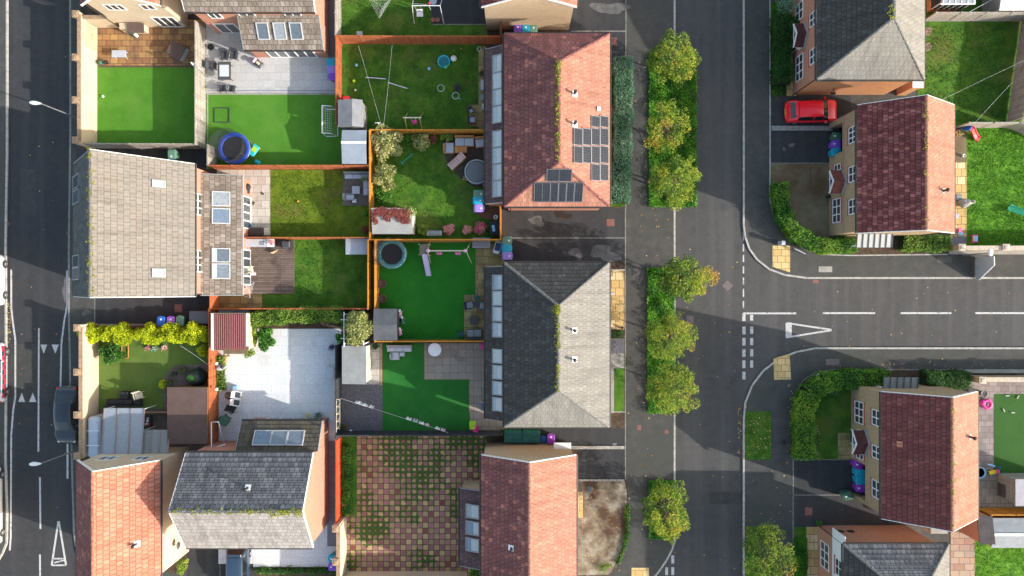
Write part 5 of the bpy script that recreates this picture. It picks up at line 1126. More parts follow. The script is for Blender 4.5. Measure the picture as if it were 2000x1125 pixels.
def panel(plane, x0, y0, x1, y1):
    a0, b0, a1, b1 = plane.rect(x0, y0, x1, y1); m = MB(); g = .002; f = .03
    obox(m, plane, a0 + g, b0 + g, a1 - g, b0 + g + f, .06, .115); obox(m, plane, a0 + g, b1 - g - f, a1 - g, b1 - g, .06, .115)
    obox(m, plane, a0 + g, b0 + g + f, a0 + g + f, b1 - g - f, .06, .115); obox(m, plane, a1 - g - f, b0 + g + f, a1 - g, b1 - g - f, .06, .115)
    o = m.build('solar_panel', PVL, t, True); m = MB(); obox(m, plane, a0 + g + f, b0 + g + f, a1 - g - f, b1 - g - f, .06, .105); m.build('solar_cells', PVB, o, True)
for r_, (y0, y1) in enumerate(((226, 250), (250, 285), (285, 320), (320, 354))):
    for k, (x0, x1) in enumerate(((1119, 1136.5), (1136.5, 1153.5), (1153.5, 1170.5), (1170.5, 1187))):
        if (r_ in (0, 3)) and k < 2: continue
        panel(pl['e'], x0, y0, x1, y1)
for x0, x1 in ((1068, 1092), (1092, 1116)): panel(pl['s'], x0, 329, x1, 353)
for k in range(6): panel(pl['s'], 1043.5 + k * 15.6, 355, 1043.5 + (k + 1) * 15.6, 393)
moss_line(t, A, B, 80, .22, -1); moss_line(t, (985 / 25 - 40 + 0, 0, 0) if 0 else (B.x - 2.6, B.y + 2.2, 5.5) if 0 else B if isinstance(B, Vector) else B, (B[0] - .1, B[1] - .6, B[2]), 12, .2)
R_EXT7 = rooftile('dark_mauve_roof_tile', [(0, (.085, .055, .060)), (1, (.125, .080, .082))], (.045, .03, .03))
lp, lw = leanto(t, (W(948, 0, 2.5).x, W(0, 397, 2.9).y, -.36, W(0, 93, 2.9).y), 'w', 2.5, 3.7, BR_RED, R_EXT7)
def lights(t, lp, px0, px1, groups, frame=GREYTRIM, blind=None):
    for (y0, y1, n) in groups:
        for i in range(n):
            a, c = y0 + (y1 - y0) * i / n, y0 + (y1 - y0) * (i + 1) / n
            r = lp.rect(px0, a + .3, px1, c - .3); rooflight(t, lp, *r, blind=random.uniform(.35, .6) if blind is None else blind, frame=frame)
lights(t, lp, 963, 982, ((109, 240, 4), (256, 385, 4)))
downpipe(t, -.1, 5.95, .1, 4.9); window(t, wl['e'], 1.5, .9, 3.2, 2.2, 2, sill=REDSILL); window(t, wl['e'], 8.5, .9, 10.2, 2.2, 2, sill=REDSILL)
for u in (1.5, 5, 9): window(t, wl['e'], u, 3.2, u + 1.3, 4.3, 2, sill=REDSILL)
# house 8: grey hipped roof
t, pl, wl, (A, B) = house('hipped house with a mossy grey tiled roof beside the tree-lined path', 'house', 'house', wr(985, 513.5, 1190, 834, 5), 5, 7.2, 'y', BR_CREAM, {'w': R_GRY_SHADE, 'n': R_GRY_SHADE, 'e': R_GRY, 's': R_GRY}, hips=(2.9, 3.0), rt=R_GRY)
for y in (645, 702): vent(t, pl['e'], *pl['e'].hit(1121, y))
moss_line(t, A, B, 70, .25, -1); moss_line(t, (A[0], A[1] + 5.2, A[2]), B, 45, .35, -1)
lp, lw = leanto(t, (W(948, 0, 2.5).x, W(0, 820, 2.9).y, -.36, W(0, 521, 2.9).y), 'w', 2.5, 3.7, BR_CREAM, R_GRY_SHADE)
lights(t, lp, 963, 983, ((536, 660, 4), (680, 805, 4)))
downpipe(t, 6.75, -.2, .1, 4.9)
for u in (1.0, 5, 9): window(t, wl['e'], u, 3.2, u + 1.3, 4.3, 2); window(t, wl['e'], u, .9, u + 1.6, 2.2, 2)
# house 3: tall beige roof, left
t, pl, wl, (A, B) = house('tall house with a wide beige tiled roof between the back road and the small gardens', 'house', 'house', wr(144, 320, 380, 579, 5), 5, 10.2, 'y', BR_RED, {'w': rooftile('shaded_beige_roof_tile', [(0, (.075, .075, .078)), (1, (.12, .12, .12))], (.04, .04, .04), stain=((.15, .15, .15), 2, .55, .7)), 'e': R_BEIGE}, oh=.3, rt=R_BEIGE, inset_end=.12)  # west slope: beige roof darkened into a shaded tone
for y in (359, 533): rooflight(t, pl['e'], *pl['e'].rect(295, y - 9, 322, y + 9), blind=.9, frame=GREYTRIM)
for y0, y1 in ((346, 369), (370, 395), (499, 522), (523, 547)): rooflight(t, pl['w'], *pl['w'].rect(145, y0, 157, y1), blind=0, frame=GREYTRIM)
moss_line(t, A, B, 60, .18)
for y0, y1 in ((379, 421), (489, 532)): window(t, wl['e'], *(lambda a, c: (min(a[0], c[0]), 3.25, max(a[0], c[0]), 4.45))(wl['e'].hit(390, y0), wl['e'].hit(390, y1)), 3, 2, mw=.07)
R_EX3 = R_TAUPE
lp, lw = leanto(t, (W(390, 0, 3.4).x + .05 if 0 else wl['e'].p.x + .003, W(0, 577, 2.9).y, W(472, 0, 2.5).x, W(0, 341, 2.9).y), 'e', 2.5, 3.35, BR_RED, R_EX3, gut=GREYTRIM, barge=GREYTRIM)
for y0, y1 in ((373, 404), (406, 438), (484, 513), (514, 545)): rooflight(t, lp, *lp.rect(414, y0, 450, y1), blind=0 if y0 < 480 else .25, frame=RLF)
for y0, y1 in ((383, 447), (487, 557)): window(t, lw['e'], *(lambda a, c: (min(a[0], c[0]), .18, max(a[0], c[0]), 2.1))(lw['e'].hit(480, y0), lw['e'].hit(480, y1)), 4, 1, fw=.09, mw=.1)
m = MB(); q = wl['e']; y_ = q.p.y; m.tube([(q.p.x + .1, y_ - .0, .2), (q.p.x + .1, y_, 4.9)], .04, 8); m.build('downpipe', GUTTER, t, True)
# house 2: taupe roof, top
t, pl, wl, _ = house('pink brick house with a taupe roof and rear extension at the top edge', 'house', 'house', (W(361, 0, 5).x, W(0, 23, 5).y, W(615, 0, 5).x, W(0, 23, 5).y + 7.4), 5, 7.6, 'x', BR_RED, {'*': R_TAUPE, 'n': R_TAUPE, 's': R_TAUPE}, rt=R_TAUPE)
lp, lw = leanto(t, (W(470, 0, 3.1).x, W(0, 97, 2.5).y, W(628, 0, 3.0).x, wl['s'].p.y), 's', 2.5, 3.75, BR_RED, R_TAUPE, endoh=.12)
for x0, x1 in ((499, 529), (532, 562), (564, 594)): rooflight(t, lp, *lp.rect(x0, 43, x1, 77), blind=0, frame=RLF)
window(t, lw['s'], *(lambda a, c: (a[0], .2, c[0], 2.1))(lw['s'].hit(524, 106), lw['s'].hit(617, 106)), 5, 1, fw=.08, mw=.09)
window(t, wl['s'], *(lambda a, c: (a[0], .2, c[0], 2.15))(wl['s'].hit(428, 58), wl['s'].hit(470, 58)), 2, 1, fw=.09, mw=.1)
for x0, x1 in ((408, 432), (468, 500), (557, 590)): window(t, wl['s'], *(lambda a, c: (a[0], 3.2, c[0], 4.35))(wl['s'].hit(x0, 30), wl['s'].hit(x1, 30)), 2, 1)
downpipe(t, W(640, 0).x + .06, wl['s'].p.y + .1, .1, 4.9)
# house 1: cream, top left
t, pl, wl, _ = house('cream rendered house with white windows at the top left corner', 'house', 'house', (W(240, 0).x - .25, W(0, 55).y - .2, W(368, 0).x + .25, W(0, 55).y + 9), 5, 7.4, 'y', CREAM, {'*': R_ORG, 'e': R_ORG, 'w': R_RED}, rt=R_ORG)
window(t, wl['s'], *(lambda a, c: (a[0], .2, c[0], 2.15))(wl['s'].hit(308, 45), wl['s'].hit(352, 45)), 3, 1, fw=.08, mw=.09)
window(t, wl['s'], .95, 3.5, 2.3, 4.5, 3, 1); window(t, wl['s'], 3.55, 3.6, 4.5, 4.5, 2, 1)
downpipe(t, W(240, 0).x - .05, W(0, 55).y - .05, .1, 4.9); m = MB(); m.box(*W(249, 67)[:2], .13, *W(292, 55)[:2], 1.15); m.build('boiler_housing', CREAM, t, True)
m = MB(); a = W(249, 64, 1.2); c = W(281, 46, 1.2); m.hexa([(a.x, a.y, 1.15), (c.x, a.y, 1.15), (c.x, c.y, 1.15), (a.x, c.y, 1.15), (a.x, a.y, 1.2), (c.x, a.y, 1.2), (c.x, c.y, 1.3), (a.x, c.y, 1.3)]); m.build('housing_roof', FELTB, t, True)
# house 13: cream brick gable, top centre
t, pl, wl, _ = house('cream brick gabled house end at the top centre beside the wet driveway', 'house', 'house', (W(940, 0, 5).x, W(0, 13, 5).y, W(1127, 0, 5).x, W(0, 13, 5).y + 9), 5, 7.2, 'y', BR_CREAM, {'w': R_BRN_SHADE, 'e': R_RED_LIT}, rt=R_RED_LIT, oh=.2, inset_end=.15)
# house 4: orange roof bottom left
t, pl, wl, _ = house('cream rendered house with a bright orange-pink tiled roof at the bottom left', 'house', 'house', (W(150, 0, 5).x, W(0, 1131, 5).y, W(313, 0, 5).x, W(0, 899, 5).y), 5, 8.1, 'y', CREAM, {'w': R_RED, 'e': R_ORG}, rt=R_ORG, oh=.2, inset_end=.15)
vent(t, pl['e'], *pl['e'].hit(267, 1062), .5)
window(t, wl['n'], 3.6, 3.3, 4.8, 4.4, 2); window(t, wl['n'], 1.2, 3.3, 2.2, 4.4, 2)
m = MB(); q = wl['e'].p.x; y_ = W(0, 1065).y; m.tube([(q, y_ + 1, 2.6), (q + .35, y_ + 1, 2.7)], .02, 6); m.blob((q + .42, y_ + 1, 2.75), .28, 10, 6, 0, (.25, 1, 1)); m.build('satellite_dish', C['dgrey'], t, True)
# house 5: slate roof bottom
t, pl, wl, (A, B) = house('pink brick house with a weathered slate roof and yellow lichen on top', 'house', 'house', (W(363, 0, 5).x, W(0, 1070, 5).y, W(611, 0, 5).x, W(0, 884, 5).y), 5, 7.5, 'x', BR_RED, {'n': R_SLATE, 's': rooftile('sunlit_slate_tile', [(0, (.27, .25, .235)), (1, (.36, .34, .32))], (.16, .15, .14), bw=.33, rh=.36, stain=((.22, .20, .19), .5, .5, .7))}, rt=R_SLATE, oh=.2, inset_end=.12)  # south slope: slate roof lightened into a sunlit tone
vent(t, pl['n'], *pl['n'].hit(484, 953), .45); moss_line(t, A, B, 90, .16); moss_line(t, (B[0] - 2.2, B[1], B[2]), B, 30, .4, 1)
lp, lw = leanto(t, (W(471, 0, 2.6).x, wl['n'].p.y, W(627, 0, 2.8).x, W(0, 822, 2.5).y), 'n', 2.5, 3.7, BR_RED, rooftile('umber_roof_tile', [(0, (.075, .068, .055)), (1, (.115, .105, .085))], (.04, .036, .03), stain=((.13, .10, .05), 1.2, .5, .7)), endoh=.12)
for x0, x1 in ((498, 529), (531, 561), (562, 592)): rooflight(t, lp, *lp.rect(x0, 841, x1, 871), blind=0, frame=RLF)
window(t, lw['n'], .6, .2, 4.6, 2.1, 4, 1)
m = MB(); x_ = W(641, 0).x; ya_, yb_ = wl['n'].p.y - .2, W(0, 816).y; m.hexa([(x_ - .26, ya_, 0), (x_ + .004, ya_, 0), (x_ + .004, yb_, 0), (x_ - .26, yb_, 0), (x_ - .26, ya_, 3.5), (x_ + .004, ya_, 3.5), (x_ + .004, yb_, 2.42), (x_ - .26, yb_, 2.42)]); m.build('side_wall', BR_RED, t, True)
m = MB(); a = W(427, 875); m.tube([W(436, 868, .2), W(436, 824, 2.1) + Vector((-.35, 0, 0)), W(413, 824, 2.2), W(413, 876, 2.2), W(440, 868, 2.2)], .045, 8); m.build('white_pipe', WHITE, t, True)
downpipe(t, x_ + .05, W(0, 818).y, .1, 2.9)
# house 6: bottom centre
t, pl, wl, (A, B) = house('red tiled house with a dark extension beside the chequered patio', 'house', 'house', (W(940, 0, 5).x, W(0, 1200, 5).y, W(1125.5, 0, 5).x, W(0, 888.5, 5).y), 5, 7.2, 'y', BR_CREAM, {'w': R_RED, 'e': R_RED_LIT}, rt=R_RED_LIT, oh=.15, inset_end=.18)
lp, lw = leanto(t, (W(898, 0, 2.5).x, W(0, 1108, 2.8).y, wl['w'].p.x - .003, W(0, 955, 2.8).y), 'w', 2.5, 3.4, BR_CREAM, R_EXT7)
lights(t, lp, 911, 937, ((982, 1080, 3),))
vent(t, pl['w'], *pl['w'].hit(999, 1070), .4); m = MB(); a = W(1082, 893, 2.6); m.box(a.x, wl['n'].p.y + .003, 2.2, a.x + 1.3, wl['n'].p.y + .45, 2.32); m.build('door_canopy', WHITE, t, True)
# house 9: right middle
def facade(t, wl, low, up, sm=(), red=REDSILL):
    w = wl['w']
    for (y0, y1, n) in low: a = w.hit(1000 + (w.p.x * 25) * 1.02, y0)[0] if 0 else None
t, pl, wl, (A, B) = house('tan brick house with a mottled maroon roof and small red porch', 'house', 'house', (W(1674, 0, 5).x, W(0, 455, 5).y, W(1863.5, 0, 5).x, W(0, 205, 5).y), 5, 7.57, 'y', BR_TAN, {'w': R_BRN_SHADE, 'e': R_RED_LIT}, rt=R_RED_LIT, oh=.22, inset_end=.15, notch=('w', .42, 2.62, 2.3, .75))
wn_ = wl['w']; X9 = wn_.p.x; yt = wn_.p.y
def ww(y0, y1, z): s = (CAMH - z) / CAMH / 25; return yt - (562.5 - y0) * s, yt - (562.5 - y1) * s
for (y0, y1, n) in ((388, 435, 3), (321, 334, 1)): a, c = ww(y0, y1, 1.4); window(t, wn_, a, .75 if n > 1 else 1.0, c, 2.1, n, 2, sill=REDSILL, mw=.07)
for (y0, y1, n) in ((248, 280, 3), (325, 356, 2), (389, 419, 2)): a, c = ww(y0, y1, 3.8); window(t, wn_, a, 3.35, c, 4.6, n, 2, sill=REDSILL, mw=.07)
s_ = 52.6 / 55 / 25; porch(t, X9, (562.5 - 377) * s_, (562.5 - 333) * s_, 2.35, 3.0, .95, rooftile('porch_red_tile', [(0, (.24, .075, .055)), (1, (.32, .11, .08))], (.12, .04, .03), .2, .25))
vent(t, pl['e'], *pl['e'].hit(1841, 373), .5, base=LEAD); moss_line(t, A, B, 20, .12, -1)
m = MB(); m.tube([(X9 - .03, 12.6, 2.55), (X9 - .03, 4.2, 2.55)], .02, 6); m.build('string_course', BR_RED, t, True)
def canopy(label, px0, py0, px1, py1, z, wallx, mat, n, low):   # flat ribbed porch roof with posts
    a0, b0, a1, b1 = wr(px0, py0, px1, py1, z); t2 = thing('lean_to_canopy', label, 'canopy', ((a0 + a1) / 2, (b0 + b1) / 2, .12))
    m = MB(); m.hexa([(a0, b0, low), (a1, b0, low), (a1, b1, z), (a0, b1, z), (a0, b0, low + .05), (a1, b0, low + .05), (a1, b1, z + .05), (a0, b1, z + .05)] if b1 > b0 else []); r = m.build('roof', mat, t2, True)
    m = MB()
    for i in range(n + 1):
        x = a0 + (a1 - a0) * i / n; m.hexa([(x - .025, b0 - .02, low + .04), (x + .025, b0 - .02, low + .04), (x + .025, b1, z + .04), (x - .025, b1, z + .04), (x - .025, b0 - .02, low + .10), (x + .025, b0 - .02, low + .10), (x + .025, b1, z + .10), (x - .025, b1, z + .10)])
    m.build('glazing_bar', C['dgrey'], r, True)
    for x in (a0 + .1, a1 - .1):
        m = MB(); m.box(x - .05, b0 + .1, .1, x + .05, b0 + .2, low); m.build('post', WHITE, t2, True)
    return t2
canopy('grey ribbed canopy on the side of the tan house above the long curved hedge', 1674, 457, 1743, 483, 2.35, 0, pmat('grey_metal_sheet', (.42, .44, .43), .5, var=.1), 6, 2.2)
# house 11: right lower
t, pl, wl, (A, B) = house('tan brick house with a plain maroon roof, south of the side road', 'house', 'house', (W(1721, 0, 5).x, W(0, 1013, 5).y, W(1909, 0, 5).x, W(0, 765, 5).y), 5, 7.65, 'y', BR_TAN, {'w': rooftile('shaded_maroon_roof_tile', [(0, (.145, .042, .040)), (.85, (.18, .055, .050)), (1, (.24, .08, .072))], (.045, .025, .025), stain=((.15, .07, .065), 1.4, .58, .70)), 'e': R_RED_LIT}, rt=R_RED_LIT, oh=.22, inset_end=.15, notch=('w', 5.75, 8.45, 2.3, .75))  # west slope carries its shade in the tile colour, east slope its sun
wn_ = wl['w']; X9 = wn_.p.x; yt = wn_.p.y
for (y0, y1, n) in ((784, 827, 3), (884, 896, 1)): a, c = ww(y0, y1, 1.4); window(t, wn_, a, .75 if n > 1 else 1.0, c, 2.1, n, 2, sill=REDSILL, mw=.07)
for (y0, y1, n) in ((800, 831, 2), (870, 895, 2), (938, 972, 2)): a, c = ww(y0, y1, 3.8); window(t, wn_, a, 3.35, c, 4.6, n, 2, sill=REDSILL, mw=.07)
porch(t, X9, (562.5 - 887) * s_, (562.5 - 841) * s_, 2.35, 3.0, .95, rooftile('porch_maroon_tile', [(0, (.12, .045, .045)), (1, (.16, .06, .055))], (.06, .03, .03), .2, .25))
vent(t, pl['e'], *pl['e'].hit(1893, 853), .5, base=LEAD); a, c = pl['w'].hit(1757, 867); m = MB(); obox(m, pl['w'], a - .2, c - .2, a + .2, c + .2, .04, .09); m.build('patched_tile', R_ORG, t, True)
moss_line(t, A, B, 25, .12, 1); canopy('dark grey ribbed canopy on the side of the lower tan house above its hedge', 1725, 737, 1793, 762, 2.35, 0, pmat('slate_grey_metal_sheet', (.20, .22, .22), .5, var=.15), 5, 2.2)
# house 10: top right hipped
t, pl, wl, (A, B) = house('red brick house with a grey hipped roof beside the red car', 'house', 'house', (W(1595, 0, 5).x, W(0, 155, 5).y, W(1805, 0, 5).x, W(0, 155, 5).y + 13), 5, 8.15, 'y', BR_RED, {'w': R_GRY_SHADE, 's': R_GRY, 'e': R_GRY}, hips=(3.2, 3.2), rt=R_GRY, oh=.25, wallmats={'s': BR_ORG})  # south wall: red brick given an orange, sunlit colour
wn_ = wl['w']; yt = wn_.p.y; X9 = wn_.p.x
for (y0, y1, n) in ((108, 157, 3), (6, 40, 2)): a, c = ww(y0, y1, 1.4); window(t, wn_, a, .75, c, 2.1, n, 2, mw=.07)
for (y0, y1, n) in ((94, 124, 2), (23, 50, 2)): a, c = ww(y0, y1, 3.9); window(t, wn_, a, 3.3, c, 4.5, n, 2, sill=REDSILL, mw=.07)
porch(t, X9, (562.5 - 92) * s_, (562.5 - 46) * s_, 2.35, 2.95, .8, rooftile('porch_wine_tile', [(0, (.10, .03, .035)), (1, (.14, .045, .045))], (.06, .03, .03), .2, .25))
moss_line(t, B if 0 else (A[0] - .2, A[1] - .1, A[2]), (A[0] - .1, A[1] + .8, A[2]), 14, .2); downpipe(t, wl['s'].p.x - .02, wl['s'].p.y - .05, .1, 4.9)
m = MB(); a = W(1600, 180); m.tube([(22.05 + 2.2, wl['s'].p.y, 1.9), (22.05 + 2.2, wl['s'].p.y - .35, 1.9)], .03, 6); m.box(24.1, wl['s'].p.y - .45, 1.7, 24.4, wl['s'].p.y - .3, 1.95); m.build('wall_lamp', BLACKP, t, True)
shed('small white roofed brick outhouse tucked behind the red brick house', 1782, 155, 1804, 172, 2.3, (BR_ORG, WHITE), 'flat', name='outhouse', cat='outhouse')
# conservatory behind
t2 = thing('conservatory', 'white framed conservatory with a brick base at the top right edge', 'conservatory', (W(1840, 0).x, W(0, 20).y + .6, .12))
a0, b0, a1, b1 = wr(1808, -60, 1866, 25); m = MB(); m.box(a0, b0, .1, a1, b1, .7); m.build('base_wall', BR_ORG, t2, True); m = MB(); m.box(a0, b0 + .003, .7, a1, b1, 2.1); m.build('glazing', GLASS, t2, True)
m = MB(); m.hexa([(a0 - .1, b0 - .15, 2.1), (a1 + .1, b0 - .15, 2.1), (a1 + .1, b1, 2.1), (a0 - .1, b1, 2.1), (a0 - .1, b0 - .15, 2.16), (a1 + .1, b0 - .15, 2.16), (a1 - .6, b1 - .8, 2.9), (a0, b1 - .8, 2.9)]); r = m.build('roof', POLY, t2, True)
m = MB()
for i in range(6):
    x = a0 + (a1 - a0) * i / 5; m.tube([(x, b0 - .15, 2.17), (x * .85 + (a0 + a1) / 2 * .15, b1 - .8, 2.92)], .035, 6)
    m.tube([(x, b0 - .02, .7), (x, b0 - .02, 2.1)], .035, 6)
m.tube([(a0 - .12, b0 - .17, 2.12), (a1 + .12, b0 - .17, 2.12), (a1 + .12, b1, 2.12)], .06, 6); m.build('frame', WHITE, t2, True)
# house 12: bottom right
t, pl, wl, (A, B) = house('red brick house with a white rendered panel at the bottom right', 'house', 'house', (W(1647, 0, 5).x, W(0, 1063, 5).y - 13, W(1853, 0, 5).x, W(0, 1063, 5).y), 5, 7.6, 'y', BR_RED, {'w': R_GRY_SHADE, 'n': R_SLATE, 'e': R_GRY}, hips=(3.2, 3.2), rt=R_GRY, oh=.3)
wn_ = wl['w']; yt = wn_.p.y
for (y0, y1, n) in ((1060, 1110, 3),): a, c = ww(y0, y1, 1.4); window(t, wn_, a, .7, c, 2.1, n, 2, mw=.07)
a, c = ww(1052, 1200, 3.8); m = MB(); obox(m, wn_, a - .45, 2.75, c, 4.75, .0, .06); m.build('render_panel', WREND, t, True); a, c = ww(1092, 1125, 3.8); window(t, Plane(wn_.p + Vector((-.062, 0, 0)), wn_.u, wn_.v), a, 3.3, c, 4.4, 2, 2, sill=REDSILL)
for px in (1635, 1655): a = W(px, 1033, 1.0); m = MB(); m.box(a.x - .22, wl['n'].p.y + .003, 1.35, a.x + .22, wl['n'].p.y + .06, 1.75); m.build('wall_vent', BLACKP, t, True)
downpipe(t, wn_.p.x - .03, yt + .06, .1, 4.9); m = MB(); m.box(W(1818, 0, 2).x, yt + .003, .1, W(1851, 0, 2).x, yt + .55, 2.0); m.build('bin_store', CONCL, t, True)
# =============== FENCES AND WALLS ===============
brick_wall('cream garden wall with brown coping and piers around the square top left lawn', [(189, 50), (189, 288)], 2.1, CREAM, COPE, [(184, 50), (184, 131), (184, 211), (184, 286)])
brick_wall('short cream wall closing the paved yard beside the top left house', [(194, 53), (238, 53)], 1.9, CREAM, COPE)
fence('long grey weathered fence between the two artificial lawns at the upper left', [(403, 60), (403, 291)], 1.85, F_GRY)
fence('dull grey fence along the bottom of the square top left lawn', [(196, 290), (402, 291)], 1.8, F_GRY)
fence('short grey fence beside the blue trampoline', [(426, 293), (426, 330)], 1.85, F_GRY)
fence('orange-brown fence under the artificial lawn with the blue trampoline', [(427, 331), (728, 331)], 1.7, F_ORG)
fence('orange stained fence beside the turquoise and purple bins', [(668, 90), (668, 252)], 1.8, F_ORG)
fence('bright orange stained fence along the top of the large swing lawn', [(668, 87), (978, 88)], 1.8, F_ORG)
fence('grey fence beside the pink brick house at the top', [(667, -40), (667, 86)], 1.8, F_GRY)
fence('brown end fence beside the cream brick gable', [(979, 50), (979, 88)], 1.8, F_BRN)
fence('golden fence between the swing lawn and the bushy lawn', [(732, 263), (948, 263)], 1.6, F_YEL)
fence('golden fence behind the cream flowering bushes', [(731, 266), (731, 470)], 1.75, F_YEL)
fence('golden fence between the flower bed and the teal trampoline', [(731, 471), (978, 471)], 1.7, F_YEL)
fence('short golden fence at the head of the double driveway', [(978, 409), (978, 468)], 1.6, F_YEL)
fence('golden double fence beside the two round brown planters', [(741, 473), (741, 664)], 1.75, F_YEL)
fence('older golden fence panel row backing the grey storage box', [(728, 473), (728, 602)], 1.75, F_YEL)
fence('golden-brown fence below the swing and slide lawn', [(742, 664), (950, 664)], 1.5, F_YEL)
fence('dark painted fence beside the grey mono-pitch shed', [(667, 672), (667, 846)], 1.75, F_DRK)
fence('dark slate painted fence above the chequered patio', [(667, 841), (980, 840)], 1.8, F_DRK)
fence('scarlet fence beside the narrow grass strip with plants', [(668, 852), (668, 1006)], 1.75, F_RED)
brick_wall('cream garden wall with brown coping beside the chequered patio', [(675, 1010), (675, 1180)], 2.2, CREAM, COPE, [(671, 1012), (671, 1074)])
brick_wall('cream wall along the bottom of the chequered patio', [(679, 1117), (912, 1117)], 1.8, CREAM, COPE)
fence('orange-brown fence between the pale patio lawn and the decked lawn', [(488, 467), (727, 467)], 1.6, F_ORG)
fence('orange-brown fence below the decked lawn', [(431, 602), (727, 602)], 1.5, F_ORG)
fence('short orange fence beside the sandy slabs', [(430, 575), (430, 600)], 1.75, F_ORG)
fence('rich orange fence beside the white chairs and green bin', [(428, 604), (428, 868)], 1.75, F_ORG)
fence('low brown fence behind the golden conifer hedge', [(192, 637), (412, 637)], 1.1, F_BRN)
brick_wall('cream garden wall with square piers beside the dark parked car', [(192, 637), (192, 880)], 2.1, CREAM, COPE, [(187, 637), (187, 720), (187, 800), (187, 877)])
fence('grey timber fence along the top of the large right hand lawn', [(1800, 43), (1992, 43)], 1.8, F_GRY)
fence('grey timber fence slanting down the right edge of the picture', [(1992, 43), (1964, 240)], 1.85, F_GRY)
fence('pale grey curved fence above the bright lawn at the right', [(1864, 250), (1962, 250), (1982, 257), (2010, 272)], 1.7, F_GRY)
brick_wall('stone coped brick wall between the bright lawn and the side road', [(1846, 487), (2200, 487)], 1.7, BR_TAN, STONEW, [(1848, 486), (1931, 486)], th=.3)
brick_wall('stone coped wall between the mauve patio and the side road', [(1888, 736), (2200, 736)], 1.5, BR_TAN, STONEW, [(1890, 737), (1990, 737)], th=.3)
fence('bright golden fence between the buff patio and the slate roofed sheds', [(1905, 991), (2150, 991)], 1.75, F_YEL)
m = MB(); a = W(1850, 497); c = W(2200, 490); m.box(a.x, a.y, .1, c.x, c.y, .28); tag(m.build('plinth', CONCL), 'low pale ledge at the foot of the brick wall beside the upper pavement', 'ledge')
m = MB(); a = W(1880, 728); c = W(2200, 721); m.box(a.x, a.y, .1, c.x, c.y, .26); tag(m.build('plinth', CONCL), 'low grey ledge between the lower pavement and the garden wall', 'ledge')
# =============== TREES, HEDGES, SHRUBS ===============
def tree_(l, x, y, h, rx, ry, n, per, *a, **k): return tree(l, x, y, h, rx * 1.10, ry * 1.10, int(n * 1.25), int(per * 1.5), *a, rb=k.pop('rb', 0) - .08, leaf=.105 + .012 * (k.get('seed', 1) % 3), **k)
TG = 'street trees along the main road'
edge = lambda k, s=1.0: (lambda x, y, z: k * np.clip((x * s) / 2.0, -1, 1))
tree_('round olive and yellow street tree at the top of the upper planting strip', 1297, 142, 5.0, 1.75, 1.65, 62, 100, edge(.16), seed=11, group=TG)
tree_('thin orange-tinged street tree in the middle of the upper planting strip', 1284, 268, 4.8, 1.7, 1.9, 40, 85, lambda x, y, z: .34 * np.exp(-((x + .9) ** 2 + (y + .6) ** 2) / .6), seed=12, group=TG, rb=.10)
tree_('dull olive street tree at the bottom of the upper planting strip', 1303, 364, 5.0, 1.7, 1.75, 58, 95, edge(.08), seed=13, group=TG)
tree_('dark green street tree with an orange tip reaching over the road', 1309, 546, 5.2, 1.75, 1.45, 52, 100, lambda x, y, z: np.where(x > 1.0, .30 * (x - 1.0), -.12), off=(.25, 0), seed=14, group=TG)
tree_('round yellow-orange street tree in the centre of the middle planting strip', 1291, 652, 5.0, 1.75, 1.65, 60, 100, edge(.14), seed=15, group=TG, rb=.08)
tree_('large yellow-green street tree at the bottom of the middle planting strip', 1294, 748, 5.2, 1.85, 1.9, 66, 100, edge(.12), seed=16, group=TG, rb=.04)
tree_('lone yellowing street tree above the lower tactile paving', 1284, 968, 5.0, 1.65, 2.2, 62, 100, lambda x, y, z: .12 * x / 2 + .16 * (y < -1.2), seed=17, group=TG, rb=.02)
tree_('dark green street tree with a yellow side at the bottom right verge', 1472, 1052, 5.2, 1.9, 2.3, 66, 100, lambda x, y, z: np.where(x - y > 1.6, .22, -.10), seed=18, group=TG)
# orange branch of tree four
rt4 = thing('street_tree', 'orange-leaved branch of the dark green street tree leaning over the road', 'tree', tuple(W(1330, 547, .1)), 0, TG)
P4, I4 = clump_points([(W(x, y, z).x, W(x, y, z).y, z) for x, y, z in ((1380, 537, 3.7), (1391, 547, 3.6), (1370, 553, 3.5), (1382, 530, 3.8), (1396, 539, 3.4), (1362, 541, 3.9), (1360, 565, 3.3))], [.52, .48, .50, .46, .42, .6, .5], 120, .7)
leafmesh('crown', P4, .12, np.clip(.62 + .25 * RNG.random(len(P4)) + (P4[:, 0] - 14.0) * .15, 0, 1), L_TREE, rt4); m = MB(); f = W(1330, 547, .1); e = W(1382, 542, 3.5); m.tube([f, f.lerp(e, .5) + Vector((-.3, 0, .4)), e], .05, 6, r2=.015); m.build('trunk', BARK, rt4, True)
hedge('long silvery green clipped hedge beside the red hipped house', [(1213, 124), (1213, 200), (1211, 300), (1207, 398)], 1.25, 1.5, L_SILVER, 520, .09, rb=.02)
hedge('curved leafy hedge around the brown concrete front yard', [(1515, 362), (1516, 400), (1526, 432), (1545, 458), (1575, 477), (1612, 484), (1658, 480)], .95, 1.25, L_HEDGE, 430, .10, yel=lambda s: .12 * np.clip((s - 3) / 3, 0, 1))
hedge('curved hedge turning yellow around the lawn south of the side road', [(1562, 890), (1560, 800), (1572, 765), (1596, 745), (1640, 738), (1722, 738)], 1.35, 1.2, L_HEDGE, 430, .10, yel=lambda s: .22 * np.exp(-((s - 3.5) / 2.8) ** 2))
hedge('dark green clipped hedge beside the lower grey canopy', [(1795, 739), (1878, 739)], 1.2, 1.1, L_DARK, 430, .09)
hedge('deep green clipped hedge in front of the top right brick house', [(1519, 38), (1520, 168)], 1.25, 1.1, L_DARK, 430, .09)
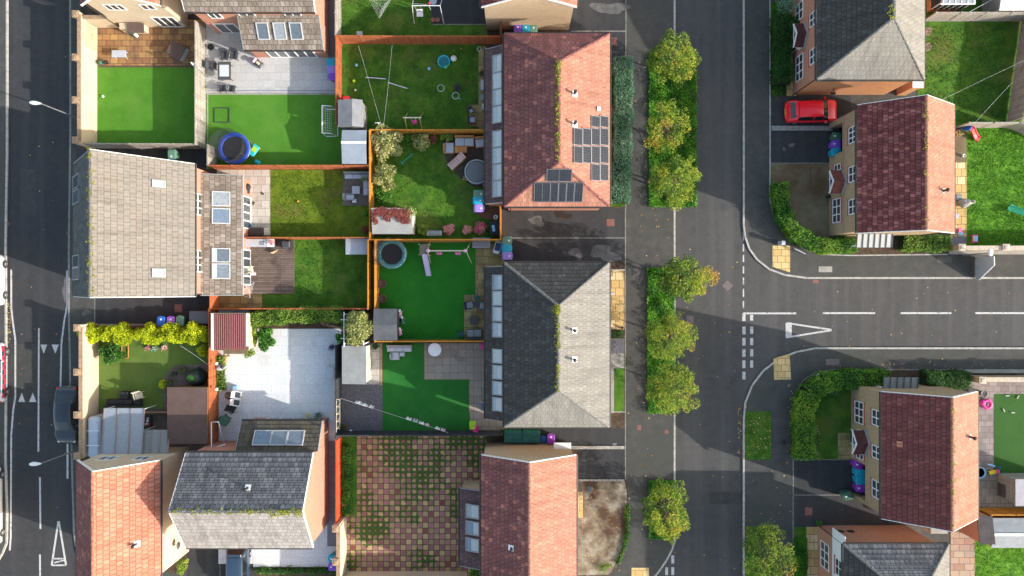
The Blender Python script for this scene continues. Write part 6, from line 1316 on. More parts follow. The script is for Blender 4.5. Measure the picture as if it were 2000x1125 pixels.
hedge('mixed light green shrubs against the side of the tan house by the side road', [(1752, 474), (1800, 478), (1842, 476)], 1.1, 1.0, L_LIME, 380, .12, cat='shrubs', rb=-.1)
bush('dark green shrub beside the grey canopy and the curved hedge', 1640, 470, .7, 1.2, L_HEDGE, 1400, .1, core=CORE)
bush('bare spindly shrub on the lawn inside the yellowing hedge', 1627, 765, .5, .8, L_SILVER, 120, .08, clumps=6)
bush('leafy shrub at the top of the dark clipped hedge by the door', 1550, 50, .75, 1.5, L_DARK, 1500, .1, core=CORE)
bush('pale leafless climbing shrub at the top corner by the brick house', 1535, 8, 1.0, 1.8, L_SILVER, 900, .1)
bush('low dark plant at the foot of the clipped hedge', 1517, 180, .55, .6, L_DARK, 600, .09)
GC = 'golden conifers in the bright yellow row'
for px, r, lb in ((180, .82, 'leftmost golden conifer of the row beside the garden wall pier'), (228, 1.0, 'wide golden conifer second from the garden wall'), (283, .9, 'golden conifer in the middle of the bright yellow row'), (330, .85, 'golden conifer fourth from the garden wall'), (374, .88, 'rightmost golden conifer of the bright yellow row')):
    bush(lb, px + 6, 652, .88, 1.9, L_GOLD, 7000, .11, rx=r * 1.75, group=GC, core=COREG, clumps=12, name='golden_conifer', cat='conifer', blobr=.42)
bush('small round golden shrub standing alone near the orange fence', 397, 684, .55, 1.1, L_GOLD, 1500, .10, core=COREG, name='golden_conifer', cat='conifer')
bush('dark green leafy shrub below the golden conifers', 222, 689, .95, 1.5, L_GREEN, 2200, .13, core=CORE, rx=1.15)
bush('small golden potted shrub at the edge of the olive lawn', 318, 750, .38, .6, L_GOLD, 500, .09)
bush('large cream-leaved bush in the corner beside the glass-roofed shed', 752, 280, 1.45, 2.2, L_CREAM, 3400, .16, rspread=.95, clumps=14, blobr=.34)
bush('yellow-green bush in front of the golden fence', 752, 345, 1.3, 1.9, L_CREAM, 2600, .15, rb=-.06, rx=1.05, clumps=12, blobr=.36)
bush('small cream-leaved bush under the golden fence', 822, 276, .75, 1.2, L_CREAM, 1100, .15, rx=.85)
bush('dark green undergrowth behind the red-covered shed', 748, 377, .7, .9, L_GREEN, 900, .13, rx=1.0)
bush('low green plant beside the small cream-leaved bush', 798, 272, .5, .7, L_GREEN, 500, .13, rx=.7)
bush('green border plant behind the cushioned garden sofa', 872, 268, .45, .7, L_LIME, 450, .12, rx=.8)
bush('small red-leaved shrub under the golden fence', 845, 272, .4, .7, L_RED, 350, .11)
bush('bright lime flowering plant in the bed right of the pale shed', 825, 449, .5, .7, L_LIME, 600, .12)
bush('pink and cream flowering plant in the middle of the flower bed', 876, 447, .5, .7, L_PINK, 500, .11, rspread=.9)
bush('orange flowering plant between the two pink ones in the flower bed', 912, 449, .42, .6, L_PINK, 380, .11, rb=.25)
bush('bright pink flowering shrub at the right end of the flower bed', 938, 446, .55, .8, L_PINK, 600, .11, rb=-.2)
bush('leafy green clump under the pink flowering shrub', 944, 455, .4, .5, L_GREEN, 350, .11)
bush('small crimson shrub in the corner of the yellow-green lawn', 713, 449, .35, .6, L_RED, 300, .10)
bush('dark green climber on the golden fence beside the lounge deck', 717, 418, .35, 1.0, L_GREEN, 500, .11, rx=.28)
hedge('tangled yellow-green climbers along the top of the white paved garden', [(496, 624), (560, 616), (620, 613), (676, 613)], .95, 1.5, L_LIME, 400, .12, cat='climber', name='climbing_plant', var=.3, rb=-.05)
bush('bright green leafy shrub hanging into the white paved garden', 520, 662, 1.05, 1.5, L_GREEN, 2600, .15, rx=.8, core=CORE)
bush('lime coloured shrub beside the maroon corrugated shed', 497, 652, 1.0, 1.4, L_LIME, 1500, .13, rx=.45)
bush('trailing leafy plant at the corner of the maroon shed roof', 487, 690, .4, .8, L_LIME, 420, .12, rx=.55)
bush('large tangled climber spilling over the white pergola', 701, 640, 1.6, 3.6, L_CREAM, 7500, .15, rx=1.15, rb=-.12, clumps=20)
bush('green shrub at the foot of the white pergola', 668, 660, .5, .9, L_GREEN, 700, .12, rx=.6)
hedge('narrow green border plants along the rich orange fence', [(436, 695), (436, 760)], .45, .6, L_LIME, 350, .10, cat='border plants', name='border_plants', rb=-.1)
hedge('bright green weedy plants along the scarlet fence', [(679, 870), (680, 930), (679, 998)], .55, .5, L_GREEN, 350, .12, cat='border plants', name='border_plants', core=CORE, rb=.1)
hedge('dark low plants in the bed between sand slabs and slate gravel', [(1201, 646), (1201, 659)], 1.1, .35, L_DARK, 200, .10, cat='border plants', name='border_plants')
bush('green weed sprouting at the corner of the dark slate fence', 986, 846, .35, .6, L_GREEN, 260, .10)
bush('yellow-green shrub at the bottom left beside the cream house', 356, 1105, .9, 1.4, L_LIME, 1500, .12, rx=.5)
bush('green plant on the gable corner of the bottom right brick house', 1600, 1022, .25, .5, L_GREEN, 220, .10)
bush('small green weeds at the edge of the dead brown front garden', 1180, 1108, .5, .3, L_LIME, 260, .10, rx=.8)
hedge('thin weedy growth along the curved edge of the brown front garden', [(1224, 985), (1225, 1040), (1217, 1072), (1205, 1098)], .25, .25, L_HEDGE, 300, .08, cat='weeds', name='weeds')
bush('small leafy plant growing at the foot of the red tiled extension', 928, 1118, .6, .8, L_GREEN, 900, .11, rx=.7)
hedge('dark grass and weeds under the front wall at the bottom', [(505, 1112), (660, 1112)], .4, .3, L_GREEN, 200, .09, cat='weeds', name='weeds')
# red creeper on shed roof is planted beside it
# =============== SHEDS ===============
SW = fencemat('grey_shed_board', (.24, .23, .22), (.32, .31, .29), (.12, .12, .11), False); SWB = fencemat('brown_shed_board', (.16, .09, .05), (.24, .14, .08), (.06, .04, .02), False); SWD = fencemat('dark_shed_board', (.06, .062, .068), (.09, .092, .10), (.03, .03, .03), False); SWC = fencemat('cream_shed_board', (.50, .48, .40), (.60, .57, .50), (.3, .28, .24), False); SWT = fencemat('teal_shed_board', (.02, .14, .13), (.03, .19, .17), (.01, .07, .06), False)
shed('grey felt roofed shed in the corner of the large swing lawn', 660, 195, 708, 248, 2.0, (SW, FELT), 'gy', .32, door='e', split=.62)
shed('white trimmed shed with a pale blue-grey roof beside the cream-leaved bush', 668, 254, 716, 320, 2.0, (SWD, nmat('blue_grey_roof_sheet', [(.22, .26, .31), (.29, .33, .38)], 1.2, .7, .2, 40, fine=.1)), 'gx', .22, ridge_strip=WHITE, door='s', split=.62)
t, q = shed('pale felt roofed shed under red creeper behind the flowering lawn', 727, 406, 806, 457, 2.0, (SWC, FELTL), 'gx', .45, door='e', split=.97)
cc = []; 
for i in range(26): cc.append((q[0] + .1 + (q[2] - q[0] - .3) * (i + .5) / 26, q[3] - .12 - .75 * random.random() * (1.2 if i % 7 < 4 else .6), q[4] + .42))
cc += [(x + .05, y - .25 * random.random(), z) for x, y, z in cc]; Pc, Ic = clump_points(cc, [.24] * 52, 420, .3); o = leafmesh('creeper', Pc, .10, RNG.random(len(Pc)) * .72, L_RED, None, up=1.2); tag(o, 'red-leaved creeper spreading over the back of the pale shed roof', 'creeper')
Pc, Ic = clump_points([(q[2] - .3, q[3] - .25, q[4] + .32), (q[2] - .35, q[3] - .5, q[4] + .28), (q[2] - .05, q[3] - .3, q[4] + .18)], [.42, .38, .38], 260, .5); o = leafmesh('climbing_plant', Pc, .11, RNG.random(len(Pc)), L_LIME, None, up=1); tag(o, 'yellow-green climber over the right corner of the creeper covered shed', 'climber')
t, q = shed('dark grey felt roofed playhouse shed with pink unicorn toys', 730, 603, 776, 665, 1.9, (SWD, FELTD), 'gx', .28, door='e', split=.5)
t, q = shed('light grey mono-pitch shed on the slate gravel corner', 668, 675, 716, 750, 2.1, (SWC, FELTL), 'me', .18, door='e')
t, q = shed('maroon corrugated shed beside the climbers of the white paved garden', 413, 612, 486, 684, 2.0, (CREAM, FELTB), 'flat')
m = MB(); n = 15
for i in range(n):
    x0 = q[0] + .2 + (q[2] - q[0] - .4) * i / n; w_ = (q[2] - q[0] - .4) / n; m.tube([(x0 + w_ / 2, q[1] + .05, q[4] + .045), (x0 + w_ / 2, q[3] - .05, q[4] + .06)], w_ * .36, 6)
m.build('corrugated_sheet', CORR, t, True); m = MB(); m.box(q[0], q[1], q[4] + .03, q[0] + .2, q[3], q[4] + .08); m.build('verge_trim', WHITE, t, True); m = MB(); m.box(q[2] - .18, q[1] + .3, q[4] + .03, q[2] - .02, q[3], q[4] + .08); m.build('verge_trim', WHITE, t, True)
m = MB(); a = W(437, 691, 2.1); c = W(484, 678, 2.1); m.box(a.x, a.y, 2.1, c.x, c.y, 2.2); m.build('mossy_board', CONC, t, True)
shed('wide brown felt roofed shed in the lower left garden', 328, 757, 405, 866, 2.1, (SWB, FELTB), 'flat', seams=0, door='w')
shed('dark grey garden shed with a slate roof at the right picture edge', 1936, 1012, 2060, 1070, 1.9, (F_YEL, nmat('pale_slate_sheet', [(.22, .24, .26), (.30, .32, .34)], 2, .7, .3, 40)), 'gx', .35, ridge_strip=WHITE)
shed('brick outhouse with a dark flat roof behind the golden fence at the right', 1908, 1008, 1938, 1060, 2.1, (BR_RED, nmat('brown_black_felt', [(.06, .05, .05), (.09, .08, .08)], 2, .9, .3, 40)), 'ms', .35)
shed('pale mauve roofed shed at the right edge of the buff patio', 1983, 936, 2080, 988, 2.1, (SW, nmat('mauve_sheet', [(.30, .29, .32), (.36, .35, .38)], 2, .7, .3, 40)), 'flat')
shed('white ridged shed at the top right corner behind the grey fence', 1952, -40, 2060, 20, 2.1, (SW, WHITEM), 'gx', .3)
# glazed canopies
def glazed(label, x0, y0, x1, y1, z, n, mat, low='n', drop=.4, barmat=None):
    a0, b0, a1, b1 = wr(x0, y0, x1, y1, z); t = thing('glazed_canopy', label, 'canopy', ((a0 + a1) / 2, (b0 + b1) / 2, .12)); zl = z - drop
    m = MB(); m.hexa([(a0, b0, z - .02), (a1, b0, z - .02), (a1, b1, zl - .02), (a0, b1, zl - .02), (a0, b0, z), (a1, b0, z), (a1, b1, zl), (a0, b1, zl)]); r = m.build('roof_sheet', mat, t, True)
    for i in range(n + 1):
        x = a0 + (a1 - a0) * i / n; m = MB(); m.hexa([(x - .035, b0, z + .002), (x + .035, b0, z + .002), (x + .035, b1, zl + .002), (x - .035, b1, zl + .002), (x - .035, b0, z + .05), (x + .035, b0, z + .05), (x + .035, b1, zl + .05), (x - .035, b1, zl + .05)]); m.build('glazing_bar', barmat or P('mauve_timber_bar', (.26, .20, .20), .7), r, True)
    for x in (a0 + .05, a1 - .05):
        m = MB(); m.box(x - .025, b1 - .10, .1, x + .025, b1 - .05, zl - .02); m.build('post', WHITEM, t, True)
    return t
glazed('large polycarbonate lean-to canopy against the cream gable', 198, 799, 277, 889, 2.5, 3, POLY)
glazed('smaller clear lean-to canopy beside the large polycarbonate one', 274, 841, 328, 889, 2.4, 3, POLYC, drop=.3)
t = thing('storage_pod', 'pale blue-grey rounded plastic store beside the garden wall under the canopy', 'storage box', tuple(W(186, 845, .15)), 0)
m = MB(); p = W(183, 845, 2.0); q = W(186, 845, .15); m.rbox(p.x - q.x, 0, .95, 1.0, 3.1, 1.9, .18); m.build('body', P('pale_blue_grey', (.42, .48, .56), .4), t)
for y in (-.6, .5): m = MB(); m.box(p.x - q.x - .5, y, 1.89, p.x - q.x + .5, y + .05, 1.925); m.build('rib', WHITE, t)
# storage boxes
def chest(label, px, py, w, d, h, mat, lid=None, rz=0, name='storage_box', z=.15, slats=0, cat='storage box', group=None):
    p = W(px, py, z + h); t = thing(name, label, cat, (p.x, p.y, z), R(rz), group); m = MB(); m.rbox(0, 0, h * .42, w - .06, d - .06, h * .84, .03); m.build('body', mat, t)
    m = MB(); rg = []
    for y, zz in ((-d / 2, 0), (-d / 2 + .03, .05), (-d * .2, .09), (d * .2, .09), (d / 2 - .03, .06), (d / 2, 0)): rg.append([(-w / 2, y, h * .84), (w / 2, y, h * .84), (w / 2, y, h * .86 + zz), (-w / 2, y, h * .86 + zz)])
    m.loft(rg); l = m.build('lid', lid or mat, t, bevel=.01)
    if slats:
        m = MB()
        for i in range(slats):
            y = -d / 2 + .08 + (d - .16) * (i + .5) / slats; m.box(-w / 2 + .06, y - .012, h * .86 + .08, w / 2 - .06, y + .012, h * .86 + .11)
        m.build('lid_rib', C['dgrey'], l)
    return t
chest('pale grey rounded storage box in the corner of the decked lawn', 698, 481, 1.85, 1.25, 1.15, P('pale_grey_box', (.36, .39, .44), .4))
chest('grey ribbed storage box at the end of the teal trampoline garden', 940, 474, 1.35, .78, 1.0, C['grey'], P('mid_grey_lid', (.26, .25, .27), .5), slats=7)
chest('left large green ribbed storage box behind the dark slate fence', 1002, 854, 1.35, .92, 1.1, SWT, SWT, slats=5, group='green storage boxes')
chest('right large green ribbed storage box beside the blue recycling box', 1038, 854, 1.35, .92, 1.1, SWT, SWT, slats=6, group='green storage boxes')
chest('dark grey storage shed box at the end of the driveway bins', 389, 620, 1.6, 1.0, 1.2, C['dgrey'], P('dark_blue_grey_lid', (.085, .10, .115), .5))
chest('brown ribbed storage chest beside the pale patio', 495, 452, 1.45, .62, .6, C['brown'], slats=6)
chest('small cream box at the end of the brown storage chest', 520, 452, .38, .6, .55, C['cream'])
chest('black storage chest with a blue cloth in the corner by the golden fence', 966, 445, .75, 1.2, .6, C['dgrey'], C['black'])
chest('dark rabbit hutch with a black lid turned askew on the brown slabs', 343, 97, 1.2, 1.1, .8, C['lgrey'], C['brown'], rz=-28, name='hutch', cat='hutch')
chest('sky blue recycling box beside the green storage boxes', 1062, 859, .42, .5, .6, C['blue'])
chest('grey and red barbecue cabinet on the buff patio by the mauve shed', 1974, 961, .75, 1.15, 1.0, C['dgrey'], P('teal_grey_lid', (.06, .10, .11), .4), name='barbecue', cat='barbecue')
m = MB(); p = W(1964, 960, .9); m.rbox(p.x, p.y, .8, .3, .95, .1, .02); tag(m.build('side_tray', C['rust']), 'rusty red side tray beside the grey barbecue cabinet', 'tray')
# =============== BINS ===============
wheelie('turquoise wheeled bin, topmost beside the orange fence of the paved garden', 649, 122, 'teal', -90, False, None)
wheelie('pale purple wheeled bin between the turquoise and dark purple bins', 650, 137, P('pale_purple_bin', (.30, .20, .60)), -90, False, None)
wheelie('dark purple wheeled bin, lowest by the orange fence', 652, 150, 'purple', -90, False, None)
wheelie('sage green wheeled bin at the top of the three beside the flowering lawn', 935, 379, 'lgreen', 90, True, None)
wheelie('bright turquoise wheeled bin in the middle of the three by the flowering lawn', 934, 392, 'teal', 90, True, None)
wheelie('lilac wheeled bin at the bottom of the three by the flowering lawn', 936, 407, P('lilac_bin', (.35, .22, .62)), 90, True, None)
wheelie('green wheeled bin at the corner of the double driveway above the turquoise one', 990, 470, 'lgreen', 90, True, None)
wheelie('turquoise wheeled bin at the head of the double driveway', 990, 485, 'teal', 90, False, None)
wheelie('violet wheeled bin by the corner of the mossy grey roof', 991, 500, P('lilac_bin', (.35, .22, .62)), 90, True, None)
wheelie('dark green wheeled bin against the garage door of the mottled maroon house', 1633, 267, 'green', -95, True, None)
wheelie('purple wheeled bin between green and turquoise bins at the mottled maroon house', 1632, 282, 'purple', -90, True, None)
wheelie('turquoise wheeled bin, third against the garage door of the mottled maroon house', 1632, 297, 'teal', -84, False, None)
wheelie('violet wheeled bin tilted at the top of the row by the lower garage', 1676, 908, 'violet', -108, True, None)
wheelie('upper turquoise wheeled bin of the row by the lower garage', 1679, 923, 'teal', -92, False, None)
wheelie('lower turquoise wheeled bin of the row by the lower garage', 1680, 938, 'teal', -88, False, None)
wheelie('violet wheeled bin below the turquoise pair by the lower garage', 1680, 953, 'violet', -95, True, None)
wheelie('silver-lidded green wheeled bin at the bottom of the row by the lower garage', 1655, 968, 'green', -75, True, None)
wheelie('royal blue wheeled bin on the dark driveway behind the golden conifers', 316, 628, 'blue', 180, True, None)
wheelie('purple wheeled bin between the blue and sage bins behind the conifers', 335, 628, P('plum_bin', (.28, .10, .48)), 180, True, None)
wheelie('sage green wheeled bin behind the golden conifers', 353, 627, 'lgreen', 180, False, None)
wheelie('green wheeled bin with a white sticker beside the tall beige roof', 337, 302, 'lgreen', 0, True, None)
wheelie('blue wheeled bin half hidden at the edge of the tall beige roof', 338, 322, 'blue', 0, False, None)
wheelie('purple wheeled bin behind the red hipped house beside the cream gable', 1011, 59, 'purple', 180, True, None)
wheelie('turquoise wheeled bin behind the red hipped house', 1027, 59, 'teal', 180, True, None)
wheelie('green wheeled bin behind the red hipped house', 1042, 60, 'lgreen', 180, True, None)
wheelie('purple wheeled bin beside the blue recycling box', 1076, 857, 'violet', 180, True, None)
wheelie('dark green wheeled bin standing askew by the rich orange fence', 437, 822, 'green', 62, False, None)
wheelie('turquoise wheeled bin at the bottom edge beside the cream wall', 652, 1090, 'teal', -90, True, None)
wheelie('purple wheeled bin below the turquoise one at the bottom edge', 652, 1106, 'purple', -90, True, None)
# =============== VEHICLES ===============
p = W(1587, 216, .8); car('bright red hatchback parked on the drive beside the sunlit brick wall', p.x, p.y, 1.5, 3.95, 1.68, 1.46, pmat('red_car_paint', (.92, .003, .022), .3, coat=.4, var=.02), 'hatch')
p = W(128, 812, .8); car('dark blue-grey saloon parked on the back road beside the garden wall', p.x + .05, p.y, -91, 4.4, 1.76, 1.44, pmat('slate_blue_car_paint', (.018, .028, .040), .3, coat=.5, var=.05), 'saloon')
p = W(463, 1118, .8); car('navy car parked on the drive at the bottom edge', p.x, p.y, -90, 4.1, 1.7, 1.45, pmat('navy_car_paint', (.025, .05, .09), .25, coat=1, var=.05), 'hatch')
car('silver-white car parked at the left picture edge with its right side showing', W(-5, 546).x, W(0, 547).y, 90, 3.9, 1.7, 1.45, pmat('silver_car_paint', (.60, .61, .63), .28, coat=1, var=.03), 'hatch')
car('white livery car with red and black side blocks at the left picture edge', W(-3, 726).x, W(0, 726).y, 90, 4.6, 1.78, 1.5, pmat('pale_blue_car_paint', (.55, .62, .68), .28, coat=1, var=.03), 'hatch', livery=True)
car('long white van parked at the lower left picture edge', W(-14, 982).x, W(0, 982).y, 90, 6.0, 1.95, 2.1, pmat('white_van_paint', (.80, .81, .83), .28, coat=1, var=.02), 'van', cat='van', name='parked_van')
# =============== STREET FURNITURE ===============
street_lamp('tall grey street lamp beside the upper garden wall, head over the back road', 153, 231, -1, .10, 4.4)
street_lamp('tall grey street lamp beside the dark parked car, head over the back road', 153, 878, -1, -.05, 4.4)
# street sign panel
t = thing('sign_panel', 'tall grey metal panel with a bright frame standing across the upper pavement', 'sign panel', tuple(W(1906, 522, .1)), 0)
X = W(1906, 522).x; m = MB(); q = [(W(0, 546).y, .15), (W(0, 546).y, .5), (W(0, 519).y, 2.2), (W(0, 503).y, 2.15), (W(0, 503).y, .15)]
pp = [(y - W(0, 522).y, z - .1) for y, z in q]; m.poly([(.03, y, z) for y, z in pp]); m.poly([(-.03, y, z) for y, z in pp[::-1]]); m.build('panel', P('grey_sheet_metal', (.48, .48, .50), .6), t)
m = MB(); m.tube([(0, y, z) for y, z in pp[1:4]], .045, 8); m.build('frame', WHITEM, t)
for y in (pp[0][0] + .1, pp[-1][0] - .1): m = MB(); m.tube([(0, y, -.05), (0, y, .4)], .04, 8); m.build('post', C['galv'], t)
t = thing('short_lamp', 'short grey lamp column with a round head beside the metal panel', 'lamp', tuple(W(1880, 498, .1)), 0)
m = MB(); m.tube([(0, 0, 0), (0, 0, 3.2)], .05, 8); m.build('pole', C['galv'], t); m = MB(); m.tube([(0, 0, 3.15), (.0, -.25, 3.25)], .03, 6); m.rbox(0, .05, 3.22, .34, .5, .16, .06); m.build('lamp_head', WHITEM, t)
def bollard(label, px, py, mat, h=.95):
    p = W(px, py, .1); t = thing('bollard', label, 'bollard', tuple(p)); m = MB(); m.tube([(0, 0, 0), (0, 0, h)], .075, 10); m.build('post', mat, t); m = MB(); m.lathe(0, 0, [(.09, h), (.11, h + .04), (.10, h + .12), (.02, h + .15)], 12); m.build('cap', C['terracotta'], t)
bollard('small rusty topped post beside the upper planting strip', 1262, 358, C['dgrey'])
def name_sign(label, px, py, rz, w=.9):
    p = W(px, py, .5); t = thing('street_name_sign', label, 'street sign', (p.x, p.y, .1), R(rz)); m = MB(); m.box(-w / 2, -.015, .3, w / 2, .015, .55); m.build('plate', C['white'], t)
    for s in (-1, 1): m = MB(); m.tube([(s * w * .4, .03, 0), (s * w * .4, .03, .56)], .025, 6); m.build('post', C['dgrey'], t)
name_sign('low white street name sign at the foot of the curved leafy hedge', 1562, 491, -27); name_sign('low white street name sign at the foot of the yellowing hedge', 1603, 729, 22)
chest('small grey utility cabinet beside the upper sand tactile paving', 1531, 474, .28, .35, 1.0, C['lgrey'], name='utility_cabinet', cat='cabinet')
chest('small black utility post at the foot of the yellowing hedge', 1537, 868, .22, .3, .7, C['black'], name='utility_cabinet', cat='cabinet')
# =============== GARDEN THINGS ===============
trampoline('large trampoline with a bright blue pad on the artificial lawn', 457, 290, 1.22, C['royal'])
pm = nmat('teal_patterned_pad', [(.01, .22, .26), (.02, .36, .38), (.30, .50, .52), (.02, .10, .14)], 6, .6, .2, 20); trampoline('trampoline with a teal patterned pad in the corner by the golden fence', 765, 496, 1.12, pm)
t = thing('hot_tub', 'round grey covered hot tub on the brown terrace', 'hot tub', tuple(W(932, 338, .15)), 0); m = MB(); m.lathe(0, 0, [(.88, 0), (.95, .1), (.95, .58), (.90, .66), (.01, .68)], 36); m.build('shell', C['grey'], t)
m = MB(); m.lathe(0, 0, [(.84, .67), (.83, .74), (.6, .78), (.01, .80)], 36); m.build('cover', P('slate_vinyl', (.13, .135, .14), .6), t); m = MB(); m.torus(0, 0, .70, .90, .045); m.build('rim', C['lgrey'], t)
# goal
t = thing('football_goal', 'white framed toy football goal by the right side of the artificial lawn', 'goal', tuple(W(646, 240, .15)), 0); z = 1.2
m = MB(); m.tube([(.55, 1.05, 0), (-.35, 1.05, 0), (-.35, 1.05, z), (-.35, -1.05, z), (-.35, -1.05, 0), (.55, -1.05, 0), (.55, 1.05, 0)], .045, 6); m.tube([(-.35, 1.05, z), (.3, 1.05, z * .85), (.55, 1.05, 0)], .03, 6); m.tube([(-.35, -1.05, z), (.3, -1.05, z * .85), (.55, -1.05, 0)], .03, 6); m.build('frame', C['white'], t)
m = MB()
for i in range(12): y = -1.0 + 2 * i / 11; m.tube([(-.35, y, z), (.3, y, z * .84), (.55, y, .02)], .006, 4)
for k in range(6): s = k / 5; m.tube([(-.35 + .65 * s, -1.05, z - .15 * s), (-.35 + .65 * s, 1.05, z - .15 * s)], .006, 4)
m.build('net', C['white'], t)
def frame_rect(label, px, py, w, d, mat, r=.03, name='frame', cat='toy', z=.2, rz=0): t = thing(name, label, cat, tuple(W(px, py, z)), R(rz)); m = MB(); P5 = [(-w / 2, -d / 2, 0), (w / 2, -d / 2, 0), (w / 2, d / 2, 0), (-w / 2, d / 2, 0), (-w / 2, -d / 2, 0)]; [m.tube([P5[i], P5[i + 1]], r, 6) for i in range(4)]; m.build('rail', mat, t); return t
frame_rect('thin black square target frame lying on the artificial lawn', 434, 225, 1.15, 1.1, C['dgrey'], .028, 'target_frame')
# big dining set on grey patio
table('grey rectangular garden table with a glass panel on the pale paving', 438, 138, 1.0, 1.4, C['charcoal'], glass=P('pale_glass', (.55, .6, .62), .1))
DG = C['dgrey']; CG_ = 'grey chairs round the rectangular table'
chair('grey garden chair above the rectangular table beside the brick house', 437, 108, 0, DG, C['charcoal'], .6, .6, group=CG_); chair('grey garden chair at the upper right of the rectangular table', 456, 107, -8, DG, C['charcoal'], .6, .6, group=CG_); chair('grey garden chair tucked in below the rectangular table', 434, 172, 180, DG, C['charcoal'], .55, .5, group=CG_); chair('grey garden chair leaning at the lower right of the rectangular table', 452, 172, 170, DG, C['charcoal'], .5, .5, group=CG_); chair('dark garden chair at the left of the rectangular table', 415, 128, 90, DG, C['charcoal'], .55, .55, group=CG_)
t = thing('parasol', 'folded pale grey parasol leaning over the grey fence', 'parasol', tuple(W(409, 152, .15)), 0); m = MB(); m.tube([(0, 0, 0), (-.3, .35, 2.0)], .025, 6); m.build('pole', C['galv'], t); m = MB(); rg = []
for s, r_ in ((.45, .05), (.55, .13), (.75, .15), (.95, .10), (1.05, .03)): c = Vector((-.3 * s * 1.6 - .05, .35 * s * 1.6, 1.9 * s)); rg.append([c + Vector((math.cos(k) * r_, math.sin(k) * r_, 0)) for k in np.arange(0, 6.28, 6.283 / 8)])
m.loft(rg, True, True); m.build('canopy', P('pale_grey_canopy', (.42, .46, .50), .9), t)
t = thing('weighted_disc', 'round black parasol base by the grey fence', 'parasol base', tuple(W(412, 92, .15)), 0); m = MB(); m.lathe(0, 0, [(.24, 0), (.24, .06), (.06, .1), (.04, .35), (.01, .35)], 16); m.build('weight', BLACKP, t)
t = thing('ride_on_toy', 'pink and black ride-on toy car on the pale paving', 'toy car', tuple(W(506, 125, .15)), R(-38)); m = MB(); m.rbox(0, 0, .22, .75, .42, .22, .08); m.build('body', C['dgrey'], t); m = MB(); m.rbox(-.28, 0, .4, .2, .4, .18, .05); m.build('backrest', C['lpink'], t); m = MB(); m.rbox(.05, 0, .36, .3, .2, .06, .02); m.build('seat', C['cream'], t)
for sx in (-1, 1):
    for sy in (-1, 1): m = MB(); m.loft([[(sx * .24 + .1 * math.cos(k), y, .1 + .1 * math.sin(k)) for k in np.arange(0, 6.28, .6283)] for y in (sy * .18, sy * .24)]); m.build('wheel', BLACKP, t)
t = thing('sand_and_water_table', 'turquoise and lime play table beside the blue trampoline', 'play table', tuple(W(499, 296, .15)), R(55)); m = MB(); m.rbox(0, 0, .4, .95, .55, .12, .05); m.build('tray', C['sky'], t); m = MB(); m.rbox(.1, 0, .47, .4, .35, .04, .01); m.build('basin', C['lime'], t)
for sx in (-1, 1):
    for sy in (-1, 1): m = MB(); m.tube([(sx * .4, sy * .2, 0), (sx * .38, sy * .2, .36)], .03, 6); m.build('leg', C['orange'], t)
chest('small turquoise toy box lying at the orange-brown fence', 503, 317, .42, .32, .2, C['sky'], name='toy_box', cat='toy box', rz=-25)
chest('small red and white toys box on the shelf of the grey corner shed', 676, 191, .5, .3, .25, C['red'], name='toy_box', cat='toy box')
# top left yard
table('pale grey rectangular garden table on the brown slabs', 232, 105, 1.1, .55, C['lgrey'], h=.45)
t = thing('watering_can', 'dark green watering can in the corner of the brown slabs', 'watering can', tuple(W(199, 124, .15)), 1.2); m = MB(); m.lathe(0, 0, [(.14, 0), (.15, .3), (.12, .36), (.02, .36)], 14); m.build('body', C['green'], t); m = MB(); m.tube([(.12, 0, .08), (.4, 0, .4)], .025, 6); m.build('spout', C['green'], t); m = MB(); m.tube([(-.12, 0, .1), (-.28, 0, .25), (-.1, 0, .4)], .02, 6); m.build('handle', C['green'], t)
plant_pot('black empty plant pot at the corner of the square lawn', 206, 121, .16, .25, BLACKP)
t = thing('trellis', 'pale green mesh trellis panel leaning on the cream wall', 'trellis', tuple(W(192, 76, .15)), 0); m = MB(); 
for i in range(14): y = -1.05 + 2.1 * i / 13; m.tube([(-.02, y, .1), (-.12, y, 1.9)], .012, 4)
for i in range(12): z = .15 + 1.7 * i / 11; m.tube([(-.02 - .1 * z / 1.9, -1.1, z), (-.02 - .1 * z / 1.9, 1.1, z)], .012, 4)
m.build('lattice', P('pale_green_wood', (.45, .52, .36), .8), t); Pq = np.column_stack([RNG.uniform(-.12, .0, 900), RNG.uniform(-1.1, 1.1, 900), RNG.uniform(.2, 1.85, 900)]); leafmesh('ivy', Pq, .07, RNG.random(900), lmat('pale_ivy_leaf', lv((.20, .30, .16), (.36, .45, .28), (.52, .58, .42))), t, False)
t = thing('garden_hose', 'green folded sun lounger pad beside the boiler housing', 'pad', tuple(W(262, 68, .15)), R(-25)); t.name = 'folded_pad'; m = MB(); m.rbox(0, 0, .3, .65, .22, .55, .04); m.build('cushion', C['green'], t); m = MB(); m.rbox(.36, .0, .3, .06, .22, .5, .02); m.build('strap', C['white'], t)
t = thing('football', 'small white football on the square top left lawn', 'ball', tuple(W(201, 188, .22)), 0); m = MB(); m.blob((0, 0, 0), .1, 12, 8, 0); m.build('shell', C['white'], t)
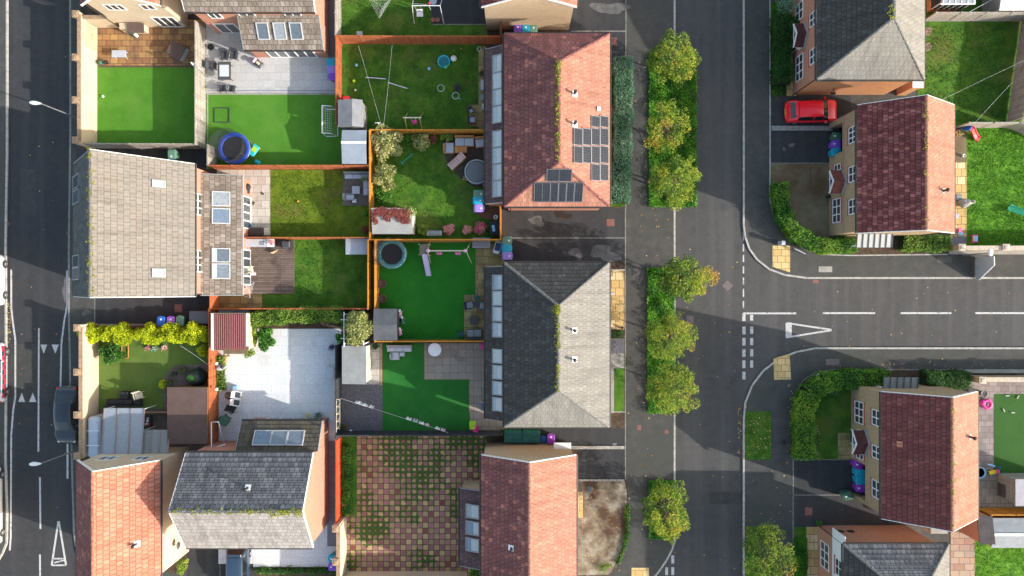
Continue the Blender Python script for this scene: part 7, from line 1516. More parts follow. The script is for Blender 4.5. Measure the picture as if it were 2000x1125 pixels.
# top centre garden above orange fence
def airer(label, px, py, r=1.0, arms=3, folded=False, z=.15, mat=None):
    t = thing('rotary_airer', label, 'clothes airer', tuple(W(px, py, z)), 0); m = MB(); m.tube([(0, 0, 0), (0, 0, 1.7)], .025, 6); m.build('pole', C['galv'], t); e = []
    for k in range(arms): a = 2 * math.pi * k / arms + .5; q = (r * math.cos(a), r * math.sin(a), 1.75); e.append(q); m = MB(); m.tube([(0, 0, 1.1), q], .016, 5); m.build('arm', mat or C['galv'], t)
    m = MB()
    for s in (1, .8, .6, .4):
        for k in range(arms): a, b = e[k], e[(k + 1) % arms]; z_ = 1.1 + .65 * s; m.tube([(a[0] * s, a[1] * s, z_), (b[0] * s, b[1] * s, z_)], .005, 4)
    m.build('line', C['white'], t); return t
airer('silver rotary clothes airer on the top lawn', 750, 25, 1.1, 3)
t = thing('garden_swing_set', 'tall white metal swing frame with a white seat at the top edge', 'swing frame', tuple(W(838, 30, .15)), 0)
m = MB(); m.tube([(-1.15, -.65, 0), (-1.05, 0, 1.9), (-1.15, 1.6, 0)], .03, 6); m.tube([(1.15, -.65, 0), (1.05, 0, 1.9), (1.15, 1.6, 0)], .03, 6); m.tube([(-1.05, 0, 1.9), (1.05, 0, 1.9)], .035, 6); m.tube([(-1.1, .4, 1.3), (0, .1, 1.85)], .02, 6); m.build('frame', WHITEM, t)
m = MB(); m.rbox(-.65, -.1, .5, .5, .4, .08, .03); m.rbox(-.65, .12, .7, .5, .08, .4, .03); m.build('seat', C['white'], t); m = MB()
for x in (-.85, -.45): m.tube([(x, -.1, .5), (x, 0, 1.9)], .008, 4)
m.build('rope', C['white'], t); m = MB(); m.tube([(.2, .2, .6), (.2, 0, 1.88)], .02, 6); m.build('climbing_rope', C['white'], t); m = MB(); m.blob((.2, .25, 1.7), .11, 10, 6, 0); m.build('red_disc', C['red'], t)
chest('small grey stool beside the tall bright orange fence', 702, 66, .42, .42, .4, C['lgrey'], name='stool', cat='stool')
for k, (px, py, l) in enumerate(((846, 40, 'left brown clay ring beside the white swing frame'), (852, 40, 'right brown clay ring beside the white swing frame'))): t = thing('plant_pot', l, 'pot', tuple(W(px + k * 3, py, .15))); m = MB(); m.torus(0, 0, .12, .14, .035, 16); m.build('rim', C['terracotta'], t); m = MB(); m.lathe(0, 0, [(.1, 0), (.14, .12), (.10, .12), (.01, .03)], 14); m.build('pot', C['terracotta'], t)
t = thing('bird_bath', 'round pale grey basin at the edge of the top tarmac yard', 'basin', tuple(W(848, 8, .15))); m = MB(); m.lathe(0, 0, [(.1, 0), (.08, .5), (.28, .6), (.3, .64), (.2, .6), (.01, .58)], 18); m.build('bowl', C['lgrey'], t)
# big swing lawn
t = thing('sand_pit', 'round turquoise paddling tub with a green rim toy on the large lawn', 'paddling tub', tuple(W(867, 121, .15))); m = MB(); m.lathe(0, 0, [(.42, 0), (.5, .15), (.5, .2), (.44, .2), (.38, .06), (.01, .05)], 24); m.build('tub', C['aqua'], t); m = MB(); m.lathe(0, 0, [(.40, .1), (.01, .11)], 20); m.build('water', P('tub_water', (.01, .16, .20), .1), t); m = MB(); m.blob((.15, -.45, .15), .13, 8, 5, .1); m.build('toy', C['mint'], t)
t = thing('ball', 'large white ball beside the turquoise paddling tub', 'ball', tuple(W(886, 114, .4))); m = MB(); m.blob((0, 0, 0), .24, 16, 10, 0); m.build('shell', C['white'], t)
for px, py, c, l, r_ in ((696, 127, 'lblue', 'pale blue ball near the orange fence corner', .12), (691, 158, 'lime', 'lime green ball on the left of the large swing lawn', .12), (694, 176, 'white', 'small white ball above the grey corner shed', .09), (838, 134, 'lblue', 'pale blue ball left of the turquoise tub', .13), (900, 95, 'orange', 'tiny orange ball under the bright orange fence', .06), (898, 193, 'sky', 'tiny turquoise ball beside the lower hoop', .07)):
    t = thing('ball', l, 'ball', tuple(W(px, py, .25))); m = MB(); m.blob((0, 0, 0), r_, 12, 8, 0); m.build('shell', C[c], t)
for px, py, l in ((861, 172, 'upper white hoop lying on the large lawn'), (890, 187, 'lower white hoop beside the dark tangled toy')): t = thing('hoop', l, 'hoop', tuple(W(px, py, .17))); m = MB(); m.torus(0, 0, 0, .26, .022, 28); m.build('ring', C['white'], t)
bush('dark tangled tumbleweed of netting on the large lawn', 893, 172, .35, .5, lmat('grey_net', lv((.05, .04, .04), (.14, .12, .11))), 420, .07, name='netting', cat='netting')
for a, c, l in (((714, 151), (753, 154), 'upper white washing pole lying across the large lawn'), ((758, 161), (796, 173), 'lower striped white pole lying across the large lawn')): p, q = W(*a, .2), W(*c, .2); t = thing('clothes_prop', l, 'pole', tuple((p + q) / 2)); m = MB(); m.tube([p, q], .035, 6); m.build('shaft', C['white'], t, True); m = MB(); m.blob(tuple(q), .05, 8, 5, 0); m.build('end_cap', C['galv'], t, True)
t = thing('garden_swing', 'pale timber swing with a pink baby seat on the large lawn', 'swing', tuple(W(811, 240, .15)), 0)
for s in (-1, 1):
    for k in (-1, 1): m = MB(); m.tube([(s * .62, k * .75, 0), (s * .55, 0, 1.7)], .035, 6); m.build('leg', WOODL, t)
m = MB(); m.tube([(-.68, 0, 1.7), (.68, 0, 1.7)], .045, 8); m.build('beam', C['cream'], t); m = MB(); m.rbox(.05, -.12, .75, .34, .3, .2, .05); m.build('seat', C['magenta'], t)
for x in (-.1, .2): m = MB(); m.tube([(x, -.12, .8), (x, 0, 1.7)], .009, 4); m.build('rope', C['white'], t)
cable('left white washing line crossing the large swing lawn', [W(700, 89, 1.9), W(745, 246, 1.9)], .005); cable('right white washing line crossing the large swing lawn', [W(766, 88, 1.9), W(749, 246, 1.9)], .005)
t = thing('washing_pole', 'short white washing line post by the cream-leaved bush', 'post', tuple(W(747, 251, .15))); m = MB(); m.tube([(0, 0, 0), (0, 0, 2)], .03, 6); m.build('pole', C['white'], t); m = MB(); m.tube([(-.2, 0, 1.9), (.2, 0, 1.9)], .025, 6); m.build('crossbar', C['white'], t)
chair('grey patio chair beside the sandy slabs at the swing lawn', 922, 234, 90, C['dgrey'], C['lgrey'], .5, .5); chair('small grey toy chair above the patio chair', 920, 216, 40, C['dgrey'], C['lgrey'], .35, .35); chest('tall grey planter trough against the red hipped house', 943, 165, .32, .8, .5, C['lgrey'], name='planter_trough', cat='planter'); chest('blue-grey planter trough below the tall one', 943, 190, .32, .5, .5, C['grey'], name='planter_trough', cat='planter'); chest('short blue-grey planter by the sandy slabs', 945, 208, .32, .5, .5, C['lgrey'], name='planter_trough', cat='planter')
plant_pot('white pot with a green plant at the corner by the bright orange fence', 936, 95, .2, .3, C['white'], L_GREEN); plant_pot('rust brown plant pot on the narrow slab strip', 941, 143, .18, .3, C['rust'], L_DARK)
# terrace garden
sofa('long orange wicker sofa with grey cushions under the golden fence', 907, 275, [(-.75, -.4, .75, .4, 'n'), ], C['tan'], C['lgrey']); sofa('orange wicker armchair with a grey cushion beside the house extension', 938, 277, [(-.4, -.4, .4, .4, 'n')], C['tan'], C['lgrey'], rz=6, name='garden_armchair', cat='armchair'); sofa('square orange wicker armchair left of the low timber table', 876, 288, [(-.42, -.42, .42, .42, 'w')], C['tan'], C['lgrey'], name='garden_armchair', cat='armchair'); table('low orange timber table between the wicker seats', 900, 292, .95, .5, WOODO, h=.4)
t = thing('sun_lounger', 'pink striped reclining deckchair on the brown terrace', 'deckchair', tuple(W(893, 316, .15)), R(40)); st = bmat('pink_stripe_fabric', [(0, (.42, .20, .18)), (1, (.60, .40, .36))], (.70, .55, .50), .7, .10, .012, offset=0)
m = MB(); rg = []
for x, z in ((-.75, .25), (-.3, .30), (.2, .32), (.45, .55), (.7, .80)): rg.append([(x, -.27, z), (x, .27, z), (x, .27, z + .05), (x, -.27, z + .05)])
m.loft(rg); m.build('mattress', st, t)
for s in (-1, 1): m = MB(); m.tube([(-.78, s * .3, .22), (.2, s * .3, .28), (.74, s * .3, .80)], .025, 6); m.tube([(-.6, s * .3, 0), (-.55, s * .3, .25)], .025, 6); m.tube([(.5, s * .3, 0), (.3, s * .3, .30)], .025, 6); m.build('frame', WOODO, t)
plant_pot('cream flowering pot plant beside the grey hot tub', 910, 348, .2, .25, C['terracotta'], L_CREAM); plant_pot('small silver pot on the right of the bins', 946, 361, .13, .2, C['lgrey'])
p = W(785, 318, .17); q = W(806, 300, .17); t = thing('clothes_prop', 'thin turquoise pole lying on the bushy lawn', 'pole', tuple(p)); m = MB(); m.tube([p, q], .022, 5); m.build('shaft', C['sky'], t, True); m = MB(); m.tube([p + Vector((-.12, .1, 0)), p + Vector((.12, -.14, 0))], .02, 5); m.build('handle', C['sky'], t, True)
t = thing('garden_bench', 'low grey slatted bench in the flower bed by the golden fence', 'bench', tuple(W(849, 456, .15))); 
for i in range(4): m = MB(); m.box(-.6, -.18 + i * .1, .38, .6, -.12 + i * .1, .41); m.build('slat', C['lgrey'], t)
for s in (-1, 1): m = MB(); m.box(s * .5 - .03, -.18, 0, s * .5 + .03, .18, .38); m.build('leg', C['lgrey'], t)
plant_pot('white round pot beside the black storage chest', 968, 424, .17, .25, C['white'])
m = MB(); p = W(964, 446, .8); m.rbox(p.x, p.y, .80, .22, .5, .05, .02, .15); tag(m.build('folded_cloth', C['lblue']), 'pale blue folded cloth on the black storage chest', 'cloth')
# teal trampoline garden
t = thing('play_tower', 'small grey climbing tower with a lilac slide on the bright lawn', 'slide', tuple(W(832, 489, .15)), 0); m = MB(); m.box(-.36, -.4, 1.0, .36, .4, 1.08); m.build('platform', P('grey_brown_board', (.18, .16, .13), .8), t)
for sx in (-1, 1):
    for sy in (-1, 1): m = MB(); m.tube([(sx * .36, sy * .4, 0), (sx * .36, sy * .4, 1.5)], .035, 6); m.build('post', WOODL, t)
m = MB(); rg = []
for y, z in ((-.35, 1.12), (-.6, 1.02), (-1.2, .6), (-1.75, .22), (-2.0, .15)): x = .12 * (-y); rg.append([(-.2 + x, y, z), (.2 + x, y, z), (.2 + x, y, z + .12), (.16 + x, y, z + .12), (.16 + x, y, z + .03), (-.16 + x, y, z + .03), (-.16 + x, y, z + .12), (-.2 + x, y, z + .12)])
m.loft(rg); m.build('slide', C['lilac'], t)
m = MB(); [m.box(-.25, .42 + .02 * i, .2 + .25 * i, .25, .47 + .02 * i, .24 + .25 * i) for i in range(1)]; m.build('step', WOODL, t)
t = thing('swing_set', 'pink and white double swing set beside the lilac slide', 'swing set', tuple(W(878, 497, .15)), 0); m = MB(); m.tube([(-1.5, .2, 1.7), (1.4, .2, 1.7)], .045, 8); m.build('beam', C['cream'], t)
for x in (-1.5, 1.4):
    for k in (-1, 1): m = MB(); m.tube([(x + (.3 if x > 0 else 0), .2 + k * .85, 0), (x, .2, 1.7)], .035, 6); m.build('leg', C['cream'], t)
for x in (-.75, .7):
    m = MB(); m.rbox(x, .05, .5, .42, .2, .06, .02); s = m.build('seat', C['pink'], t)
    for k in (-.2, .2): m = MB(); m.tube([(x + k, .05, .5), (x + k, .2, 1.7)], .008, 4); m.build('rope', C['white'], s)
for x in (-1.45, 1.35): m = MB(); m.blob((x, .2, 1.72), .13, 8, 5, .1, (1.3, 1, .7)); m.build('corner_bracket', C['lpink'], t)
for py, l in ((554, 'upper round brown planter beside the golden double fence'), (583, 'lower round brown planter above the dark playhouse shed')): t = thing('planter', l, 'planter', tuple(W(747, py, .15))); m = MB(); m.lathe(0, 0, [(.3, 0), (.36, .4), (.37, .45), (.31, .45), (.29, .4), (.01, .4)], 20); m.build('tub', C['brown'], t); m = MB(); m.lathe(0, 0, [(.3, .36), (.01, .41)], 14); m.build('soil', P('plum_soil', (.10, .045, .05), .9), t)
for k, (px, py, c, l) in enumerate(((783, 613, 'lpink', 'pink and white unicorn toy at the top of the playhouse wall'), (783, 648, 'lpink', 'pale pink toy horse at the bottom of the playhouse wall'), (788, 626, 'green', 'small green toy beside the pink unicorn toy'))):
    t = thing('toy_animal', l, 'toy', tuple(W(px, py, .15)), 0); m = MB(); m.blob((0, 0, .45), .2, 8, 6, .1, (.8, 1.5, .9)); m.build('body', C[c], t); m = MB(); m.blob((0, .28, .75), .12, 8, 5, .1); m.build('head', C['white'], t)
    for sx in (-1, 1):
        for sy in (-1, 1): m = MB(); m.tube([(sx * .1, sy * .18, 0), (sx * .1, sy * .16, .4)], .035, 5); m.build('leg', C['white'], t)
t = thing('toy_car', 'white and blue child ride-on car in the corner by the driveway bins', 'toy car', tuple(W(972, 483, .15)), R(75)); m = MB(); m.rbox(0, 0, .28, 1.05, .55, .3, .1); m.build('body', C['white'], t); m = MB(); m.rbox(0, 0, .46, .6, .38, .1, .03); m.build('cockpit', P('navy_seat', (.02, .05, .14), .6), t)
for sx in (-1, 1):
    for sy in (-1, 1): m = MB(); m.loft([[(sx * .34 + .14 * math.cos(k), y, .14 + .14 * math.sin(k)) for k in np.arange(0, 6.28, .6283)] for y in (sy * .22, sy * .30)]); m.build('wheel', BLACKP, t)
chair('dark rattan chair on the left of the small round table', 917, 596, 100, C['charcoal'], C['grey'], .6, .6); chair('dark rattan chair half under the charcoal extension roof', 944, 598, -100, C['charcoal'], C['grey'], .6, .6); table('small round dark table between the rattan chairs', 932, 595, .5, .5, C['charcoal'], h=.5, round_=True); table('square dark grey low table on the sandy slabs', 926, 626, .62, .62, C['charcoal'], h=.42); sofa('grey two-seat rattan sofa against the golden-brown fence', 926, 653, [(-.6, -.38, .6, .38, 's')], C['charcoal'], C['grey'])
TL = lmat('blue_green_spiky_leaf', lv((.02, .14, .14), (.06, .26, .26), (.14, .38, .38)))
plant_pot('spiky blue-green pot plant above the rattan chairs', 931, 582, .2, .3, C['dgrey'], TL, ph=.4); plant_pot('spiky blue-green pot plant at the corner of the bright lawn', 900, 652, .22, .3, C['dgrey'], TL, ph=.4)
# slate gravel garden
sofa('light grey corner sofa on the dark lawn under the fence', 779, 688, [(-.95, .02, .95, .55, 'n'), (-.7, -.62, .0, .018, 'w'), (.002, -.35, .42, .016, '')], P('pale_grey_frame', (.30, .31, .33), .8), C['lgrey']); table('round white garden table on the tan paving', 849, 683, 1.02, 1.02, C['white'], round_=True, h=.74)
cable('long washing line with white clothes over slate gravel and dark lawn', [W(665, 778, 2.0), W(875, 845, 2.0)], .007, sag=.1)
def cloth(label, f, w, h, c, name='garment'):
    a, b = W(665, 778, 2.0), W(875, 845, 2.0); p = a.lerp(b, f); d = (b - a).normalized(); p.z -= .4 * f * (1 - f); t = MB(); rg = []
    for i in range(5): x = -w / 2 + w * i / 4; o = Vector((-d.y, d.x, 0)) * (.05 * math.sin(i * 2.1 + f * 20)); q = p + d * x; rg.append([q + Vector((0, 0, .02)) + Vector((-d.y, d.x, 0)) * .012, q + o + Vector((0, 0, -h)) + Vector((-d.y, d.x, 0)) * .10, q + o + Vector((0, 0, -h)) + Vector((-d.y, d.x, 0)) * .08, q + Vector((0, 0, .02)) - Vector((-d.y, d.x, 0)) * .012])
    t.loft(rg); tag(t.build(name, c), label, 'clothing')
for f, w, h, c, l in ((.16, .5, .5, 'white', 'white shirt pegged first on the washing line over the gravel'), (.22, .45, .35, 'white', 'white vest pegged second on the washing line over the gravel'), (.28, .35, .45, 'white', 'white top pegged third on the washing line near the lawn edge'), (.63, .4, .35, 'white', 'white garment above the dark lawn, first after the gap'), (.69, .35, .5, 'lgrey', 'light grey garment pegged in the middle of the washing line'), (.75, .4, .3, 'white', 'white sock bundle pegged beside the light grey garment'), (.80, .3, .35, 'lpink', 'pale pink garment pegged on the washing line'), (.90, .35, .3, 'white', 'white garment near the slate fence end of the washing line'), (.95, .3, .4, 'lpink', 'pink and white garment at the fence end of the washing line')): cloth(l, f, w, h, C[c])
chair('bright yellow-green child chair by the slate fence', 923, 828, 180, C['lime'], None, .42, .42); chair('small magenta child chair beside the yellow one', 930, 836, 150, C['magenta'], None, .38, .3); t = thing('toy_scooter', 'blue and white scooter leaning on the charcoal extension', 'scooter', tuple(W(944, 792, .15)), R(90)); m = MB(); m.box(-.35, -.06, .08, .3, .06, .12); m.build('deck', C['blue'], t); m = MB(); m.tube([(.3, 0, .1), (.38, 0, .8)], .02, 6); m.tube([(.38, -.2, .8), (.38, .2, .8)], .02, 6); m.build('handlebar', C['white'], t)
for x in (-.35, .36): m = MB(); m.loft([[(x + .07 * math.cos(k), y, .07 + .07 * math.sin(k)) for k in np.arange(0, 6.28, .6283)] for y in (-.02, .02)]); m.build('wheel', BLACKP, t)
plant_pot('black pot with a dark plant on the cream shed path', 733, 676, .22, .2, BLACKP, L_DARK, ph=.2); plant_pot('terracotta pot with a green plant at the gravel corner', 672, 833, .2, .25, C['terracotta'], L_DARK); t = thing('ball', 'white ball on the slate gravel by the dark fence', 'ball', tuple(W(685, 842, .3))); m = MB(); m.blob((0, 0, 0), .12, 12, 8, 0); m.build('shell', C['white'], t)
t = thing('trellis', 'pale cream trellis leaning on the dark fence above the gravel', 'trellis', tuple(W(668, 805, .15))); m = MB()
for k in range(9): y = -1.1 + 2.2 * k / 8; m.tube([(.05, y, .9), (.0, y + .2 * (-1) ** k, 1.8)], .018, 4)
m.tube([(.05, -1.2, .9), (.05, 1.2, .9)], .02, 5); m.tube([(0, -1.2, 1.8), (0, 1.2, 1.8)], .02, 5); m.build('lattice', C['cream'], t)
chest('pink and turquoise toy pile against the charcoal extension', 942, 676, .3, .5, .35, C['sky'], C['magenta'], name='toy_box', cat='toy box')
# white paved garden
for k, (px, py, l) in enumerate(((464, 771, 'upper white plastic chair by the rich orange fence'), (462, 786, 'middle white plastic chair by the rich orange fence'))): chair(l, px, py, 80, C['white'], C['dgrey'], .5, .5)
chair('black metal chair below the two white plastic chairs', 452, 799, 60, C['black'], None, .55, .5); table('round brown wicker table beside the white plastic chairs', 446, 773, .6, .6, C['brown'], h=.5, round_=True); chest('small blue bucket box above the white plastic chairs', 459, 757, .3, .3, .3, C['lblue'], name='bucket', cat='bucket')
t = thing('dog_statue', 'grey and white fluffy garden ornament on the rich orange fence side', 'ornament', tuple(W(436, 716, .15))); m = MB(); m.blob((0, 0, .5), .3, 10, 7, .25, (1.3, .9, 1)); m.build('body', C['lgrey'], t); m = MB(); m.blob((.25, .05, .75), .16, 9, 6, .2); m.build('head', C['dgrey'], t)
for py, l in ((710, 'upper white lantern on the rich orange fence'), (760, 'lower white lantern on the rich orange fence')): t = thing('fence_lantern', l, 'lantern', tuple(W(424, py, 1.7))); m = MB(); m.rbox(0, 0, .1, .14, .2, .28, .03); m.build('shade', C['white'], t); m = MB(); m.tube([(0, 0, -.1), (0, 0, .02)], .03, 6); m.build('bracket', C['dgrey'], t)
table('pale grey glass-topped table beside the dark fence', 645, 728, .55, .85, P('pale_blue_metal', (.45, .50, .54), .4), h=.5, top=P('pale_table_glass', (.50, .54, .57), .15))
plant_pot('yellow and white flower pot by the dark extension roof', 601, 813, .2, .3, C['yellow'], lmat('white_petal', lv((.6, .6, .55), (.8, .8, .75)), .1)); plant_pot('grey-green pot plant beside the yellow flower pot', 621, 811, .22, .25, C['grey'], L_SILVER); plant_pot('small black pot with blue flowers by the dark shed fence', 648, 678, .18, .25, BLACKP, lmat('blue_petal', lv((.05, .06, .2), (.15, .18, .4)), .1)); plant_pot('dark green tub under the white pergola', 672, 636, .25, .35, C['green'], L_GREEN)
chest('rusty brown door mat box at the dark extension wall', 511, 819, .95, .14, .1, C['rust'], name='door_mat', cat='mat')
t = thing('pergola', 'white painted pergola covered by a tangled climber', 'pergola', tuple(W(703, 640, .15))); 
for x in (-.7, .7):
    for y in (-1.1, 1.1): m = MB(); m.box(x - .05, y - .05, 0, x + .05, y + .05, 2.1); m.build('post', WHITEM, t)
for x in (-.75, .7): m = MB(); m.box(x, -1.3, 2.1, x + .06, 1.3, 2.22); m.build('beam', WHITEM, t)
for y in (-.7, .7): m = MB(); m.box(-.95, y, 2.222, .95, y + .05, 2.30); m.build('rafter', WHITEM, t)
frame_rect('white painted folding gate frame lying by the side passage', 437, 690, .9, .5, WOODO, .03, 'gate_timber', 'timber frame')
chest('small timber crate at the top of the green border plants', 437, 703, .45, .55, .3, WOODL, name='crate', cat='crate')
# yellow-green lawn garden
sofa('light grey corner lounge sofa on the small deck', 697, 356, [(-1.0, .28, 1.0, .8, 'n'), (.45, -1.0, 1.0, .276, 'e')], C['grey'], C['lgrey'], z=.2); table('pale slatted low table on the lounge deck', 695, 371, .6, .6, C['lgrey'], h=.42, z=.2); chair('grey lounge chair below the pale low table', 683, 385, 90, C['grey'], C['lgrey'], .45, .7, z=.2); chest('round white pouffe beside the grey lounge chair', 692, 392, .3, .3, .3, C['white'], name='pouffe', cat='pouffe', z=.2); plant_pot('bright green pot plant on the lounge sofa corner', 712, 349, .18, .3, C['lgrey'], L_GREEN, z=.7)
t = thing('barbecue', 'black kettle barbecue on the pale patio', 'barbecue', tuple(W(490, 368, .15))); m = MB(); m.lathe(0, 0, [(.05, .5), (.22, .6), (.28, .75), (.28, .78), (.2, .92), (.03, .97)], 18); m.build('bowl', C['black'], t); m = MB(); m.rbox(.0, -.35, .7, .35, .3, .04, .01); m.build('shelf', C['dgrey'], t)
for k in range(3): m = MB(); m.tube([(.3 * math.cos(k * 2.1), .3 * math.sin(k * 2.1), 0), (.1 * math.cos(k * 2.1), .1 * math.sin(k * 2.1), .6)], .018, 5); m.build('leg', C['galv'], t)
t = thing('bucket', 'bright blue bucket by the white patio doors', 'bucket', tuple(W(489, 440, .15))); m = MB(); m.lathe(0, 0, [(.14, 0), (.18, .3), (.15, .3), (.12, .04), (.01, .04)], 16); m.build('pail', C['lblue'], t); m = MB(); m.torus(0, 0, .3, .18, .012, 20); m.build('rim', C['blue'], t)
for px, py, l in ((513, 378, 'upper heart-shaped stain on the pale patio'), (496, 397, 'lower round stain on the pale patio')): blotch(px, py, 3.2, 3, .146, MATS['soil'], seed=int(px), name='stain')
t = thing('ball', 'small orange and white ball on the yellow-green lawn', 'ball', tuple(W(582, 393, .25))); m = MB(); m.blob((0, 0, 0), .08, 10, 6, 0); m.build('shell', C['orange'], t)
# deck garden
t = thing('outdoor_kitchen', 'grey outdoor kitchen counter with a sink along the fence', 'counter', tuple(W(511, 476, .26))); m = MB(); m.box(-1.25, -.27, 0, 1.25, .27, .86); m.build('cabinet', C['dgrey'], t); m = MB(); m.box(-1.28, -.3, .86, .72, .3, .90); m.build('worktop', C['lgrey'], t); m = MB(); m.rbox(.35, 0, .905, .4, .32, .02, .008); m.build('sink', C['galv'], t); m = MB(); m.box(.74, -.3, .86, 1.28, .3, .91); m.build('white_worktop', C['white'], t)
t = thing('flower_arrangement', 'pink and yellow flower arrangement on the white end of the counter', 'flowers', tuple(W(533, 474, 1.17))); m = MB(); m.lathe(0, 0, [(.1, 0), (.13, .12), (.01, .12)], 12); m.build('bowl', C['white'], t); pts_, _ = clump_points([(0, 0, .2)], [.22], 700, .6); leafmesh('petals', pts_, .08, RNG.random(len(pts_)), L_PINK, t, False)
t = thing('gas_barbecue', 'square black gas barbecue on the deck by the lawn', 'barbecue', tuple(W(565, 479, .26))); m = MB(); m.rbox(0, 0, .4, .62, .58, .78, .04); m.build('cabinet', C['black'], t); m = MB(); m.rbox(0, .02, .84, .6, .5, .12, .05); m.build('lid', C['dgrey'], t); m = MB(); m.tube([(-.2, -.26, .86), (.2, -.26, .86)], .02, 6); m.build('handle', C['galv'], t)
t = thing('dog', 'small cream and ginger dog standing on the brown deck', 'dog', tuple(W(537, 492, .26)), R(25))
bm_ = bpy.data.meshes.new('body'); V_ = [(0, 0, .24), (.13, 0, .25), (.20, 0, .30), (.27, 0, .33), (.34, 0, .30), (-.10, 0, .24), (-.17, 0, .25), (-.27, .03, .34), (.12, .06, .12), (.12, .065, .0), (.12, -.06, .12), (.12, -.065, .0), (-.12, .06, .15), (-.16, .065, .08), (-.13, .065, .0), (-.12, -.06, .15), (-.16, -.065, .08), (-.13, -.065, .0)]
bm_.from_pydata(V_, [(0, 1), (1, 2), (2, 3), (3, 4), (0, 5), (5, 6), (6, 7), (1, 8), (8, 9), (1, 10), (10, 11), (5, 12), (12, 13), (13, 14), (5, 15), (15, 16), (16, 17)], []); bo_ = bpy.data.objects.new('body', bm_); COL.objects.link(bo_); bo_.parent = t; bm_.materials.append(P('cream_fur', (.60, .42, .24), .9, var=.3))
mo = bo_.modifiers.new('skin', 'SKIN'); sk = bm_.skin_vertices[0].data; RR = [.085, .09, .06, .065, .03, .08, .065, .018, .03, .022, .03, .022, .04, .025, .022, .04, .025, .022]
for i, r_ in enumerate(RR): sk[i].radius = (r_, r_)
sk[0].use_root = True; bo_.modifiers.new('sub', 'SUBSURF').levels = 1
m = MB(); m.blob((.27, .05, .38), .035, 6, 4, 0, (.6, .8, 1.3)); m.build('ear', C['rust'], t); m = MB(); m.blob((.27, -.05, .38), .035, 6, 4, 0, (.6, .8, 1.3)); m.build('ear', C['rust'], t)
chair('cream and pink cushioned chair by the white bifold doors', 487, 527, 100, C['cream'], C['cream'], .5, .5, z=.26); chest('pink and white striped cushion on the deck', 494, 535, .42, .22, .2, C['lpink'], C['white'], name='cushion_box', cat='cushion', z=.26); airer('white framed triangular clothes airer at the corner of the deck', 494, 562, .85, 4, z=.26, mat=C['white'])
# lower left garden
sofa('black rattan corner sofa at the bottom of the olive lawn', 243, 784, [(-1.5, -.42, .55, .14, 's'), (.6, -.42, 1.2, .14, 's'), (-.45, .144, .25, .75, '')], C['black'], P('black_cushion', (.03, .03, .034), .9)); chair('cream framed folding chair on the black rattan sofa end', 270, 773, 15, C['cream'], C['cream'], .6, .5, z=.35)
t = thing('covered_barbecue', 'large dark green-grey tarpaulin draped over furniture on the brown patio', 'cover', tuple(W(388, 737, .15))); m = MB(); rg = []
for z, s in ((0, 1.0), (.35, .95), (.75, .82), (1.0, .55), (1.08, .1)): rg.append([((.75 + .10 * math.sin(3 * a + z * 5)) * s * math.cos(a), (.68 + .09 * math.cos(4 * a + z * 3)) * s * math.sin(a) + .05, z) for a in np.arange(0, 6.28, 6.2832 / 20)])
m.loft(rg, True, True); m.build('tarpaulin', C['tarp'], t); m = MB(); m.blob((-.1, .05, .98), .3, 10, 6, .2, (1.3, 1, .4)); m.build('green_bag', P('grass_green_sheet', (.04, .14, .02), .7), t)
for px, py, r_, l in ((356, 722, .28, 'upper round wooden barrel planter on the brown patio'), (328, 748, .25, 'dark round barrel planter beside the golden potted shrub'), (339, 730, .17, 'small black pot with a blue plant on the brown patio')): plant_pot(l, px, py, r_, .35, WOODD if r_ > .2 else BLACKP, L_DARK if r_ < .2 else L_GREEN, ph=.2, n=70)
plant_pot('low fuchsia pot at the top edge of the olive lawn', 290, 679, .14, .2, C['dgrey'], L_PINK); plant_pot('grey stone pot under the golden conifers', 303, 681, .14, .2, C['lgrey'], L_SILVER); plant_pot('white stone pot under the golden conifers', 321, 679, .16, .2, C['white'], L_PINK)
frame_rect('orange timber edging frame beside the dark green shrub', 244, 687, .5, .95, WOODO, .035, 'timber_edging', 'timber edging'); cable('thin white washing line over the olive lawn', [W(352, 675, 1.8), W(410, 716, 1.8)], .007)
chest('pale timber plank box beside the small clear canopy', 303, 806, 1.8, .06, .5, WOODL, name='timber_plank', cat='plank'); t = thing('recycling_crate', 'crate full of mixed rubbish between shed and polycarbonate canopy', 'crate', tuple(W(288, 822, .15))); m = MB(); m.box(-.4, -.4, 0, .4, .4, .3); m.build('crate', C['dgrey'], t)
for k in range(9): m = MB(); m.rbox(random.uniform(-.3, .3), random.uniform(-.3, .3), .36, .2, .16, .12, .03, random.random() * 3); m.build('rubbish', C[random.choice(['white', 'green', 'lgrey', 'red', 'sky', 'white'])], t)
# front gardens
for k, (px, py) in enumerate(((1137, 946),)): t = thing('drain_cover', 'round dark drain cover in the dead brown front garden', 'drain cover', tuple(W(1151, 954, .14))); m = MB(); m.lathe(0, 0, [(.28, 0), (.28, .03), (.2, .05), (.01, .05)], 18); m.build('lid', C['dgrey'], t)
t = thing('feed_bowl', 'small pale oval bowl on the grass strip by the scarlet fence', 'bowl', tuple(W(678, 933, .2)), .6); m = MB(); m.lathe(0, 0, [(.12, 0), (.2, .12), (.16, .12), (.01, .03)], 16); m.build('dish', C['cream'], t); t.scale = (1, 1.5, 1)
plant_pot('small blue pot on the grass strip by the scarlet fence', 673, 966, .13, .25, C['blue']); plant_pot('pink and white flower pot low on the grass strip', 673, 982, .16, .25, C['white'], L_PINK)
plant_pot('small dark pot at the corner of the sand slab strip', 1215, 640, .1, .25, BLACKP); chest('small pale stone block on the sand slab strip', 1196, 573, .22, .2, .12, C['lilac'], name='stone_block', cat='stone'); plant_pot('black bin liner tub by the tan house wall near the small red porch', 1619, 384, .14, .4, BLACKP)
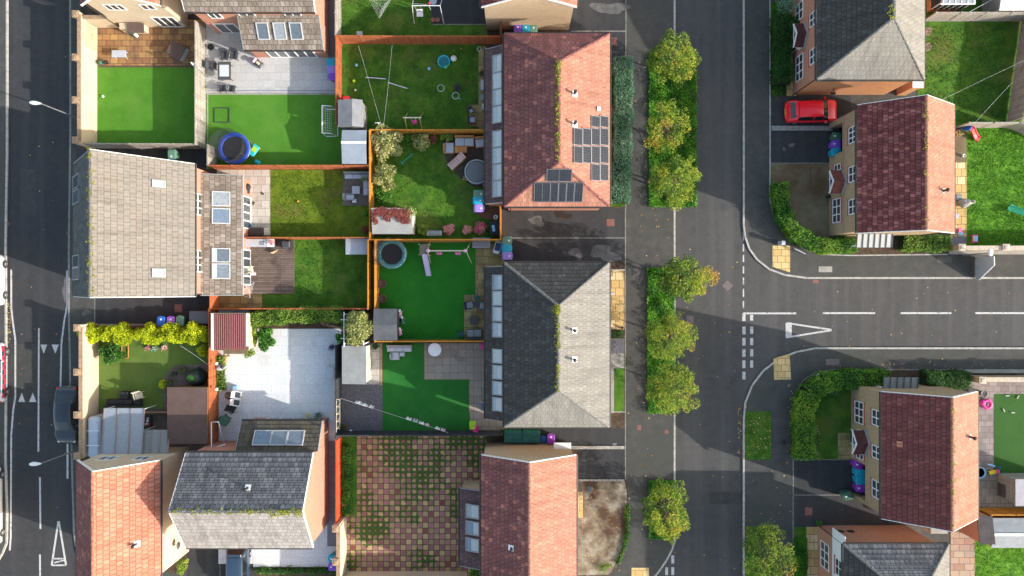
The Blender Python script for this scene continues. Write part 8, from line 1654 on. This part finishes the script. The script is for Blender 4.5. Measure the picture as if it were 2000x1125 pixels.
# right side gardens
t = thing('slide', 'red and blue toy slide on the bright lawn beside the patio', 'slide', tuple(W(1893, 262, .15)), R(-35)); m = MB(); rg = []
for x, z in ((-.45, .75), (-.25, .72), (.2, .35), (.6, .12), (.8, .1)): rg.append([(x, -.22, z), (x, .22, z), (x, .22, z + .14), (x, .18, z + .14), (x, .18, z + .03), (x, -.18, z + .03), (x, -.18, z + .14), (x, -.22, z + .14)])
m.loft(rg); m.build('chute', C['red'], t); m = MB(); m.hexa([(-.95, -.2, 0), (-.85, -.2, 0), (-.85, .2, 0), (-.95, .2, 0), (-.52, -.2, .8), (-.42, -.2, .8), (-.42, .2, .8), (-.52, .2, .8)]); m.build('ladder', C['blue'], t)
t = thing('green_slide', 'long mint green slide on the bright lawn at the right edge', 'slide', tuple(W(1990, 417, .15)), R(-28)); m = MB(); rg = []
for x, z in ((-1.0, .12), (-.8, .13), (-.2, .4), (.6, .9), (1.2, 1.3)): rg.append([(x, -.25, z), (x, .25, z), (x, .25, z + .16), (x, .2, z + .16), (x, .2, z + .03), (x, -.2, z + .03), (x, -.2, z + .16), (x, -.25, z + .16)])
m.loft(rg); m.build('chute', C['mint'], t); m = MB(); m.tube([(1.25, -.25, 0), (1.2, -.25, 1.4)], .04, 6); m.tube([(1.25, .25, 0), (1.2, .25, 1.4)], .04, 6); m.tube([(1.22, -.25, .7), (1.22, .25, .7)], .03, 6); m.build('ladder', C['dgrey'], t)
t = thing('play_table', 'pink rimmed play table with a blue and yellow top on the bright lawn', 'play table', tuple(W(1897, 467, .15))); m = MB(); m.rbox(0, 0, .42, .45, .6, .1, .03); m.build('frame', C['magenta'], t); m = MB(); m.box(-.1, -.2, .471, .2, .2, .485); m.build('blue_top', C['lblue'], t); m = MB(); m.box(-.17, -.2, .471, -.105, .2, .482); m.build('yellow_edge', C['yellow'], t)
for sx in (-1, 1):
    for sy in (-1, 1): m = MB(); m.tube([(sx * .18, sy * .25, 0), (sx * .17, sy * .24, .38)], .025, 5); m.build('leg', C['magenta'], t)
plant_pot('wicker basket planter beside the red toy slide', 1874, 259, .26, .3, C['tan'], L_CREAM, ph=.15); plant_pot('small white and black pot on the mossy patio edge', 1884, 304, .13, .25, C['white'])
t = thing('stone_bird_bath', 'pale stone garden statue group on the sand patio', 'statue', tuple(W(1880, 398, .15))); m = MB(); m.blob((0, 0, .35), .32, 10, 7, .3, (1.6, 1, .9)); m.build('base', CONCL, t); m = MB(); m.blob((.5, .1, .5), .16, 8, 6, .2, (1.2, .8, 1)); m.build('head', CONCL, t)
chest('blue-grey cushion box on the sand patio above the statue', 1873, 385, .4, .5, .35, C['grey'], name='cushion_box', cat='cushion box'); chest('dark grey low box at the end of the sand patio', 1869, 421, .3, .4, .3, C['lgrey'], name='planter_trough', cat='planter'); chest('pile of pink and pale blue toys at the end of the sand patio', 1876, 457, .35, .3, .25, C['lpink'], C['lblue'], name='toy_pile', cat='toys'); chest('small pink toy box beside the grey slate paving', 1875, 449, .22, .3, .3, C['pink'], name='toy_box', cat='toy box')
t = thing('pink_toy', 'magenta inflatable toy ring on the mauve patio', 'toy', tuple(W(1926, 789, .2))); m = MB(); m.torus(0, 0, .12, .3, .12, 20, 8); m.build('ring', C['magenta'], t); m = MB(); m.blob((-.45, .15, .2), .22, 9, 6, .2); m.build('head', C['magenta'], t)
plant_pot('round dark grey bin on the mauve patio corner', 1922, 769, .24, .5, C['dgrey']); t = thing('paddling_pool', 'round pale blue tub beside the lower tan house', 'tub', tuple(W(1911, 922, .15))); m = MB(); m.lathe(0, 0, [(.4, 0), (.44, .25), (.38, .25), (.34, .1), (.01, .09)], 22); m.build('wall', C['lblue'], t); m = MB(); m.lathe(0, 0, [(.36, .18), (.01, .18)], 18); m.build('water', P('pale_water', (.25, .50, .70), .1), t)
t = thing('toy_scooter', 'blue toy scooter on the dark artificial lawn edge', 'scooter', tuple(W(1934, 908, .2)), R(-15)); m = MB(); m.rbox(0, 0, .12, .6, .14, .08, .02); m.build('deck', C['lblue'], t); m = MB(); m.tube([(.3, 0, .1), (.38, 0, .6)], .02, 5); m.tube([(.38, -.15, .6), (.38, .15, .6)], .02, 5); m.build('handlebar', C['blue'], t)
t = thing('toy_truck', 'yellow and pink toy truck on the buff patio', 'toy truck', tuple(W(1937, 921, .2)), R(12)); m = MB(); m.rbox(-.05, 0, .15, .5, .28, .2, .03); m.build('body', C['yellow'], t); m = MB(); m.rbox(.3, 0, .2, .22, .26, .28, .04); m.build('cab', C['magenta'], t)
for sx in (-1, 1):
    for sy in (-1, 1): m = MB(); m.loft([[(sx * .2 + .08 * math.cos(k), y, .04 + .08 * math.sin(k)) for k in np.arange(0, 6.28, .6283)] for y in (sy * .12, sy * .17)]); m.build('wheel', BLACKP, t)
for k, (px, py, l) in enumerate(((1967, 773, 'white dog bone toy nearest the top of the dark artificial lawn'), (1988, 776, 'white dog bone toy at the upper right of the dark lawn'), (1961, 802, 'white dog bone toy at the lower left of the dark lawn'), (1979, 806, 'white dog bone toy at the lower right of the dark lawn'))): t = thing('bone_toy', l, 'dog toy', tuple(W(px, py, .2)), k); m = MB(); m.tube([(-.12, 0, 0), (.12, 0, 0)], .03, 6); m.build('shaft', C['white'], t); m = MB(); m.blob((.13, 0, 0), .05, 6, 4, .1); m.build('knob', C['white'], t)
cable('upper pale washing line crossing the large right hand lawn', [W(1812, 208, 1.9), W(2000, 118, 1.9)], .005, sag=.05); cable('lower pale washing line crossing the large right hand lawn', [W(1906, 238, 1.8), W(1978, 160, 1.8)], .007, sag=.05); cable('short washing line at the very top right', [W(1890, 25, 1.9), W(1940, -2, 1.9)], .012, sag=.05)
for k, (px, py, l) in enumerate(((1812, 62, 'upper brown stepping stone beside the pale hipped roof'), (1812, 92, 'lower brown stepping stone beside the pale hipped roof'))): slab('stepping_stone', [(px - 8, py - 4), (px + 1, py - 9), (px + 7, py - 2), (px + 1, py + 8), (px - 8, py + 9)], .14, nmat('brown_flagstone', [(.22, .15, .11), (.30, .22, .17)], 3, .9, .3, 30))
t = thing('toy', 'dark pink and blue toy bundle beyond the slanting grey fence', 'toy', tuple(W(2000, 228, .2))); m = MB(); m.blob((0, 0, .25), .25, 9, 6, .25); m.build('body', C['magenta'], t); m = MB(); m.blob((-.15, -.3, .15), .15, 8, 5, .2); m.build('head', C['white'], t)

# small tufts of grass standing on the natural lawns
def tufts(label, x0, y0, x1, y1, n, mat, z=.14, leaf=.09):
    a, b_, c, d = wr(x0, y0, x1, y1); X = RNG.uniform(a, c, n); Y = RNG.uniform(b_, d, n); k = np.sin(X * 1.7 + np.sin(Y * 1.1) * 2) * np.cos(Y * 1.9 + X * .6)
    keep_ = RNG.random(n) < .55 + .45 * k; X, Y, k = X[keep_], Y[keep_], k[keep_]
    tag(leafmesh('grass_tufts', np.column_stack([X, Y, np.full(len(X), z) + RNG.uniform(0, .05, len(X))]), leaf, RNG.random(len(X)) * .7 + k * .25, mat, None, up=.3), label, 'grass', None, 'stuff')
LG1 = lmat('bright_grass_blade', lv((.03, .12, .006), (.08, .24, .012), (.17, .38, .03), (.28, .48, .05))); LG2 = lmat('grass_blade', lv((.02, .07, .006), (.045, .13, .01), (.09, .19, .016), (.15, .24, .03)))
tufts('thick bright grass growing on the lawn with the mint slide', 1889, 254, 2040, 478, 22000, LG1, .15, .085)
tufts('grass growing on the large lawn with the swing and hoops', 671, 92, 932, 258, 9000, LG2)
tufts('grass growing on the lawn between cream bushes and the terrace', 736, 268, 925, 462, 7000, LG2)
tufts('grass growing on the yellow-green lawn beside the lounge deck', 532, 336, 668, 462, 5000, lmat('yellow_grass_blade', lv((.05, .10, .006), (.10, .17, .01), (.18, .25, .016), (.26, .32, .03))))
tufts('grass growing on the lawn beside the brown deck', 578, 472, 722, 598, 5000, LG2)
tufts('grass growing on the large lawn at the top right', 1806, 50, 1965, 240, 8000, LG2)
tufts('grass growing on the lawn at the top edge behind the bright orange fence', 670, 0, 840, 84, 4000, LG2)
tufts('grass growing on the lawn at the bottom right corner', 1902, 1050, 2040, 1140, 4000, LG1)
tufts('grass growing on the leaf-strewn verge by the kerb', 1457, 805, 1503, 895, 1800, LG1)

for o_ in list(COL.objects):
    if o_.parent is None and 'category' in o_ and 'group' not in o_:
        g_ = {'ball': 'balls on the lawns', 'hoop': 'white hoops on the large lawn', 'street_lamp': 'street lamps on the back road', 'fence_lantern': 'white lanterns on the orange fence', 'planter': 'round brown planters', 'garment': 'clothes on the washing line',
              'bone_toy': 'dog bone toys on the dark lawn', 'washing_line': 'washing lines', 'potted_plant': 'potted plants', 'fence': 'garden fences', 'house': 'houses', 'parked_car': 'parked cars', 'shed': 'garden sheds', 'shrub': 'garden shrubs', 'garden_wall': 'garden walls',
              'toy_animal': 'toys by the playhouse', 'planter_trough': 'planter troughs', 'rotary_airer': 'rotary clothes airers', 'trampoline': 'trampolines', 'street_name_sign': 'street name signs', 'garden_chair': 'garden chairs', 'hedge': 'hedges', 'lean_to_canopy': 'ribbed side canopies'}.get(o_.name.split('.')[0])
        if g_: o_['group'] = g_
